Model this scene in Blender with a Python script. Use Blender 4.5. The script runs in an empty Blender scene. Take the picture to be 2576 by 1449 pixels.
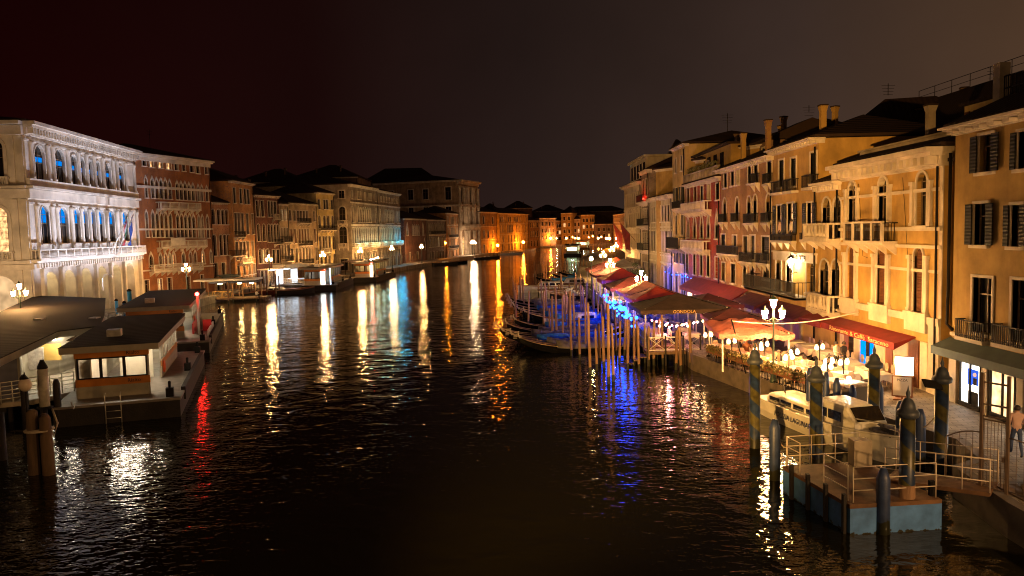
import bpy, math, random
from mathutils import Matrix, Vector
R = math.radians
XQ = 19.5
random.seed(7)
sc = bpy.context.scene
COL = sc.collection

# ---------------------------------------------------------------- camera
F_PX, PW, PH = 1920.0, 2576.0, 1449.0      # focal length in photo pixels
PITCH, ROLL, CAMZ = math.atan(142 / 1920.0), 0.024, 9.0
fw = Vector((0, math.cos(PITCH), -math.sin(PITCH)))
r0 = Vector((1, 0, 0)); u0 = r0.cross(fw)
RT = (r0 * math.cos(ROLL) - u0 * math.sin(ROLL)).normalized()
UP = RT.cross(fw)
CP = Vector((0, 0, CAMZ))
cam_d = bpy.data.cameras.new('camera'); cam = bpy.data.objects.new('camera', cam_d); COL.objects.link(cam)
cam_d.sensor_width = 36; cam_d.lens = 36 * F_PX / PW
cam_d.clip_start = 0.1; cam_d.clip_end = 3000
cam.matrix_world = Matrix(((RT.x, UP.x, -fw.x, CP.x), (RT.y, UP.y, -fw.y, CP.y), (RT.z, UP.z, -fw.z, CP.z), (0, 0, 0, 1)))
sc.camera = cam
sc.render.resolution_x, sc.render.resolution_y = 1024, 576

def ray(u, v):
    return (fw + RT * ((u - PW / 2) / F_PX) + UP * ((PH / 2 - v) / F_PX))
def P(u, v, z=0.0):
    d = ray(u, v); t = (z - CAMZ) / d.z
    return CP + d * t
def PY(u, Y, z=1.0):
    """world x of the picture column u at depth Y and height z"""
    # solve for v
    lo, hi = -4000.0, 6000.0
    for _ in range(60):
        m = (lo + hi) / 2; d = ray(u, m); t = Y / d.y
        if CAMZ + d.z * t > z: lo = m
        else: hi = m
    return Vector((CP.x + d.x * t, Y, z))
def proj(p):
    q = Vector(p) - CP; k = q.dot(fw)
    return PW / 2 + F_PX * q.dot(RT) / k, PH / 2 - F_PX * q.dot(UP) / k
def hitplane(u, v, A, B):
    """ray against the vertical plane through A and B: (distance along AB, z)"""
    ab = Vector((B[0] - A[0], B[1] - A[1])); L = ab.length; ab /= L
    n = Vector((-ab.y, ab.x)); d = ray(u, v)
    t = (n.x * (A[0] - CP.x) + n.y * (A[1] - CP.y)) / (n.x * d.x + n.y * d.y)
    q = CP + d * t
    return (q.x - A[0]) * ab.x + (q.y - A[1]) * ab.y, q.z

# ---------------------------------------------------------------- world, exposure
w = bpy.data.worlds.new('World'); sc.world = w; w.use_nodes = True
nt = w.node_tree; nt.nodes.clear()
def N(nt, t, **kw):
    n = nt.nodes.new(t)
    for k, v in kw.items(): setattr(n, k, v)
    return n
out = N(nt, 'ShaderNodeOutputWorld'); bg = N(nt, 'ShaderNodeBackground')
tc = N(nt, 'ShaderNodeTexCoord'); sx = N(nt, 'ShaderNodeSeparateXYZ')
nt.links.new(tc.outputs['Generated'], sx.inputs[0])
ramp = N(nt, 'ShaderNodeValToRGB'); mp = N(nt, 'ShaderNodeMapRange')
mp.inputs['From Min'].default_value = -0.6; mp.inputs['From Max'].default_value = 0.6
nt.links.new(sx.outputs['X'], mp.inputs['Value']); nt.links.new(mp.outputs[0], ramp.inputs[0])
cr = ramp.color_ramp
cr.elements[0].position = 0.0; cr.elements[0].color = (0.0052, 0.0003, 0.0003, 1)
cr.elements[1].position = 1.0; cr.elements[1].color = (0.046, 0.024, 0.0125, 1)
for pos, c in ((0.3, (0.0062, 0.0016, 0.0014)), (0.52, (0.0125, 0.0068, 0.0056)), (0.78, (0.024, 0.014, 0.0105))):
    e = cr.elements.new(pos); e.color = (*c, 1)
# a little brighter city glow close to the horizon
hz = N(nt, 'ShaderNodeMapRange'); hz.inputs['From Min'].default_value = 0.0; hz.inputs['From Max'].default_value = 0.35
hz.inputs['To Min'].default_value = 1.5; hz.inputs['To Max'].default_value = 0.8
nt.links.new(sx.outputs['Z'], hz.inputs['Value'])
mul = N(nt, 'ShaderNodeVectorMath', operation='SCALE')
nt.links.new(ramp.outputs[0], mul.inputs[0]); nt.links.new(hz.outputs[0], mul.inputs['Scale'])
cn = N(nt, 'ShaderNodeTexNoise'); cn.inputs['Scale'].default_value = 2.2; cn.inputs['Detail'].default_value = 5; nt.links.new(tc.outputs['Generated'], cn.inputs['Vector'])
cm = N(nt, 'ShaderNodeMapRange'); cm.inputs['From Min'].default_value = 0.3; cm.inputs['From Max'].default_value = 0.7; cm.inputs['To Min'].default_value = 0.72; cm.inputs['To Max'].default_value = 1.15
nt.links.new(cn.outputs[0], cm.inputs['Value']); mul2 = N(nt, 'ShaderNodeVectorMath', operation='SCALE'); nt.links.new(mul.outputs[0], mul2.inputs[0]); nt.links.new(cm.outputs[0], mul2.inputs['Scale'])
nt.links.new(mul2.outputs[0], bg.inputs['Color']); bg.inputs['Strength'].default_value = 1.0
nt.links.new(bg.outputs[0], out.inputs[0])
sc.view_settings.view_transform = 'Standard'; sc.view_settings.look = 'None'
sc.view_settings.exposure = 0.6; sc.view_settings.gamma = 1.0
sc.cycles.use_denoising = True; sc.cycles.filter_width = 1.05; sc.cycles.pixel_filter_type = 'BLACKMAN_HARRIS'
sc.cycles.max_bounces = 4; sc.cycles.diffuse_bounces = 2; sc.cycles.glossy_bounces = 3
sc.cycles.transmission_bounces = 3; sc.cycles.transparent_max_bounces = 8
sc.cycles.sample_clamp_indirect = 6.0; sc.cycles.sample_clamp_direct = 0
sc.cycles.use_light_tree = True
sc.cycles.caustics_reflective = False; sc.cycles.caustics_refractive = False

# lamps that stand outside the frame (the bridge and its approach) and the flood lights, plus an added facade fill
def point(name, loc, col, energy, rad=0.25, parent=None):
    l = bpy.data.lights.new(name, 'POINT'); l.color = col; l.energy = energy; l.shadow_soft_size = rad
    o = bpy.data.objects.new(name, l); COL.objects.link(o); o.location = loc
    if parent: o.parent = parent
    return o
def spot(name, loc, target, col, energy, ang=60, blend=0.5, rad=0.15):
    l = bpy.data.lights.new(name, 'SPOT'); l.color = col; l.energy = energy; l.shadow_soft_size = rad
    l.spot_size = R(ang); l.spot_blend = blend
    o = bpy.data.objects.new(name, l); COL.objects.link(o); o.location = loc
    o.rotation_euler = (Vector(target) - Vector(loc)).to_track_quat('-Z', 'Y').to_euler()
    return o
WARM = (1.0, 0.62, 0.3); SOD2 = (1.0, 0.54, 0.2); SOD = (1.0, 0.42, 0.12); COOL = (0.62, 0.72, 1.0); CREAM = (1.0, 0.78, 0.5)
BRIDGE_LAMPS = [((19, 6, 7.0), SOD2, 6500), ((9, -3, 10), SOD2, 2000), ((-34, 12, 10), SOD2, 1500)]
for loc, c, e in BRIDGE_LAMPS: point('bridge_lamp_light', loc, c, e, 0.3)

spot('added_facade_fill', (-8, 4, 4.5), (XQ, 66, 9), (1.0, 0.5, 0.12), 80000, 44, 0.9, 0.3)  # unseen fill light added to brighten the right bank facades

# ---------------------------------------------------------------- materials
MATS = {}
def base_mat(name):
    m = bpy.data.materials.new(name); m.use_nodes = True; t = m.node_tree; t.nodes.clear()
    o = N(t, 'ShaderNodeOutputMaterial'); b = N(t, 'ShaderNodeBsdfPrincipled'); t.links.new(b.outputs[0], o.inputs[0])
    return m, t, b
def tide_line(t, tc, col_out, b, h):
    """ragged band of weed and slime left by the tide on things that stand in the water"""
    s = N(t, 'ShaderNodeSeparateXYZ'); t.links.new(tc.outputs['Object'], s.inputs[0])
    n = N(t, 'ShaderNodeTexNoise'); n.inputs['Scale'].default_value = 5; n.inputs['Detail'].default_value = 4; t.links.new(tc.outputs['Object'], n.inputs['Vector'])
    a = N(t, 'ShaderNodeMath', operation='MULTIPLY_ADD'); a.inputs[1].default_value = -0.7; a.inputs[2].default_value = h + 0.35; t.links.new(n.outputs[0], a.inputs[0])
    l = N(t, 'ShaderNodeMath', operation='LESS_THAN'); t.links.new(s.outputs['Z'], l.inputs[0]); t.links.new(a.outputs[0], l.inputs[1])
    x = N(t, 'ShaderNodeMix', data_type='RGBA'); t.links.new(l.outputs[0], x.inputs[0]); t.links.new(col_out, x.inputs[6]); x.inputs[7].default_value = (.016, .017, .008, 1)
    t.links.new(x.outputs[2], b.inputs['Base Color'])
def mat(name, col, rough=0.7, var=0.25, scale=3.0, bump=0.15, metal=0.0, stretch=(1, 1, 1), spec=0.5, dist=0.02, tide=0):
    if name in MATS: return MATS[name]
    m, t, b = base_mat(name)
    tc = N(t, 'ShaderNodeTexCoord'); mp = N(t, 'ShaderNodeMapping'); mp.inputs['Scale'].default_value = stretch
    t.links.new(tc.outputs['Object'], mp.inputs[0])
    n = N(t, 'ShaderNodeTexNoise'); n.inputs['Scale'].default_value = scale; n.inputs['Detail'].default_value = 5
    t.links.new(mp.outputs[0], n.inputs['Vector'])
    r = N(t, 'ShaderNodeValToRGB'); r.color_ramp.elements[0].position = 0.3; r.color_ramp.elements[1].position = 0.7
    r.color_ramp.elements[0].color = (*[c * (1 - var) for c in col], 1)
    r.color_ramp.elements[1].color = (*[min(1, c * (1 + var * 0.5)) for c in col], 1)
    t.links.new(n.outputs[0], r.inputs[0]); t.links.new(r.outputs[0], b.inputs['Base Color'])
    if tide: tide_line(t, tc, r.outputs[0], b, tide)
    b.inputs['Roughness'].default_value = rough; b.inputs['Metallic'].default_value = metal
    b.inputs['Specular IOR Level'].default_value = spec
    if bump:
        bp = N(t, 'ShaderNodeBump'); bp.inputs['Strength'].default_value = bump * 2; bp.inputs['Distance'].default_value = dist
        n2 = N(t, 'ShaderNodeTexNoise'); n2.inputs['Scale'].default_value = scale * 5; n2.inputs['Detail'].default_value = 3
        t.links.new(mp.outputs[0], n2.inputs['Vector']); t.links.new(n2.outputs[0], bp.inputs['Height']); t.links.new(bp.outputs[0], b.inputs['Normal'])
    MATS[name] = m; return m
def plaster(name, col, stain=0.45, brick=None, streak=0.35):
    """weathered render: large blotches, streaks running down, worn patches showing brick"""
    if name in MATS: return MATS[name]
    m, t, b = base_mat(name)
    tc = N(t, 'ShaderNodeTexCoord')
    def noise(sc_, stretch, detail=6, rough=0.6):
        mp = N(t, 'ShaderNodeMapping'); mp.inputs['Scale'].default_value = stretch; t.links.new(tc.outputs['Object'], mp.inputs[0])
        n = N(t, 'ShaderNodeTexNoise'); n.inputs['Scale'].default_value = sc_; n.inputs['Detail'].default_value = detail
        n.inputs['Roughness'].default_value = rough; t.links.new(mp.outputs[0], n.inputs['Vector']); return n
    def ramp(src, p0, c0, p1, c1):
        r = N(t, 'ShaderNodeValToRGB'); e = r.color_ramp.elements; e[0].position = p0; e[1].position = p1
        e[0].color = (*c0, 1); e[1].color = (*c1, 1); t.links.new(src, r.inputs[0]); return r
    def mix(f, a, c, mode='MIX'):
        x = N(t, 'ShaderNodeMix', data_type='RGBA', blend_type=mode)
        if isinstance(f, float): x.inputs[0].default_value = f
        else: t.links.new(f, x.inputs[0])
        t.links.new(a, x.inputs[6]); t.links.new(c, x.inputs[7]); return x.outputs[2]
    n1 = noise(0.5, (1, 1, 1)); n2 = noise(1.1, (1, 1, 0.22)); n3 = noise(4, (1, 1, 1), 4)
    cA = [c * (1 - stain) for c in col]; cB = [min(1, c * 1.15) for c in col]
    c1 = ramp(n1.outputs[0], 0.35, cA, 0.62, cB).outputs[0]
    st = ramp(n2.outputs[0], 0.42, (0.42, 0.38, 0.34), 0.6, (1, 1, 1)).outputs[0]
    c2 = mix(streak, c1, st, 'MULTIPLY')
    if brick:
        br = N(t, 'ShaderNodeTexBrick'); br.inputs['Scale'].default_value = 3.2; mp = N(t, 'ShaderNodeMapping')
        mp.inputs['Rotation'].default_value = (R(90), 0, 0)
        t.links.new(tc.outputs['Object'], mp.inputs[0]); t.links.new(mp.outputs[0], br.inputs['Vector'])
        br.inputs['Color1'].default_value = (*brick, 1); br.inputs['Color2'].default_value = (*[c * 0.6 for c in brick], 1)
        br.inputs['Mortar'].default_value = (0.25, 0.2, 0.16, 1)
        f = ramp(n3.outputs[0], 0.56, (0, 0, 0), 0.6, (1, 1, 1)).outputs[0]
        c2 = mix(f, c2, br.outputs[0])
    t.links.new(c2, b.inputs['Base Color']); b.inputs['Roughness'].default_value = 0.9
    bp = N(t, 'ShaderNodeBump'); bp.inputs['Strength'].default_value = 0.5; bp.inputs['Distance'].default_value = 0.03
    t.links.new(n3.outputs[0], bp.inputs['Height']); t.links.new(bp.outputs[0], b.inputs['Normal'])
    MATS[name] = m; return m
def emit(name, col, s, var=0.0, scale=3.0):
    if name in MATS: return MATS[name]
    m = bpy.data.materials.new(name); m.use_nodes = True; t = m.node_tree; t.nodes.clear()
    o = N(t, 'ShaderNodeOutputMaterial'); e = N(t, 'ShaderNodeEmission'); t.links.new(e.outputs[0], o.inputs[0])
    e.inputs['Color'].default_value = (*col, 1); e.inputs['Strength'].default_value = s
    if var:
        tc = N(t, 'ShaderNodeTexCoord'); n = N(t, 'ShaderNodeTexNoise'); n.inputs['Scale'].default_value = scale
        t.links.new(tc.outputs['Object'], n.inputs['Vector'])
        r = N(t, 'ShaderNodeMapRange'); r.inputs['From Min'].default_value = 0.35; r.inputs['From Max'].default_value = 0.65
        r.inputs['To Min'].default_value = s * (1 - var); r.inputs['To Max'].default_value = s
        t.links.new(n.outputs[0], r.inputs[0]); t.links.new(r.outputs[0], e.inputs['Strength'])
    MATS[name] = m; return m
def slats(name, col, per_m=14, axis=2, rough=0.6, depth=0.6):
    if name in MATS: return MATS[name]
    m, t, b = base_mat(name)
    tc = N(t, 'ShaderNodeTexCoord'); wv = N(t, 'ShaderNodeTexWave'); wv.bands_direction = 'XYZ'[axis]
    wv.inputs['Scale'].default_value = per_m / 3.18 * 0.5; t.links.new(tc.outputs['Object'], wv.inputs['Vector'])
    n = N(t, 'ShaderNodeTexNoise'); n.inputs['Scale'].default_value = 2; t.links.new(tc.outputs['Object'], n.inputs['Vector'])
    r = N(t, 'ShaderNodeValToRGB'); r.color_ramp.elements[0].color = (*[c * 0.6 for c in col], 1); r.color_ramp.elements[1].color = (*col, 1)
    t.links.new(n.outputs[0], r.inputs[0]); t.links.new(r.outputs[0], b.inputs['Base Color'])
    bp = N(t, 'ShaderNodeBump'); bp.inputs['Strength'].default_value = depth; bp.inputs['Distance'].default_value = 0.03
    t.links.new(wv.outputs[0], bp.inputs['Height']); t.links.new(bp.outputs[0], b.inputs['Normal']); b.inputs['Roughness'].default_value = rough; b.inputs['Specular IOR Level'].default_value = 0.2
    MATS[name] = m; return m

STONE = plaster('istrian_stone', (0.58, 0.5, 0.4), 0.3, None, 0.2)
STONE_D = plaster('weathered_stone', (0.36, 0.3, 0.23), 0.45)
WHITE_ST = plaster('pale_palace_stone', (0.66, 0.6, 0.5), 0.22, None, 0.15)
GLASS = mat('window_glass', (0.012, 0.012, 0.014), 0.08, 0.3, 1.0, 0.0, spec=0.8)
SHUT_D = slats('dark_green_shutter', (0.012, 0.013, 0.011))
SHUT_B = slats('brown_shutter', (0.13, 0.05, 0.02))
IRON = mat('black_iron', (0.014, 0.012, 0.011), 0.7, 0.3, 8, 0.1, spec=0.15)
WOODF = mat('window_wood', (0.16, 0.11, 0.07), 0.6, 0.3, 6, 0.1)
TILE = slats('roof_tile', (0.038, 0.022, 0.016), 5, 0, 0.9, 1.0)
POLE_W = mat('weathered_pole_wood', (0.27, 0.155, 0.085), 0.75, 0.45, 5, 0.4, stretch=(1, 1, 0.15), tide=0.45)
DARKWOOD = mat('tarred_wood', (0.014, 0.009, 0.007), 0.7, 0.5, 3, 0.3)
PLANK = slats('deck_planks', (0.2, 0.13, 0.085), 6, 0, 0.7, 0.8)
BLACKP = mat('gondola_black_lacquer', (0.008, 0.008, 0.01), 0.18, 0.3, 3, 0.02)
BLUEC = mat('blue_boat_cover', (0.015, 0.15, 0.55), 0.75, 0.5, 2.0, 0.5, dist=0.08)
GREYC = mat('grey_boat_cover', (0.13, 0.12, 0.14), 0.75, 0.5, 2.0, 0.5, dist=0.08)
WHITEP = mat('white_paint', (0.7, 0.67, 0.6), 0.35, 0.15, 2, 0.05)
GREYP = mat('grey_paint', (0.25, 0.25, 0.26), 0.5, 0.2, 3, 0.05)
STEEL = mat('galvanised_steel', (0.5, 0.47, 0.42), 0.4, 0.25, 6, 0.05, metal=0.6)
ORANGE = mat('orange_band', (0.5, 0.17, 0.02), 0.5, 0.15, 3, 0.02)
LAMPGLASS = emit('lamp_glass', (1.0, 0.62, 0.34), 60)
LAMPORANGE = emit('sodium_lamp_glass', (1.0, 0.25, 0.015), 480)
LAMPWHITE = emit('white_lamp_glass', (1.0, 0.62, 0.34), 520)
BLUEL = emit('blue_bulb', (0.03, 0.12, 1.0), 30)
LITW = emit('lit_window_warm', (1.0, 0.5, 0.2), 1.6, 0.75, 2.5)
LITB = emit('lit_window_bright', (1.0, 0.74, 0.42), 3.2, 0.5, 1.5)
LITBLUE = emit('blue_lit_blind', (0.0, 0.11, 0.42), 1.6, 0.2, 1.0)

# ---------------------------------------------------------------- mesh builder
class MB:
    def __init__(s): s.v = []; s.f = []; s.m = []; s.xf = None; s.sm = []
    def add(s, vs, fs, m=0, smooth=False):
        o = len(s.v)
        for p in vs:
            p = Vector(p)
            s.v.append(tuple(s.xf @ p if s.xf else p))
        for f in fs: s.f.append([i + o for i in f]); s.m.append(m); s.sm.append(smooth)
    def box(s, x0, x1, y0, y1, z0, z1, m=0):
        s.add([(x0, y0, z0), (x1, y0, z0), (x1, y1, z0), (x0, y1, z0), (x0, y0, z1), (x1, y0, z1), (x1, y1, z1), (x0, y1, z1)],
              [(0, 3, 2, 1), (4, 5, 6, 7), (0, 1, 5, 4), (1, 2, 6, 5), (2, 3, 7, 6), (3, 0, 4, 7)], m)
    def quad(s, a, b, c, d, m=0): s.add([a, b, c, d], [(0, 1, 2, 3)], m)
    def lathe(s, prof, n=10, c=(0, 0, 0), m=0, smooth=True):
        vs = []; fs = []
        for r, z in prof:
            for i in range(n):
                a = 2 * math.pi * i / n; vs.append((c[0] + r * math.cos(a), c[1] + r * math.sin(a), c[2] + z))
        for k in range(len(prof) - 1):
            for i in range(n):
                j = (i + 1) % n; fs.append((k * n + i, k * n + j, (k + 1) * n + j, (k + 1) * n + i))
        fs.append(tuple(range(n))[::-1]); fs.append(tuple((len(prof) - 1) * n + i for i in range(n)))
        s.add(vs, fs, m, smooth)
    def tube(s, pts, r, n=6, m=0, smooth=True):
        pts = [Vector(p) for p in pts]; rs = r if isinstance(r, (list, tuple)) else [r] * len(pts)
        vs = []; fs = []
        for k, p in enumerate(pts):
            d = (pts[min(k + 1, len(pts) - 1)] - pts[max(k - 1, 0)]).normalized()
            a = d.orthogonal().normalized() if abs(d.z) < 0.99 else Vector((1, 0, 0))
            if abs(d.z) < 0.99: a = Vector((0, 0, 1)).cross(d).normalized()
            b = d.cross(a)
            for i in range(n):
                t = 2 * math.pi * i / n; vs.append(p + a * rs[k] * math.cos(t) + b * rs[k] * math.sin(t))
        for k in range(len(pts) - 1):
            for i in range(n):
                j = (i + 1) % n; fs.append((k * n + i, k * n + j, (k + 1) * n + j, (k + 1) * n + i))
        fs.append(tuple(range(n))[::-1]); fs.append(tuple((len(pts) - 1) * n + i for i in range(n)))
        s.add(vs, fs, m, smooth)
    def loft(s, secs, m=0, smooth=True, caps=True):
        n = len(secs[0]); vs = [p for q in secs for p in q]; fs = []
        for k in range(len(secs) - 1):
            for i in range(n):
                j = (i + 1) % n; fs.append((k * n + i, k * n + j, (k + 1) * n + j, (k + 1) * n + i))
        if caps: fs.append(tuple(range(n))[::-1]); fs.append(tuple((len(secs) - 1) * n + i for i in range(n)))
        s.add(vs, fs, m, smooth)
    def prism(s, pts, z0, z1, m=0):
        n = len(pts); vs = [(p[0], p[1], z0) for p in pts] + [(p[0], p[1], z1) for p in pts]
        fs = [tuple(range(n))[::-1], tuple(range(n, 2 * n))] + [(i, (i + 1) % n, n + (i + 1) % n, n + i) for i in range(n)]
        s.add(vs, fs, m)
    def ball(s, c, r, n=8, m=0, sz=1.0):
        prof = [(max(0.001, r * math.sin(math.pi * k / (n // 2 + 1))), -r * sz * math.cos(math.pi * k / (n // 2 + 1))) for k in range(n // 2 + 2)]
        s.lathe(prof, n, c, m)
    def data(s, name, mats):
        me = bpy.data.meshes.new(name); me.from_pydata(s.v, [], s.f)
        for x in (mats if isinstance(mats, (list, tuple)) else [mats]): me.materials.append(x)
        me.polygons.foreach_set('material_index', s.m); me.polygons.foreach_set('use_smooth', s.sm); me.update()
        return me
    def build(s, name, mats, parent=None, loc=(0, 0, 0), rz=0.0):
        return inst(name, s.data(name, mats), parent, loc, rz)
def inst(name, me, parent=None, loc=(0, 0, 0), rz=0.0):
    o = bpy.data.objects.new(name, me); COL.objects.link(o); o.location = loc; o.rotation_euler = (0, 0, rz)
    if parent: o.parent = parent
    return o
def tag(o, label=None, cat=None, group=None, kind=None):
    if label: o['label'] = label
    if cat: o['category'] = cat
    if group: o['group'] = group
    if kind: o['kind'] = kind
    return o
def thing(name, label, cat, loc=(0, 0, 0), rz=0.0, group=None):
    o = bpy.data.objects.new(name, None); COL.objects.link(o); o.location = loc; o.rotation_euler = (0, 0, rz)
    return tag(o, label, cat, group)
KIDS = {}
def kids_of(o): return [c for c in o.children]
def copy_tree(o, parent=None):
    c = o.copy(); COL.objects.link(c); c.parent = parent
    for ch in list(o.children): copy_tree(ch, c)
    return c
ORD = 'first second third fourth fifth sixth seventh eighth ninth tenth eleventh twelfth thirteenth fourteenth fifteenth sixteenth seventeenth eighteenth nineteenth twentieth'.split()
TENS = ' twenty thirty forty fifty sixty seventy eighty ninety'.split(' ')[1:]
def ordn(i):
    if i < 20: return ORD[i]
    if i >= 99: return 'hundred and ' + ordn(i - 100) if i > 99 else 'hundredth'
    t, k = divmod(i + 1, 10)
    return TENS[t - 2] + '-' + ORD[k - 1] if k else TENS[t - 2][:-1] + 'ieth'
def rank_labels(objs, fmt, key=None):
    """fmt holds {n}: the ordinal counted from the left of the picture"""
    s = sorted(objs, key=key or (lambda o: proj(o.location)[0]))
    for i, o in enumerate(s): o['label'] = fmt.format(n=('leftmost' if i == 0 else ordn(i) + ' from the left'))
def text(body, size, m, parent, loc, rot, name='lettering', ext=0.01, align='CENTER', sx=1.0):
    cu = bpy.data.curves.new(name, 'FONT'); cu.body = body; cu.size = size; cu.extrude = ext; cu.align_x = align; cu.align_y = 'CENTER'
    cu.resolution_u = 2
    t = bpy.data.objects.new(name, cu); COL.objects.link(t)
    me = bpy.data.meshes.new_from_object(t); bpy.data.objects.remove(t); me.materials.clear(); me.materials.append(m)
    o = bpy.data.objects.new(name, me); COL.objects.link(o); o.parent = parent; o.location = loc; o.rotation_euler = rot; o.scale = (sx, 1, 1)
    return o
# ---------------------------------------------------------------- facades
def arc(wd, style, n=8):
    h = wd / 2
    if style == 'arch': return [(-h * math.cos(math.pi * i / n), h * math.sin(math.pi * i / n)) for i in range(n + 1)]
    H = wd * 0.95; out = []
    for i in range(n + 1):
        t = -1 + 2 * i / n; out.append((t * h, H * (1 - abs(t)) ** 0.6))
    return out
def win_mesh(wd, ht, style, depth, trimw, sill, mull):
    """surround, reveal bars and sill of a window; origin at the middle of its bottom edge"""
    b = MB(); h = wd / 2
    if style in ('arch', 'gothic'):
        a = arc(wd, style); zs = ht - max(z for _, z in a)
        inner = [(-h, 0)] + [(x, z + zs) for x, z in a] + [(h, 0)]
        k = (h + trimw) / h; kz = 1.0 if style == 'arch' else 1.25
        outer = [(-h - trimw, 0)] + [(x * k, z * k * kz + zs) for x, z in a] + [(h + trimw, 0)]
    else:
        inner = [(-h, 0), (-h, ht), (h, ht), (h, 0)]
        outer = [(-h - trimw, 0), (-h - trimw, ht + trimw), (h + trimw, ht + trimw), (h + trimw, 0)]
    y0, y1 = -0.07, 0.02
    n = len(inner)
    vs = [(x, y0, z) for x, z in inner] + [(x, y0, z) for x, z in outer] + [(x, y1, z) for x, z in outer] + [(x, depth, z) for x, z in inner]
    fs = []
    for i in range(n - 1):
        fs += [(i, i + 1, n + i + 1, n + i), (n + i, n + i + 1, 2 * n + i + 1, 2 * n + i), (i + 1, i, 3 * n + i, 3 * n + i + 1)]
    fs += [(0, n, 2 * n, 3 * n), (n - 1, 4 * n - 1, 3 * n - 1, 2 * n - 1)]
    b.add(vs, fs, 0)
    if sill: b.box(-h - trimw * 1.4, h + trimw * 1.4, -0.16, depth, -0.14, -0.005, 0)
    if mull:
        zt = ht - (0.0 if style == 'rect' else wd / 2)
        b.box(-0.03, 0.03, depth - 0.06, depth - 0.02, 0.0, ht * (1 if style == 'rect' else 0.99) , 1)
        b.box(-h, h, depth - 0.065, depth - 0.025, zt * 0.68, zt * 0.68 + 0.06, 1)
        if style != 'rect': b.box(-h, h, depth - 0.065, depth - 0.025, zt, zt + 0.06, 1)
        b.box(-h, -h + 0.07, depth - 0.065, depth - 0.02, 0, zt, 1); b.box(h - 0.07, h, depth - 0.065, depth - 0.02, 0, zt, 1)
    return b
def pane_mesh(wd, ht, style, depth, fill):
    b = MB(); h = wd / 2
    if style in ('arch', 'gothic'):
        a = arc(wd, style); zs = ht - max(z for _, z in a)
        pts = [(-h, 0)] + [(x, z + zs) for x, z in a] + [(h, 0)]
    else: pts = [(-h, 0), (-h, ht), (h, ht), (h, 0)]
    if fill == 'bluetop':   # dark glass below, lit blind above
        zc = ht * 0.56
        b.quad((-h, depth, 0), (h, depth, 0), (h, depth, zc), (-h, depth, zc), 1)
        up = [(-h, zc)] + pts[1:-1] + [(h, zc)]
        b.add([(x, depth, z) for x, z in up], [tuple(range(len(up)))[::-1]], 0)
    elif fill == 'bluelow':
        zc, zd = ht * 0.52, ht * 0.66
        b.quad((-h, depth, 0), (h, depth, 0), (h, depth, zc), (-h, depth, zc), 1)
        b.quad((-h, depth, zc), (h, depth, zc), (h, depth, zd), (-h, depth, zd), 0)
        up = [(-h, zd)] + pts[1:-1] + [(h, zd)]
        b.add([(x, depth, z) for x, z in up], [tuple(range(len(up)))[::-1]], 1)
    else: b.add([(x, depth, z) for x, z in pts], [tuple(range(len(pts)))[::-1]], 0)
    return b
MESH = {}
def cached(key, fn):
    if key not in MESH: MESH[key] = fn()
    return MESH[key]
FILL = {'dark': GLASS, 'lit': LITW, 'bright': LITB, 'shutb': SHUT_B, 'shutd': SHUT_D}
def place_window(root, x, z, wd, ht, style='rect', fill='dark', sh=None, trim=STONE, trimw=0.12, depth=0.26, sill=True, mull=True, rz=0.0, off=(0, 0), parts=True):
    wd, ht = max(0.3, round(wd, 1)), max(0.3, round(ht, 1))
    if fill in ('shutb', 'shutd'): mull = False; dd = 0.1
    else: dd = depth
    key = ('w', wd, ht, style, depth, trimw, sill, mull, trim.name)
    me = cached(key, lambda: win_mesh(wd, ht, style, depth, trimw, sill, mull).data('window', [trim, WOODF]))
    loc = (off[0] + x * math.cos(rz), off[1] + x * math.sin(rz), z)
    wo = inst('window', me, root, loc, rz)
    mats = {'bluetop': [LITBLUE, GLASS], 'bluelow': [LITBLUE, GLASS]}.get(fill) or [FILL[fill]]
    key = ('p', wd, ht, style, dd, fill)
    pm = cached(key, lambda: pane_mesh(wd, ht, style, dd, fill).data('pane', mats))
    inst('closed_shutter' if fill.startswith('shut') else 'pane', pm, wo)
    if sh:
        def mk():
            b = MB(); lw = wd / 2 * 0.98; b.box(0, lw, -0.05, 0, 0.0, ht, 0); return b.data('shutter', [SHUT_D if sh == 'd' else SHUT_B])
        sm = cached(('s', wd, ht, sh), mk)
        inst('shutter', sm, wo, (-wd / 2 - wd / 2 * 0.98 - 0.03, -0.1, 0)); inst('shutter', sm, wo, (wd / 2 + 0.03, -0.1, 0))
    return wo
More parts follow.
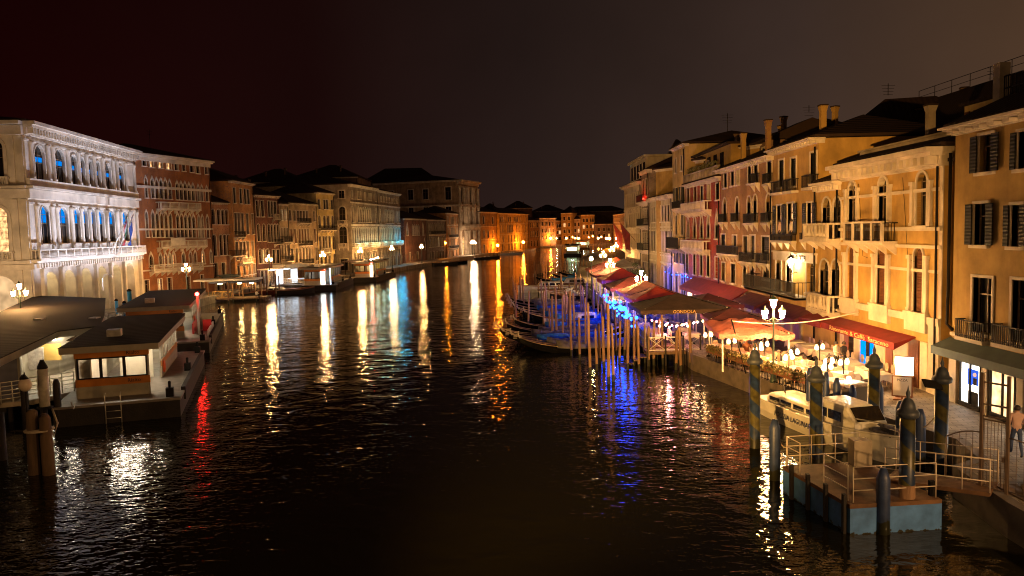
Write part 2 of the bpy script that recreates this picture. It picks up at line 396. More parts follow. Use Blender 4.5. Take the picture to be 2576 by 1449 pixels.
def wall_grid(W, z0, z1, ops, rec=0.3):
    """front wall from z0 to z1 with real openings (x0,x1,za,zb,style)"""
    b = MB(); xs = {0.0, W}; zs = {z0, z1}
    for o in ops:
        xs |= {min(W, max(0, o[0])), min(W, max(0, o[1]))}; zs |= {o[2], o[3]}
    xs = sorted(xs); zs = sorted(zs)
    for i in range(len(xs) - 1):
        run = None
        for k in range(len(zs) - 1):
            cx, cz = (xs[i] + xs[i + 1]) / 2, (zs[k] + zs[k + 1]) / 2
            hole = any(o[0] < cx < o[1] and o[2] < cz < o[3] for o in ops)
            if not hole and run is None: run = zs[k]
            if (hole or k == len(zs) - 2) and run is not None:
                ze = zs[k] if hole else zs[k + 1]
                b.quad((xs[i], 0, run), (xs[i + 1], 0, run), (xs[i + 1], 0, ze), (xs[i], 0, ze)); run = None
    for x0, x1, za, zb, st in ops:
        wd = x1 - x0; cx = (x0 + x1) / 2
        if st in ('arch', 'gothic'):
            a = arc(wd, st); zs_ = zb - max(z for _, z in a); pts = [(cx + x, z + zs_) for x, z in a]
            for (xa, za_), (xb, zb_) in zip(pts, pts[1:]):
                b.quad((xa, 0, za_), (xb, 0, zb_), (xb, 0, zb), (xa, 0, zb)); b.quad((xa, 0, za_), (xa, rec, za_), (xb, rec, zb_), (xb, 0, zb_))
        else: zs_ = zb; b.quad((x0, 0, zb), (x0, rec, zb), (x1, rec, zb), (x1, 0, zb))
        b.quad((x0, 0, za), (x0, rec, za), (x0, rec, zs_), (x0, 0, zs_)); b.quad((x1, 0, za), (x1, 0, zs_), (x1, rec, zs_), (x1, rec, za))
        b.quad((x0, 0, za), (x1, 0, za), (x1, rec, za), (x0, rec, za))
    return b
def cornice_mb(W, z, proj_=0.55, hgt=0.7, dent=0.6, ends=(0.4, 0.4), mid=None):
    b = MB(); e0, e1 = ends
    b.box(-e0, W + e1, -proj_, 0.4, z - 0.18 * hgt / 0.7, z, 0); b.box(-e0 * 0.7, W + e1 * 0.7, -proj_ * 0.75, 0.4, z - hgt * 0.45, z - 0.18 * hgt / 0.7 - 0.003, 0)
    b.box(-e0 * 0.15, W + e1 * 0.15, -proj_ * 0.25, 0.4, z - hgt, z - hgt * 0.45 - 0.003, 0)
    if dent:
        n = max(2, int(W / dent))
        for i in range(n):
            x = (i + 0.5) * W / n; b.box(x - dent * .24, x + dent * .24, -proj_ * 0.72, -proj_ * 0.25 - 0.002, z - hgt * 0.9, z - hgt * 0.45 - 0.005, 0)
    return b
def balcony(root, x0, x1, z, proj_=0.7, h=0.95, kind='stone', m=None, name='balcony', rz=0, off=(0, 0), brackets=True):
    b = MB(); m = m or STONE
    if rz or off != (0, 0): b.xf = Matrix.Translation((off[0], off[1], 0)) @ Matrix.Rotation(rz, 4, 'Z')
    b.box(x0, x1, -proj_, -0.003, z - 0.16, z, 0)
    if brackets:
        n = max(2, int((x1 - x0) / 1.1) + 1)
        for i in range(n):
            x = x0 + 0.15 + (x1 - x0 - 0.3) * i / (n - 1)
            b.add([(x - .08, -.004, z - .7), (x + .08, -.004, z - .7), (x + .08, -.004, z - .163), (x - .08, -.004, z - .163), (x - .08, -proj_ * .9, z - .163), (x + .08, -proj_ * .9, z - .163)],
                  [(0, 1, 5, 4), (0, 4, 3), (1, 2, 5), (0, 3, 2, 1), (3, 4, 5, 2)], 0)
    if kind == 'stone':
        y = -proj_ + 0.09
        b.box(x0, x1, -proj_ + 0.01, -proj_ + 0.17, z + h - 0.12, z + h, 0); b.box(x0, x1, -proj_ + 0.02, -proj_ + 0.16, z + 0.003, z + 0.1, 0)
        n = max(2, int((x1 - x0) / 0.22))
        for i in range(n + 1):
            x = x0 + 0.08 + (x1 - x0 - 0.16) * i / n
            if i % 8 == 0 or i == n: b.box(x - 0.09, x + 0.09, y - 0.07, y + 0.07, z + 0.1, z + h - 0.12, 0)
            else: b.lathe([(0.035, 0.1), (0.06, 0.25), (0.03, 0.5), (0.04, h - 0.12)], 5, (x, y, z), 0, True)
        for xx in (x0, x1 - 0.14): b.box(xx, xx + 0.14, -proj_ + 0.17, 0, z + h - 0.12, z + h, 0); b.box(xx + 0.03, xx + 0.1, -proj_ * 0.55, -proj_ * 0.45, z, z + h - 0.12, 0)
    else:
        b.box(x0, x1, -proj_ + 0.02, -proj_ + 0.06, z + h - 0.05, z + h, 1); b.box(x0, x1, -proj_ + 0.02, -proj_ + 0.05, z + 0.08, z + 0.11, 1)
        n = max(3, int((x1 - x0) / 0.13))
        for i in range(n + 1):
            x = x0 + 0.02 + (x1 - x0 - 0.04) * i / n; b.box(x - 0.014, x + 0.014, -proj_ + 0.026, -proj_ + 0.054, z, z + h - 0.05, 1)
        for xx in (x0, x1 - 0.04):
            b.box(xx, xx + 0.04, -proj_ + 0.06, 0, z + h - 0.05, z + h, 1)
            for k in range(1, 5): b.box(xx + 0.01, xx + 0.03, -proj_ * k / 5 - 0.015, -proj_ * k / 5 + 0.015, z, z + h - 0.05, 1)
    return b.build(name, [m, IRON], root)
def roof_mb(W, dep, z, ov=0.5, rise=None, hip=True, flat=False):
    b = MB(); rise = rise or dep * 0.22; hx = min(dep / 2, W / 2) * (0.9 if hip else 0.0)
    a = [(-ov, -ov, z), (W + ov, -ov, z), (W + ov, dep + ov, z), (-ov, dep + ov, z), (hx, dep / 2, z + rise), (W - hx, dep / 2, z + rise)]
    a2 = [(x, y, zz - 0.16) for x, y, zz in a[:4]]
    b.add(a + a2, [(0, 1, 5, 4), (1, 2, 5), (2, 3, 4, 5), (3, 0, 4), (6, 7, 1, 0), (7, 8, 2, 1), (8, 9, 3, 2), (9, 6, 0, 3), (9, 8, 7, 6)], 0)
    return b
def chimney_mb(h=2.2):
    b = MB(); b.box(-0.19, 0.19, -0.19, 0.19, -1.2, h * 0.85, 0)
    b.add([(-.2, -.2, h * .85), (.2, -.2, h * .85), (.2, .2, h * .85), (-.2, .2, h * .85), (-.27, -.27, h), (.27, -.27, h), (.27, .27, h), (-.27, .27, h)],
          [(0, 1, 5, 4), (1, 2, 6, 5), (2, 3, 7, 6), (3, 0, 4, 7)], 0)
    b.box(-0.29, 0.29, -0.29, 0.29, h + 0.003, h + 0.1, 1); return b
def building(name, label, A, B, H, wallm, wins=(), px=(), z0=1.0, dep=11.0, cat='building', trim=STONE, cornice=(0.45, 0.5, 0.55), roof=True, rise=None,
             bands=(), side=None, chimneys=(), rec=0.3, hip=True, group=None, sidem=None, roofz=None, opens=(), tw=0.12):
    """A and B: plan points of the facade, as seen left and right from the canal. wins: (x,z,w,h,style,fill,shutters) in metres.
    px: the same given as picture boxes (uL,uR,vT,vB,style,fill,shutters) that are cast on the facade plane."""
    A = Vector(A[:2]); B = Vector(B[:2]); d = B - A; W = d.length; rz = math.atan2(d.y, d.x)
    root = thing(name, label, cat, (A.x, A.y, 0), rz, group); root['W'] = W
    L = []
    for q in wins: L.append(tuple(q) + (None,) * (7 - len(q)))
    for q in px:
        q = tuple(q) + (None,) * (7 - len(q)); uL, uR, vT, vB = q[:4]; vm = (vT + vB) / 2; um = (uL + uR) / 2
        x0, _ = hitplane(uL, vm, A, B); x1, _ = hitplane(uR, vm, A, B); _, zt = hitplane(um, vT, A, B); _, zb = hitplane(um, vB, A, B)
        L.append(((x0 + x1) / 2, max(zb, z0 + 0.02), abs(x1 - x0), zt - max(zb, z0 + 0.02), q[4], q[5], q[6]))
    ops = []
    for x, z, wd, ht, st, fill, sh in L:
        wd, ht = max(0.3, round(wd, 1)), max(0.3, round(ht, 1)); ops.append((x - wd / 2, x + wd / 2, z, z + ht, st or 'rect'))
    for o in opens: ops.append(o)
    top = H
    b = wall_grid(W, z0, top, ops, rec)
    b.quad((0, dep, z0), (0, 0, z0), (0, 0, top), (0, dep, top)); b.quad((W, 0, z0), (W, dep, z0), (W, dep, top), (W, 0, top))
    b.quad((W, dep, z0), (0, dep, z0), (0, dep, top), (W, dep, top)); b.quad((0, 0, top), (W, 0, top), (W, dep, top), (0, dep, top))
    b.build('wall', wallm, root)
    for x, z, wd, ht, st, fill, sh in L:
        place_window(root, x, z, wd, ht, st or 'rect', fill or 'dark', sh, trim=trim, sill=z > z0 + 1, trimw=tw)
    if cornice:
        e = 0.12; cornice_mb(W, H + 0.04, cornice[0], cornice[1], cornice[2], (e, e)).build('cornice', trim, root)
    for k in bands:
        z, hh, pr = (k if isinstance(k, tuple) else (k, 0.2, 0.1))
        m = MB(); m.box(0.003, W - 0.003, -pr, -0.002, z - hh, z); m.build('string_course', trim, root)
    if H - z0 > 9:
        m = MB(); xx = W - .3; m.tube([(xx, -.12, H - .5), (xx, -.12, z0 + 2.2), (xx, -.12, z0 + .3)], .055, 6); m.build('drainpipe', IRON, root)
    if roof:
        ro = roof_mb(W, dep, (roofz or H) + 0.22, 0.35, rise, hip).build('roof', TILE, root)
        for cx, cy, ch in chimneys:
            inst('chimney', cached(('ch', ch), lambda: chimney_mb(ch).data('chimney', [wallm, TILE])), ro, (cx, cy, H + 0.4))
    return root
def rows(W, H, z0, spec):
    """spec: list of (zbottom, zheight, [x fractions], width, style, fill, shutters)"""
    L = []
    for zb, hh, fr, wd, st, fill, sh in spec:
        for k, f in enumerate(fr):
            fl = fill
            if isinstance(fill, dict): fl = fill.get(k, 'dark')
            L.append((f * W, zb, wd, hh, st, fl, sh))
    return L
def even(n, a=0.08, b=0.92): return [a + (b - a) * (i + 0.5) / n for i in range(n)]
def wall_len(A, B): return math.hypot(B[0] - A[0], B[1] - A[1])
# ---------------------------------------------------------------- setting: water, quays, far ground
def water():
    m, t, b = base_mat('canal_water')
    tc = N(t, 'ShaderNodeTexCoord')
    def nz(scale, detail, st=(1, 1, 1), dst=0.0, rot=0):
        mp = N(t, 'ShaderNodeMapping'); mp.inputs['Scale'].default_value = st; mp.inputs['Rotation'].default_value = (0, 0, rot)
        t.links.new(tc.outputs['Object'], mp.inputs[0])
        n = N(t, 'ShaderNodeTexNoise'); n.inputs['Scale'].default_value = scale; n.inputs['Detail'].default_value = detail; n.inputs['Roughness'].default_value = 0.5
        n.inputs['Distortion'].default_value = dst; t.links.new(mp.outputs[0], n.inputs['Vector']); return n
    n1 = nz(0.6, 1.5, (1, 1.3, 1), 0.6, 0.3); n2 = nz(2.7, 2, (1, 1.7, 1), 0.5, -0.15)
    b1 = N(t, 'ShaderNodeBump'); b1.inputs['Strength'].default_value = 1.0; b1.inputs['Distance'].default_value = 0.058
    b2 = N(t, 'ShaderNodeBump'); b2.inputs['Strength'].default_value = 1.0; b2.inputs['Distance'].default_value = 0.023
    n3 = nz(0.09, 3, (1, .5, 1), 0.8, 0.2); mr = N(t, 'ShaderNodeMapRange'); mr.inputs['From Min'].default_value = .35; mr.inputs['From Max'].default_value = .65; mr.inputs['To Min'].default_value = .35; mr.inputs['To Max'].default_value = 1.25
    t.links.new(n3.outputs[0], mr.inputs['Value']); ml = N(t, 'ShaderNodeMath', operation='MULTIPLY'); t.links.new(mr.outputs[0], ml.inputs[0]); t.links.new(n2.outputs[0], ml.inputs[1])
    t.links.new(n1.outputs[0], b1.inputs['Height']); t.links.new(ml.outputs[0], b2.inputs['Height'])
    t.links.new(b1.outputs[0], b2.inputs['Normal']); t.links.new(b2.outputs[0], b.inputs['Normal'])
    b.inputs['Base Color'].default_value = (0.010, 0.009, 0.004, 1); b.inputs['Roughness'].default_value = 0.03
    b.inputs['IOR'].default_value = 1.33
    mb = MB(); mb.quad((-900, -60, 0), (900, -60, 0), (900, 900, 0), (-900, 900, 0))
    o = mb.build('water', m); tag(o, kind='structure', label='dark rippled canal water with streaks of lamp light')
water()
PAVE = None
def paving():
    m, t, b = base_mat('quay_paving')
    tc = N(t, 'ShaderNodeTexCoord'); mp = N(t, 'ShaderNodeMapping'); mp.inputs['Rotation'].default_value = (0, 0, 0.25); t.links.new(tc.outputs['Object'], mp.inputs[0])
    br = N(t, 'ShaderNodeTexBrick'); br.inputs['Scale'].default_value = 0.9; br.inputs['Mortar Size'].default_value = 0.012
    br.inputs['Color1'].default_value = (0.34, 0.3, 0.25, 1); br.inputs['Color2'].default_value = (0.24, 0.21, 0.18, 1); br.inputs['Mortar'].default_value = (0.07, 0.055, 0.045, 1)
    n = N(t, 'ShaderNodeTexNoise'); n.inputs['Scale'].default_value = 1.1; n.inputs['Detail'].default_value = 6
    t.links.new(mp.outputs[0], br.inputs['Vector']); t.links.new(tc.outputs['Object'], n.inputs['Vector'])
    r = N(t, 'ShaderNodeValToRGB'); r.color_ramp.elements[0].position = 0.3; r.color_ramp.elements[0].color = (0.5, 0.45, 0.4, 1); r.color_ramp.elements[1].position = 0.65
    t.links.new(n.outputs[0], r.inputs[0]); x = N(t, 'ShaderNodeMix', data_type='RGBA', blend_type='MULTIPLY'); x.inputs[0].default_value = 0.9
    t.links.new(br.outputs[0], x.inputs[6]); t.links.new(r.outputs[0], x.inputs[7]); t.links.new(x.outputs[2], b.inputs['Base Color'])
    b.inputs['Roughness'].default_value = 0.62
    bp = N(t, 'ShaderNodeBump'); bp.inputs['Distance'].default_value = 0.02; t.links.new(br.outputs['Fac'], bp.inputs['Height']); bp.invert = True
    t.links.new(bp.outputs[0], b.inputs['Normal']); return m
PAVE = paving()
R_EDGE = [(14.5, -20), (13.9, 10), (13.9, 21), (14.3, 24.4), (15.6, 25.2), (16.2, 27.5), (15.5, 30), (13.6, 36.5), (11.3, 47.5), (11, 90), (11, 130), (14, 160), (20, 220), (35, 300), (60, 400), (80, 432)]
L_EDGE = [(-600, 41.5), (-28, 41.5), (-30, 50), (-36, 62), (-40, 74), (-41.2, 97), (-42, 108), (-41.3, 118), (-38, 129), (-34.8, 142), (-31.5, 160), (-28, 182), (-23.3, 210), (-17, 250), (-11, 275), (-7, 295), (-1, 312), (9, 346), (13, 400), (15, 432), (79.9, 436)]
m = MB(); m.prism(R_EDGE + [(600, 440), (600, -20)], -1.5, 1.0); q = m.build('quay', PAVE); tag(q, 'stone paved quay along the restaurants on the right bank', kind='structure')
m = MB(); m.prism((L_EDGE + [(600, 445), (600, 800), (-600, 800)])[::-1], -1.5, 1.0); q = m.build('quay', PAVE); tag(q, 'stone quay and ground under the palaces of the left bank', kind='structure')
KERB = mat('quay_kerb_stone', (0.15, 0.12, 0.09), 0.6, 0.4, 2, 0.2)
def kerb(edge, nm):
    m = MB()
    for a, c in zip(edge, edge[1:]):
        a = Vector((*a, 0)); c = Vector((*c, 0)); d = (c - a).normalized(); n = Vector((-d.y, d.x, 0)) * 0.04; L = (c - a).length
        m.add([a + n * 1 + Vector((0, 0, -.4)), c + n + Vector((0, 0, -.4)), c - n * 7 + Vector((0, 0, -.4)), a - n * 7 + Vector((0, 0, -.4)),
               a + n * 1 + Vector((0, 0, 1.03)), c + n + Vector((0, 0, 1.03)), c - n * 7 + Vector((0, 0, 1.03)), a - n * 7 + Vector((0, 0, 1.03))],
              [(0, 1, 5, 4), (4, 5, 6, 7), (2, 3, 7, 6), (1, 2, 6, 5), (3, 0, 4, 7)])
    o = m.build('quay_kerb', KERB); tag(o, nm, kind='structure')
kerb(R_EDGE[1:12], 'pale stone kerb of the right quay')

# ---------------------------------------------------------------- right bank buildings
XR = 19.5
def YR(u, z=9.0, x=XR):
    lo, hi = 3.0, 2000.0
    for _ in range(60):
        m = (lo + hi) / 2
        if proj((x, m, z))[0] > u: lo = m
        else: hi = m
    return lo
def RB(uL, uR): return (XR, YR(uL)), (XR, YR(uR))
OCHRE = plaster('golden_ochre_plaster', (0.47, 0.29, 0.08), 0.32, None, .28)
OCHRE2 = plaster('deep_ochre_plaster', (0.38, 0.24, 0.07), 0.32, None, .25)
BROWNP = plaster('brown_orange_plaster', (0.37, 0.21, 0.075), 0.45, (0.3, 0.11, 0.06))
REDP = plaster('faded_red_plaster', (0.34, 0.04, 0.02), 0.5, (0.25, 0.1, 0.07))
YELP = plaster('pale_yellow_plaster', (0.5, 0.36, 0.15), 0.35)
CREAMP = plaster('cream_plaster', (0.52, 0.44, 0.33), 0.35)
GREYPL = plaster('grey_brown_plaster', (0.27, 0.2, 0.15), 0.5, (0.25, 0.12, 0.08))
WHITEPL = plaster('whitewashed_plaster', (0.58, 0.5, 0.42), 0.3)

A, B = RB(2400, 2600); B = (XR, 16.0)
px = [(2464, 2500, 341, 432, 'rect', 'dark', 'd'), (2563, 2590, 333, 424, 'rect', 'dark', 'd'),
      (2452, 2486, 514, 616, 'rect', 'dark', 'd'), (2545, 2572, 514, 620, 'rect', 'dark', 'd'),
      (2449, 2496, 698, 838, 'rect', 'dark'), (2546, 2592, 706, 862, 'rect', 'dark')]
far_w = [(Y, z, 1.2, h, 'rect', 'dark', s) for Y in (10.5, 13.5) for z, h, s in ((10.4, 1.5, 'd'), (7.7, 1.7, 'd'), (4.7, 2.3, None))]
b10 = building('ochre_building', 'plain ochre building with dark shuttered windows above a lit shop front at the right edge', A, B, 13.0, OCHRE2, wins=far_w, px=px, dep=14,
               cornice=(0.75, 0.35, 0.9), chimneys=(), rise=4, opens=())
fz = lambda bld, u, v: hitplane(u, v, (bld.location.x, bld.location.y), (bld.location.x + math.cos(bld.rotation_euler.z), bld.location.y + math.sin(bld.rotation_euler.z)))
for (u0_, u1_, v) in ((2427, 2498, 843), (2520, 2600, 860)):
    x0, z = fz(b10, u0_, v); x1, _ = fz(b10, u1_, v); balcony(b10, x0, x1, z, 0.45, 0.75, 'iron', brackets=False)
# white cladding plaque and shop base
W10 = b10['W']
m = MB()
for a_, c_ in ((0.0, 0.55), (2.35, 2.75), (4.55, 4.95), (6.75, 7.15), (9, 9.4)): m.box(a_, c_, -0.12, -0.003, 1.0, 3.3)
m.box(0, W10, -0.1, -0.003, 3.95, 4.1); m.build('shop_pier', STONE, b10)
SHOPL = emit('shop_window_light', (1.0, 0.9, 0.78), 5.0, 0.5, 1.2)
SHOPW = emit('shop_window_amber', (1.0, 0.62, 0.28), 2.0, 0.7, 1.5)
for k, (a_, c_, mm) in enumerate(((0.75, 2.25, SHOPL), (2.85, 4.45, SHOPW), (5.05, 6.65, SHOPL), (7.25, 8.9, SHOPW))):
    m = MB(); m.box(a_, a_ + 0.08, -0.09, -0.003, 1.05, 2.95, 0); m.box(c_ - 0.08, c_, -0.09, -0.003, 1.05, 2.95, 0); m.box(a_, c_, -0.1, -0.003, 2.95, 3.1, 0); m.box(a_, c_, -0.12, -0.003, 1.0, 1.2, 0)
    m.box((a_ + c_) / 2 - 0.04, (a_ + c_) / 2 + 0.04, -0.085, -0.003, 1.2, 2.95, 0)
    s = m.build('shop_window', IRON, b10)
    m = MB(); m.quad((a_ + .08, -.02, 1.2), (c_ - .08, -.02, 1.2), (c_ - .08, -.02, 2.95), (a_ + .08, -.02, 2.95)); m.build('pane', mm, s)
# two posters and goods behind the first pane: plain coloured shapes
POSTB = emit('poster_blue', (0.03, 0.1, 0.6), 1.0); POSTD = emit('poster_dark', (0.25, 0.16, 0.12), 0.5)
m = MB(); m.box(1.62, 2.05, -.045, -.03, 2.05, 2.7, 0); m.box(1.3, 1.62, -.045, -.03, 2.0, 2.7, 1); m.box(1.7, 1.95, -.05, -.046, 2.05, 2.35, 2); m.ball((1.83, -.05, 2.5), .09, 8, 3); m.box(1.35, 2.05, -.045, -.03, 1.2, 1.75, 2)
m.build('poster', [POSTB, POSTB, IRON, emit('poster_skin', (0.9, 0.45, 0.3), 0.9)], b10)
TEAL = mat('teal_grey_awning', (0.07, 0.1, 0.11), 0.8, 0.2, 2, 0.1)
def awning(root, x0, x1, z, out, drop, val, m, name='awning', gap=True, sides=True, under=None):
    b = MB(); zt = z; zf = z - drop
    b.add([(x0, -.03, zt), (x1, -.03, zt), (x1, -out, zf), (x0, -out, zf), (x0, -.03, zt - .05), (x1, -.03, zt - .05), (x1, -out, zf - .05), (x0, -out, zf - .05)],
          [(0, 3, 2, 1), (4, 5, 6, 7), (0, 4, 7, 3), (1, 2, 6, 5), (0, 1, 5, 4)])
    b.box(x0, x1, -out - .03, -out, zf - val, zf + 0.005)
    if sides:
        for xx in (x0, x1 - .02): b.add([(xx, -.03, zt - .05), (xx, -out, zf - .05), (xx, -out, zf - val * .9), (xx + .02, -.03, zt - .05), (xx + .02, -out, zf - .05), (xx + .02, -out, zf - val * .9)], [(0, 1, 2), (3, 5, 4), (0, 2, 5, 3)])
    return b.build(name, m, root)
awning(b10, -0.1, W10, 3.85, 0.85, 0.35, 0.35, TEAL)
# roof terrace railing on top
m = MB()
for x in (0.6, 3.2, 6.0, 9): m.box(x, x + .45, 1.2, 1.65, 13.2, 15.6, 0)
m.build('terrace_pier', STONE_D, b10)
m = MB()
for z in (14.0, 14.5, 15.0): m.tube([(0.6, 1.4, z), (W10, 1.4, z)], 0.03, 5)
for i in range(60): m.box(0.8 + i * .25, 0.83 + i * .25, 1.38, 1.42, 13.2, 15.0)
m.build('terrace_railing', IRON, b10)

# Saraceno building
A, B = RB(2115, 2372)
px = [(2136, 2153.5, 458, 569, 'arch', 'dark'), (2211, 2233, 447, 562, 'arch', 'dark'), (2307, 2333, 435, 567, 'arch', 'dark'),
      (2132, 2150, 617, 750, 'arch', 'shutb'), (2207, 2229, 618, 766, 'arch', 'shutb'), (2300, 2323, 622, 786, 'arch', 'shutb')]
b9 = building('golden_palazzo', 'golden ochre palazzo with tall arches and heavy cornice above the red lettered awning', A, B, 12.3, OCHRE, px=px, dep=13, cornice=(0.9, 0.85, 0.6), rise=2.2,
              bands=((8.75, 0.18, 0.14), (7.9, 0.16, 0.1), (4.55, 0.35, 0.14), (10.55, 0.16, 0.08), (6.75, 0.14, 0.06), (11.55, 0.12, 0.08)))
W9 = b9['W']
# pilasters flanking the arches, pedestals under them
for (uL, uR, vT, vB, *_) in px:
    x0, z1 = fz(b9, uL, vT); x1, z0_ = fz(b9, uR, vB); wd = (x1 - x0)
    for xx in (x0 - .42, x1 + .2):
        m = MB(); m.box(xx, xx + .22, -.13, -.003, z0_ - .02, z1 - wd / 2 - .1); m.box(xx - .05, xx + .27, -.17, -.003, z1 - wd / 2 - .1, z1 - wd / 2 + .08); m.box(xx - .03, xx + .25, -.16, -.003, z0_ - .02, z0_ + .14); m.build('pilaster', STONE, b9)
    if z0_ < 7:
        m = MB(); m.box(x0 - .5, x1 + .5, -.2, -.003, z0_ - .95, z0_ - .13); m.box(x0 - .56, x1 + .56, -.24, -.003, z0_ - .13, z0_ - .021); m.build('window_pedestal', STONE, b9)
x0, z = fz(b9, 2157, 604); x1, _ = fz(b9, 2258, 606); bo = balcony(b9, x0, x1, z, 0.8, 0.95, 'iron')
m = MB()
for k in range(5): xx = x0 + (x1 - x0 - .14) * k / 4; m.box(xx, xx + .14, -.83, -.7, z + .003, z + .93)
m.box(x0, x1, -.86, -.68, z + .933, z + 1.03); m.build('balcony_post', STONE, b9)
# stone ground floor and quoins
m = MB(); m.box(W9 - .9, W9 + .0, -.1, -.003, 1.0, 4.2); m.box(W9 - .22, W9 + .06, -.05, -.003, 4.55, 11.5)
m.build('corner_pier', STONE, b9)
m = MB(); m.box(0.2, W9 - 1.2, 1.0, 1.35, 12.35, 13.1); m.box(.1, W9 - 1.1, .9, 1.45, 13.1, 13.2); m.build('parapet', STONE_D, b9)
# roof storey windows and dormer
m = MB(); m.box(W9 - 3.6, W9 - .7, 3.0, 6.0, 12.4, 14.6, 0); m.box(W9 - 3.8, W9 - .5, 2.8, 6.2, 14.6, 14.75, 1)
for k in range(4): m.box(W9 - 3.5 + k * .75, W9 - 3.1 + k * .75, 2.93, 2.99, 12.9, 14.3, 2)
m.build('roof_dormer', [YELP, TILE, SHUT_B], b9)
inst('chimney', chimney_mb(2.0).data('chimney', [STONE_D, TILE]), b9, (2.2, 4, 13.4))
# shop front below the awning: pale lit panels, brown doors, blue curtain
LITWALL = mat('pale_shopfront_panel', (0.7, 0.6, 0.42), 0.6, 0.15, 2, 0.05)
BROWND = mat('brown_varnished_wood', (0.25, 0.09, 0.03), 0.45, 0.3, 5, 0.1, stretch=(1, 1, .2))
BLUELIT = emit('blue_screen_light', (0.0, 0.18, 0.8), 1.6)
spec = [(0.15, .7, 0), (0.75, 1.3, 1), (1.4, 1.9, 2), (2.0, 2.7, 0), (2.85, 3.35, 3), (3.5, 3.85, 2), (3.95, 4.25, 3), (4.45, 5.6, 0), (5.7, 6.4, 1), (6.5, 7.9, 0), (8.0, 8.9, 1), (9.05, W9 - 1.0, 0)]
for x0, x1, k in spec:
    m = MB(); m.box(x0, x1, -.07, -.003, 1.0, 3.3)
    m.build(['shopfront_panel', 'door', 'window', 'glass_door'][k], [LITWALL, BROWND, GLASS, BLUELIT][k], b9)
AWR = mat('dark_red_awning_cloth', (0.24, 0.02, 0.016), 0.8, 0.2, 2, 0.15)
AWR2 = mat('maroon_awning_cloth', (0.16, 0.03, 0.03), 0.85, 0.25, 2, 0.15)
aw = awning(b9, -.1, W9 - 2.1, 3.45, 1.05, 0.28, 0.34, AWR)
GOLDT = emit('gold_lettering', (0.75, 0.5, 0.16), 0.45)
text('Ristorante & Caff\u00e8  Saraceno', 0.34, mat('gold_awning_letters', (0.75, 0.5, 0.2), 0.6, 0.1, 3, 0), aw, (4.6, -1.1, 3.0), (R(90), 0, 0), sx=1.75)
STRIP = emit('awning_tube_lamp', (1.0, 0.6, 0.28), 20)
def striplights(root, xs, y, z, ln=0.7, name='ceiling_lamp', m_=None):
    for x in xs:
        b = MB(); b.tube([(x - ln / 2, y, z), (x + ln / 2, y, z)], 0.035, 6); b.build(name, m_ or STRIP, root)
striplights(b9, [1.0, 2.6, 4.2, 5.8, 7.4], -.55, 3.05)
text('Pizza', 0.01, IRON, aw, (0, 0, -50), (0, 0, 0)) if False else None
# wall lamps and drainpipe
m = MB(); m.tube([(W9 + .55, -.02, 12), (W9 + .55, -.02, 6), (W9 + .55, -.05, 4.4), (W9 + 1.0, -.05, 4.2)], .07, 6); m.build('drainpipe', IRON, b9)
for x in (2.4, 7.2): m = MB(); m.tube([(x, -.06, 11.2), (x + .6, -.06, 7.2), (x + 1.2, -.06, 7.1)], .012, 4); m.build('cable', IRON, b9)

# recess wall between the two
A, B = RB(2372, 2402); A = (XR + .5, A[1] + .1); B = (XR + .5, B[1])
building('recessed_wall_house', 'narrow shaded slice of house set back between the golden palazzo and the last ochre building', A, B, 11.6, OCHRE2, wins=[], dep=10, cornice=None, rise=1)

# small double-arch house
A, B = RB(2058, 2115)
px = [(2070, 2090, 497, 596, 'arch', 'dark'), (2098, 2117, 496, 598, 'arch', 'dark'), (2063, 2087, 654, 770, 'arch', 'dark'), (2092, 2114, 656, 775, 'arch', 'dark')]
b8 = building('small_ochre_house', 'small ochre house with paired round arches over a stone balustrade beside the golden palazzo', A, B, 11.5, OCHRE, px=px, cornice=(0.6, 0.55, 0.35), rise=1.6, dep=9)
W8 = b8['W']
balcony(b8, -0.25, W8 + .1, fz(b8, 2085, 600)[1], 0.9, 0.95); balcony(b8, .1, W8 + .05, fz(b8, 2080, 778)[1], 0.8, 1.0)
awning(b8, -.2, W8 - .15, 3.4, 1.1, .3, .32, AWR)
# MARCONI building
A, B = RB(1946, 2058)
px = [(1960.8, 1973, 404, 470, 'rect', 'shutd'), (1990, 2004, 397, 468, 'rect', 'shutd'), (2039.5, 2055, 385, 459, 'rect', 'shutd'),
      (1955, 1970, 515, 590, 'rect', 'lit', 'd'), (1982, 1999, 512, 588, 'rect', 'lit', 'd'), (2031, 2048, 509, 588, 'rect', 'lit', 'd'),
      (1953, 1966, 645, 730, 'arch', 'dark'), (1979, 1993, 648, 735, 'arch', 'dark'), (2030, 2050, 650, 738, 'arch', 'dark')]
b7 = building('ochre_hotel', 'ochre hotel with lit first floor windows, stone name panel and a bright wall lamp', A, B, 14.4, OCHRE, px=px, cornice=(0.7, 0.35, 0.45), rise=1.7, dep=9, chimneys=((1.5, 3, 2.6),))
W7 = b7['W']
for u0_, u1_, v in ((1955, 1979, 486), (1985, 2009, 482), (2034, 2060, 473)):
    x0, z = fz(b7, u0_, v); x1, _ = fz(b7, u1_, v); balcony(b7, x0, x1, z, .5, .8, 'iron', brackets=False)
for u0_, u1_, v in ((1950, 2004, 604), (2025, 2054, 602)):
    x0, z = fz(b7, u0_, v); x1, _ = fz(b7, u1_, v); balcony(b7, x0, x1, z, .4, .45, 'iron')
m = MB(); z1 = fz(b7, 2000, 638)[1]
m.box(.05, W7 - .1, -.08, -.003, z1 - .55, z1); m.box(0, W7 - .05, -.16, -.003, z1 + .003, z1 + .13); m.build('name_panel', STONE, b7)
text('MARCONI', .52, mat('black_sign_letters', (.03, .025, .02), .5, .1, 3, 0), b7, (fz(b7, 2012, 642)[0], -.1, z1 - .28), (R(90), 0, 0), ext=.02, sx=1.0)
xl, zl = fz(b7, 2006, 662)
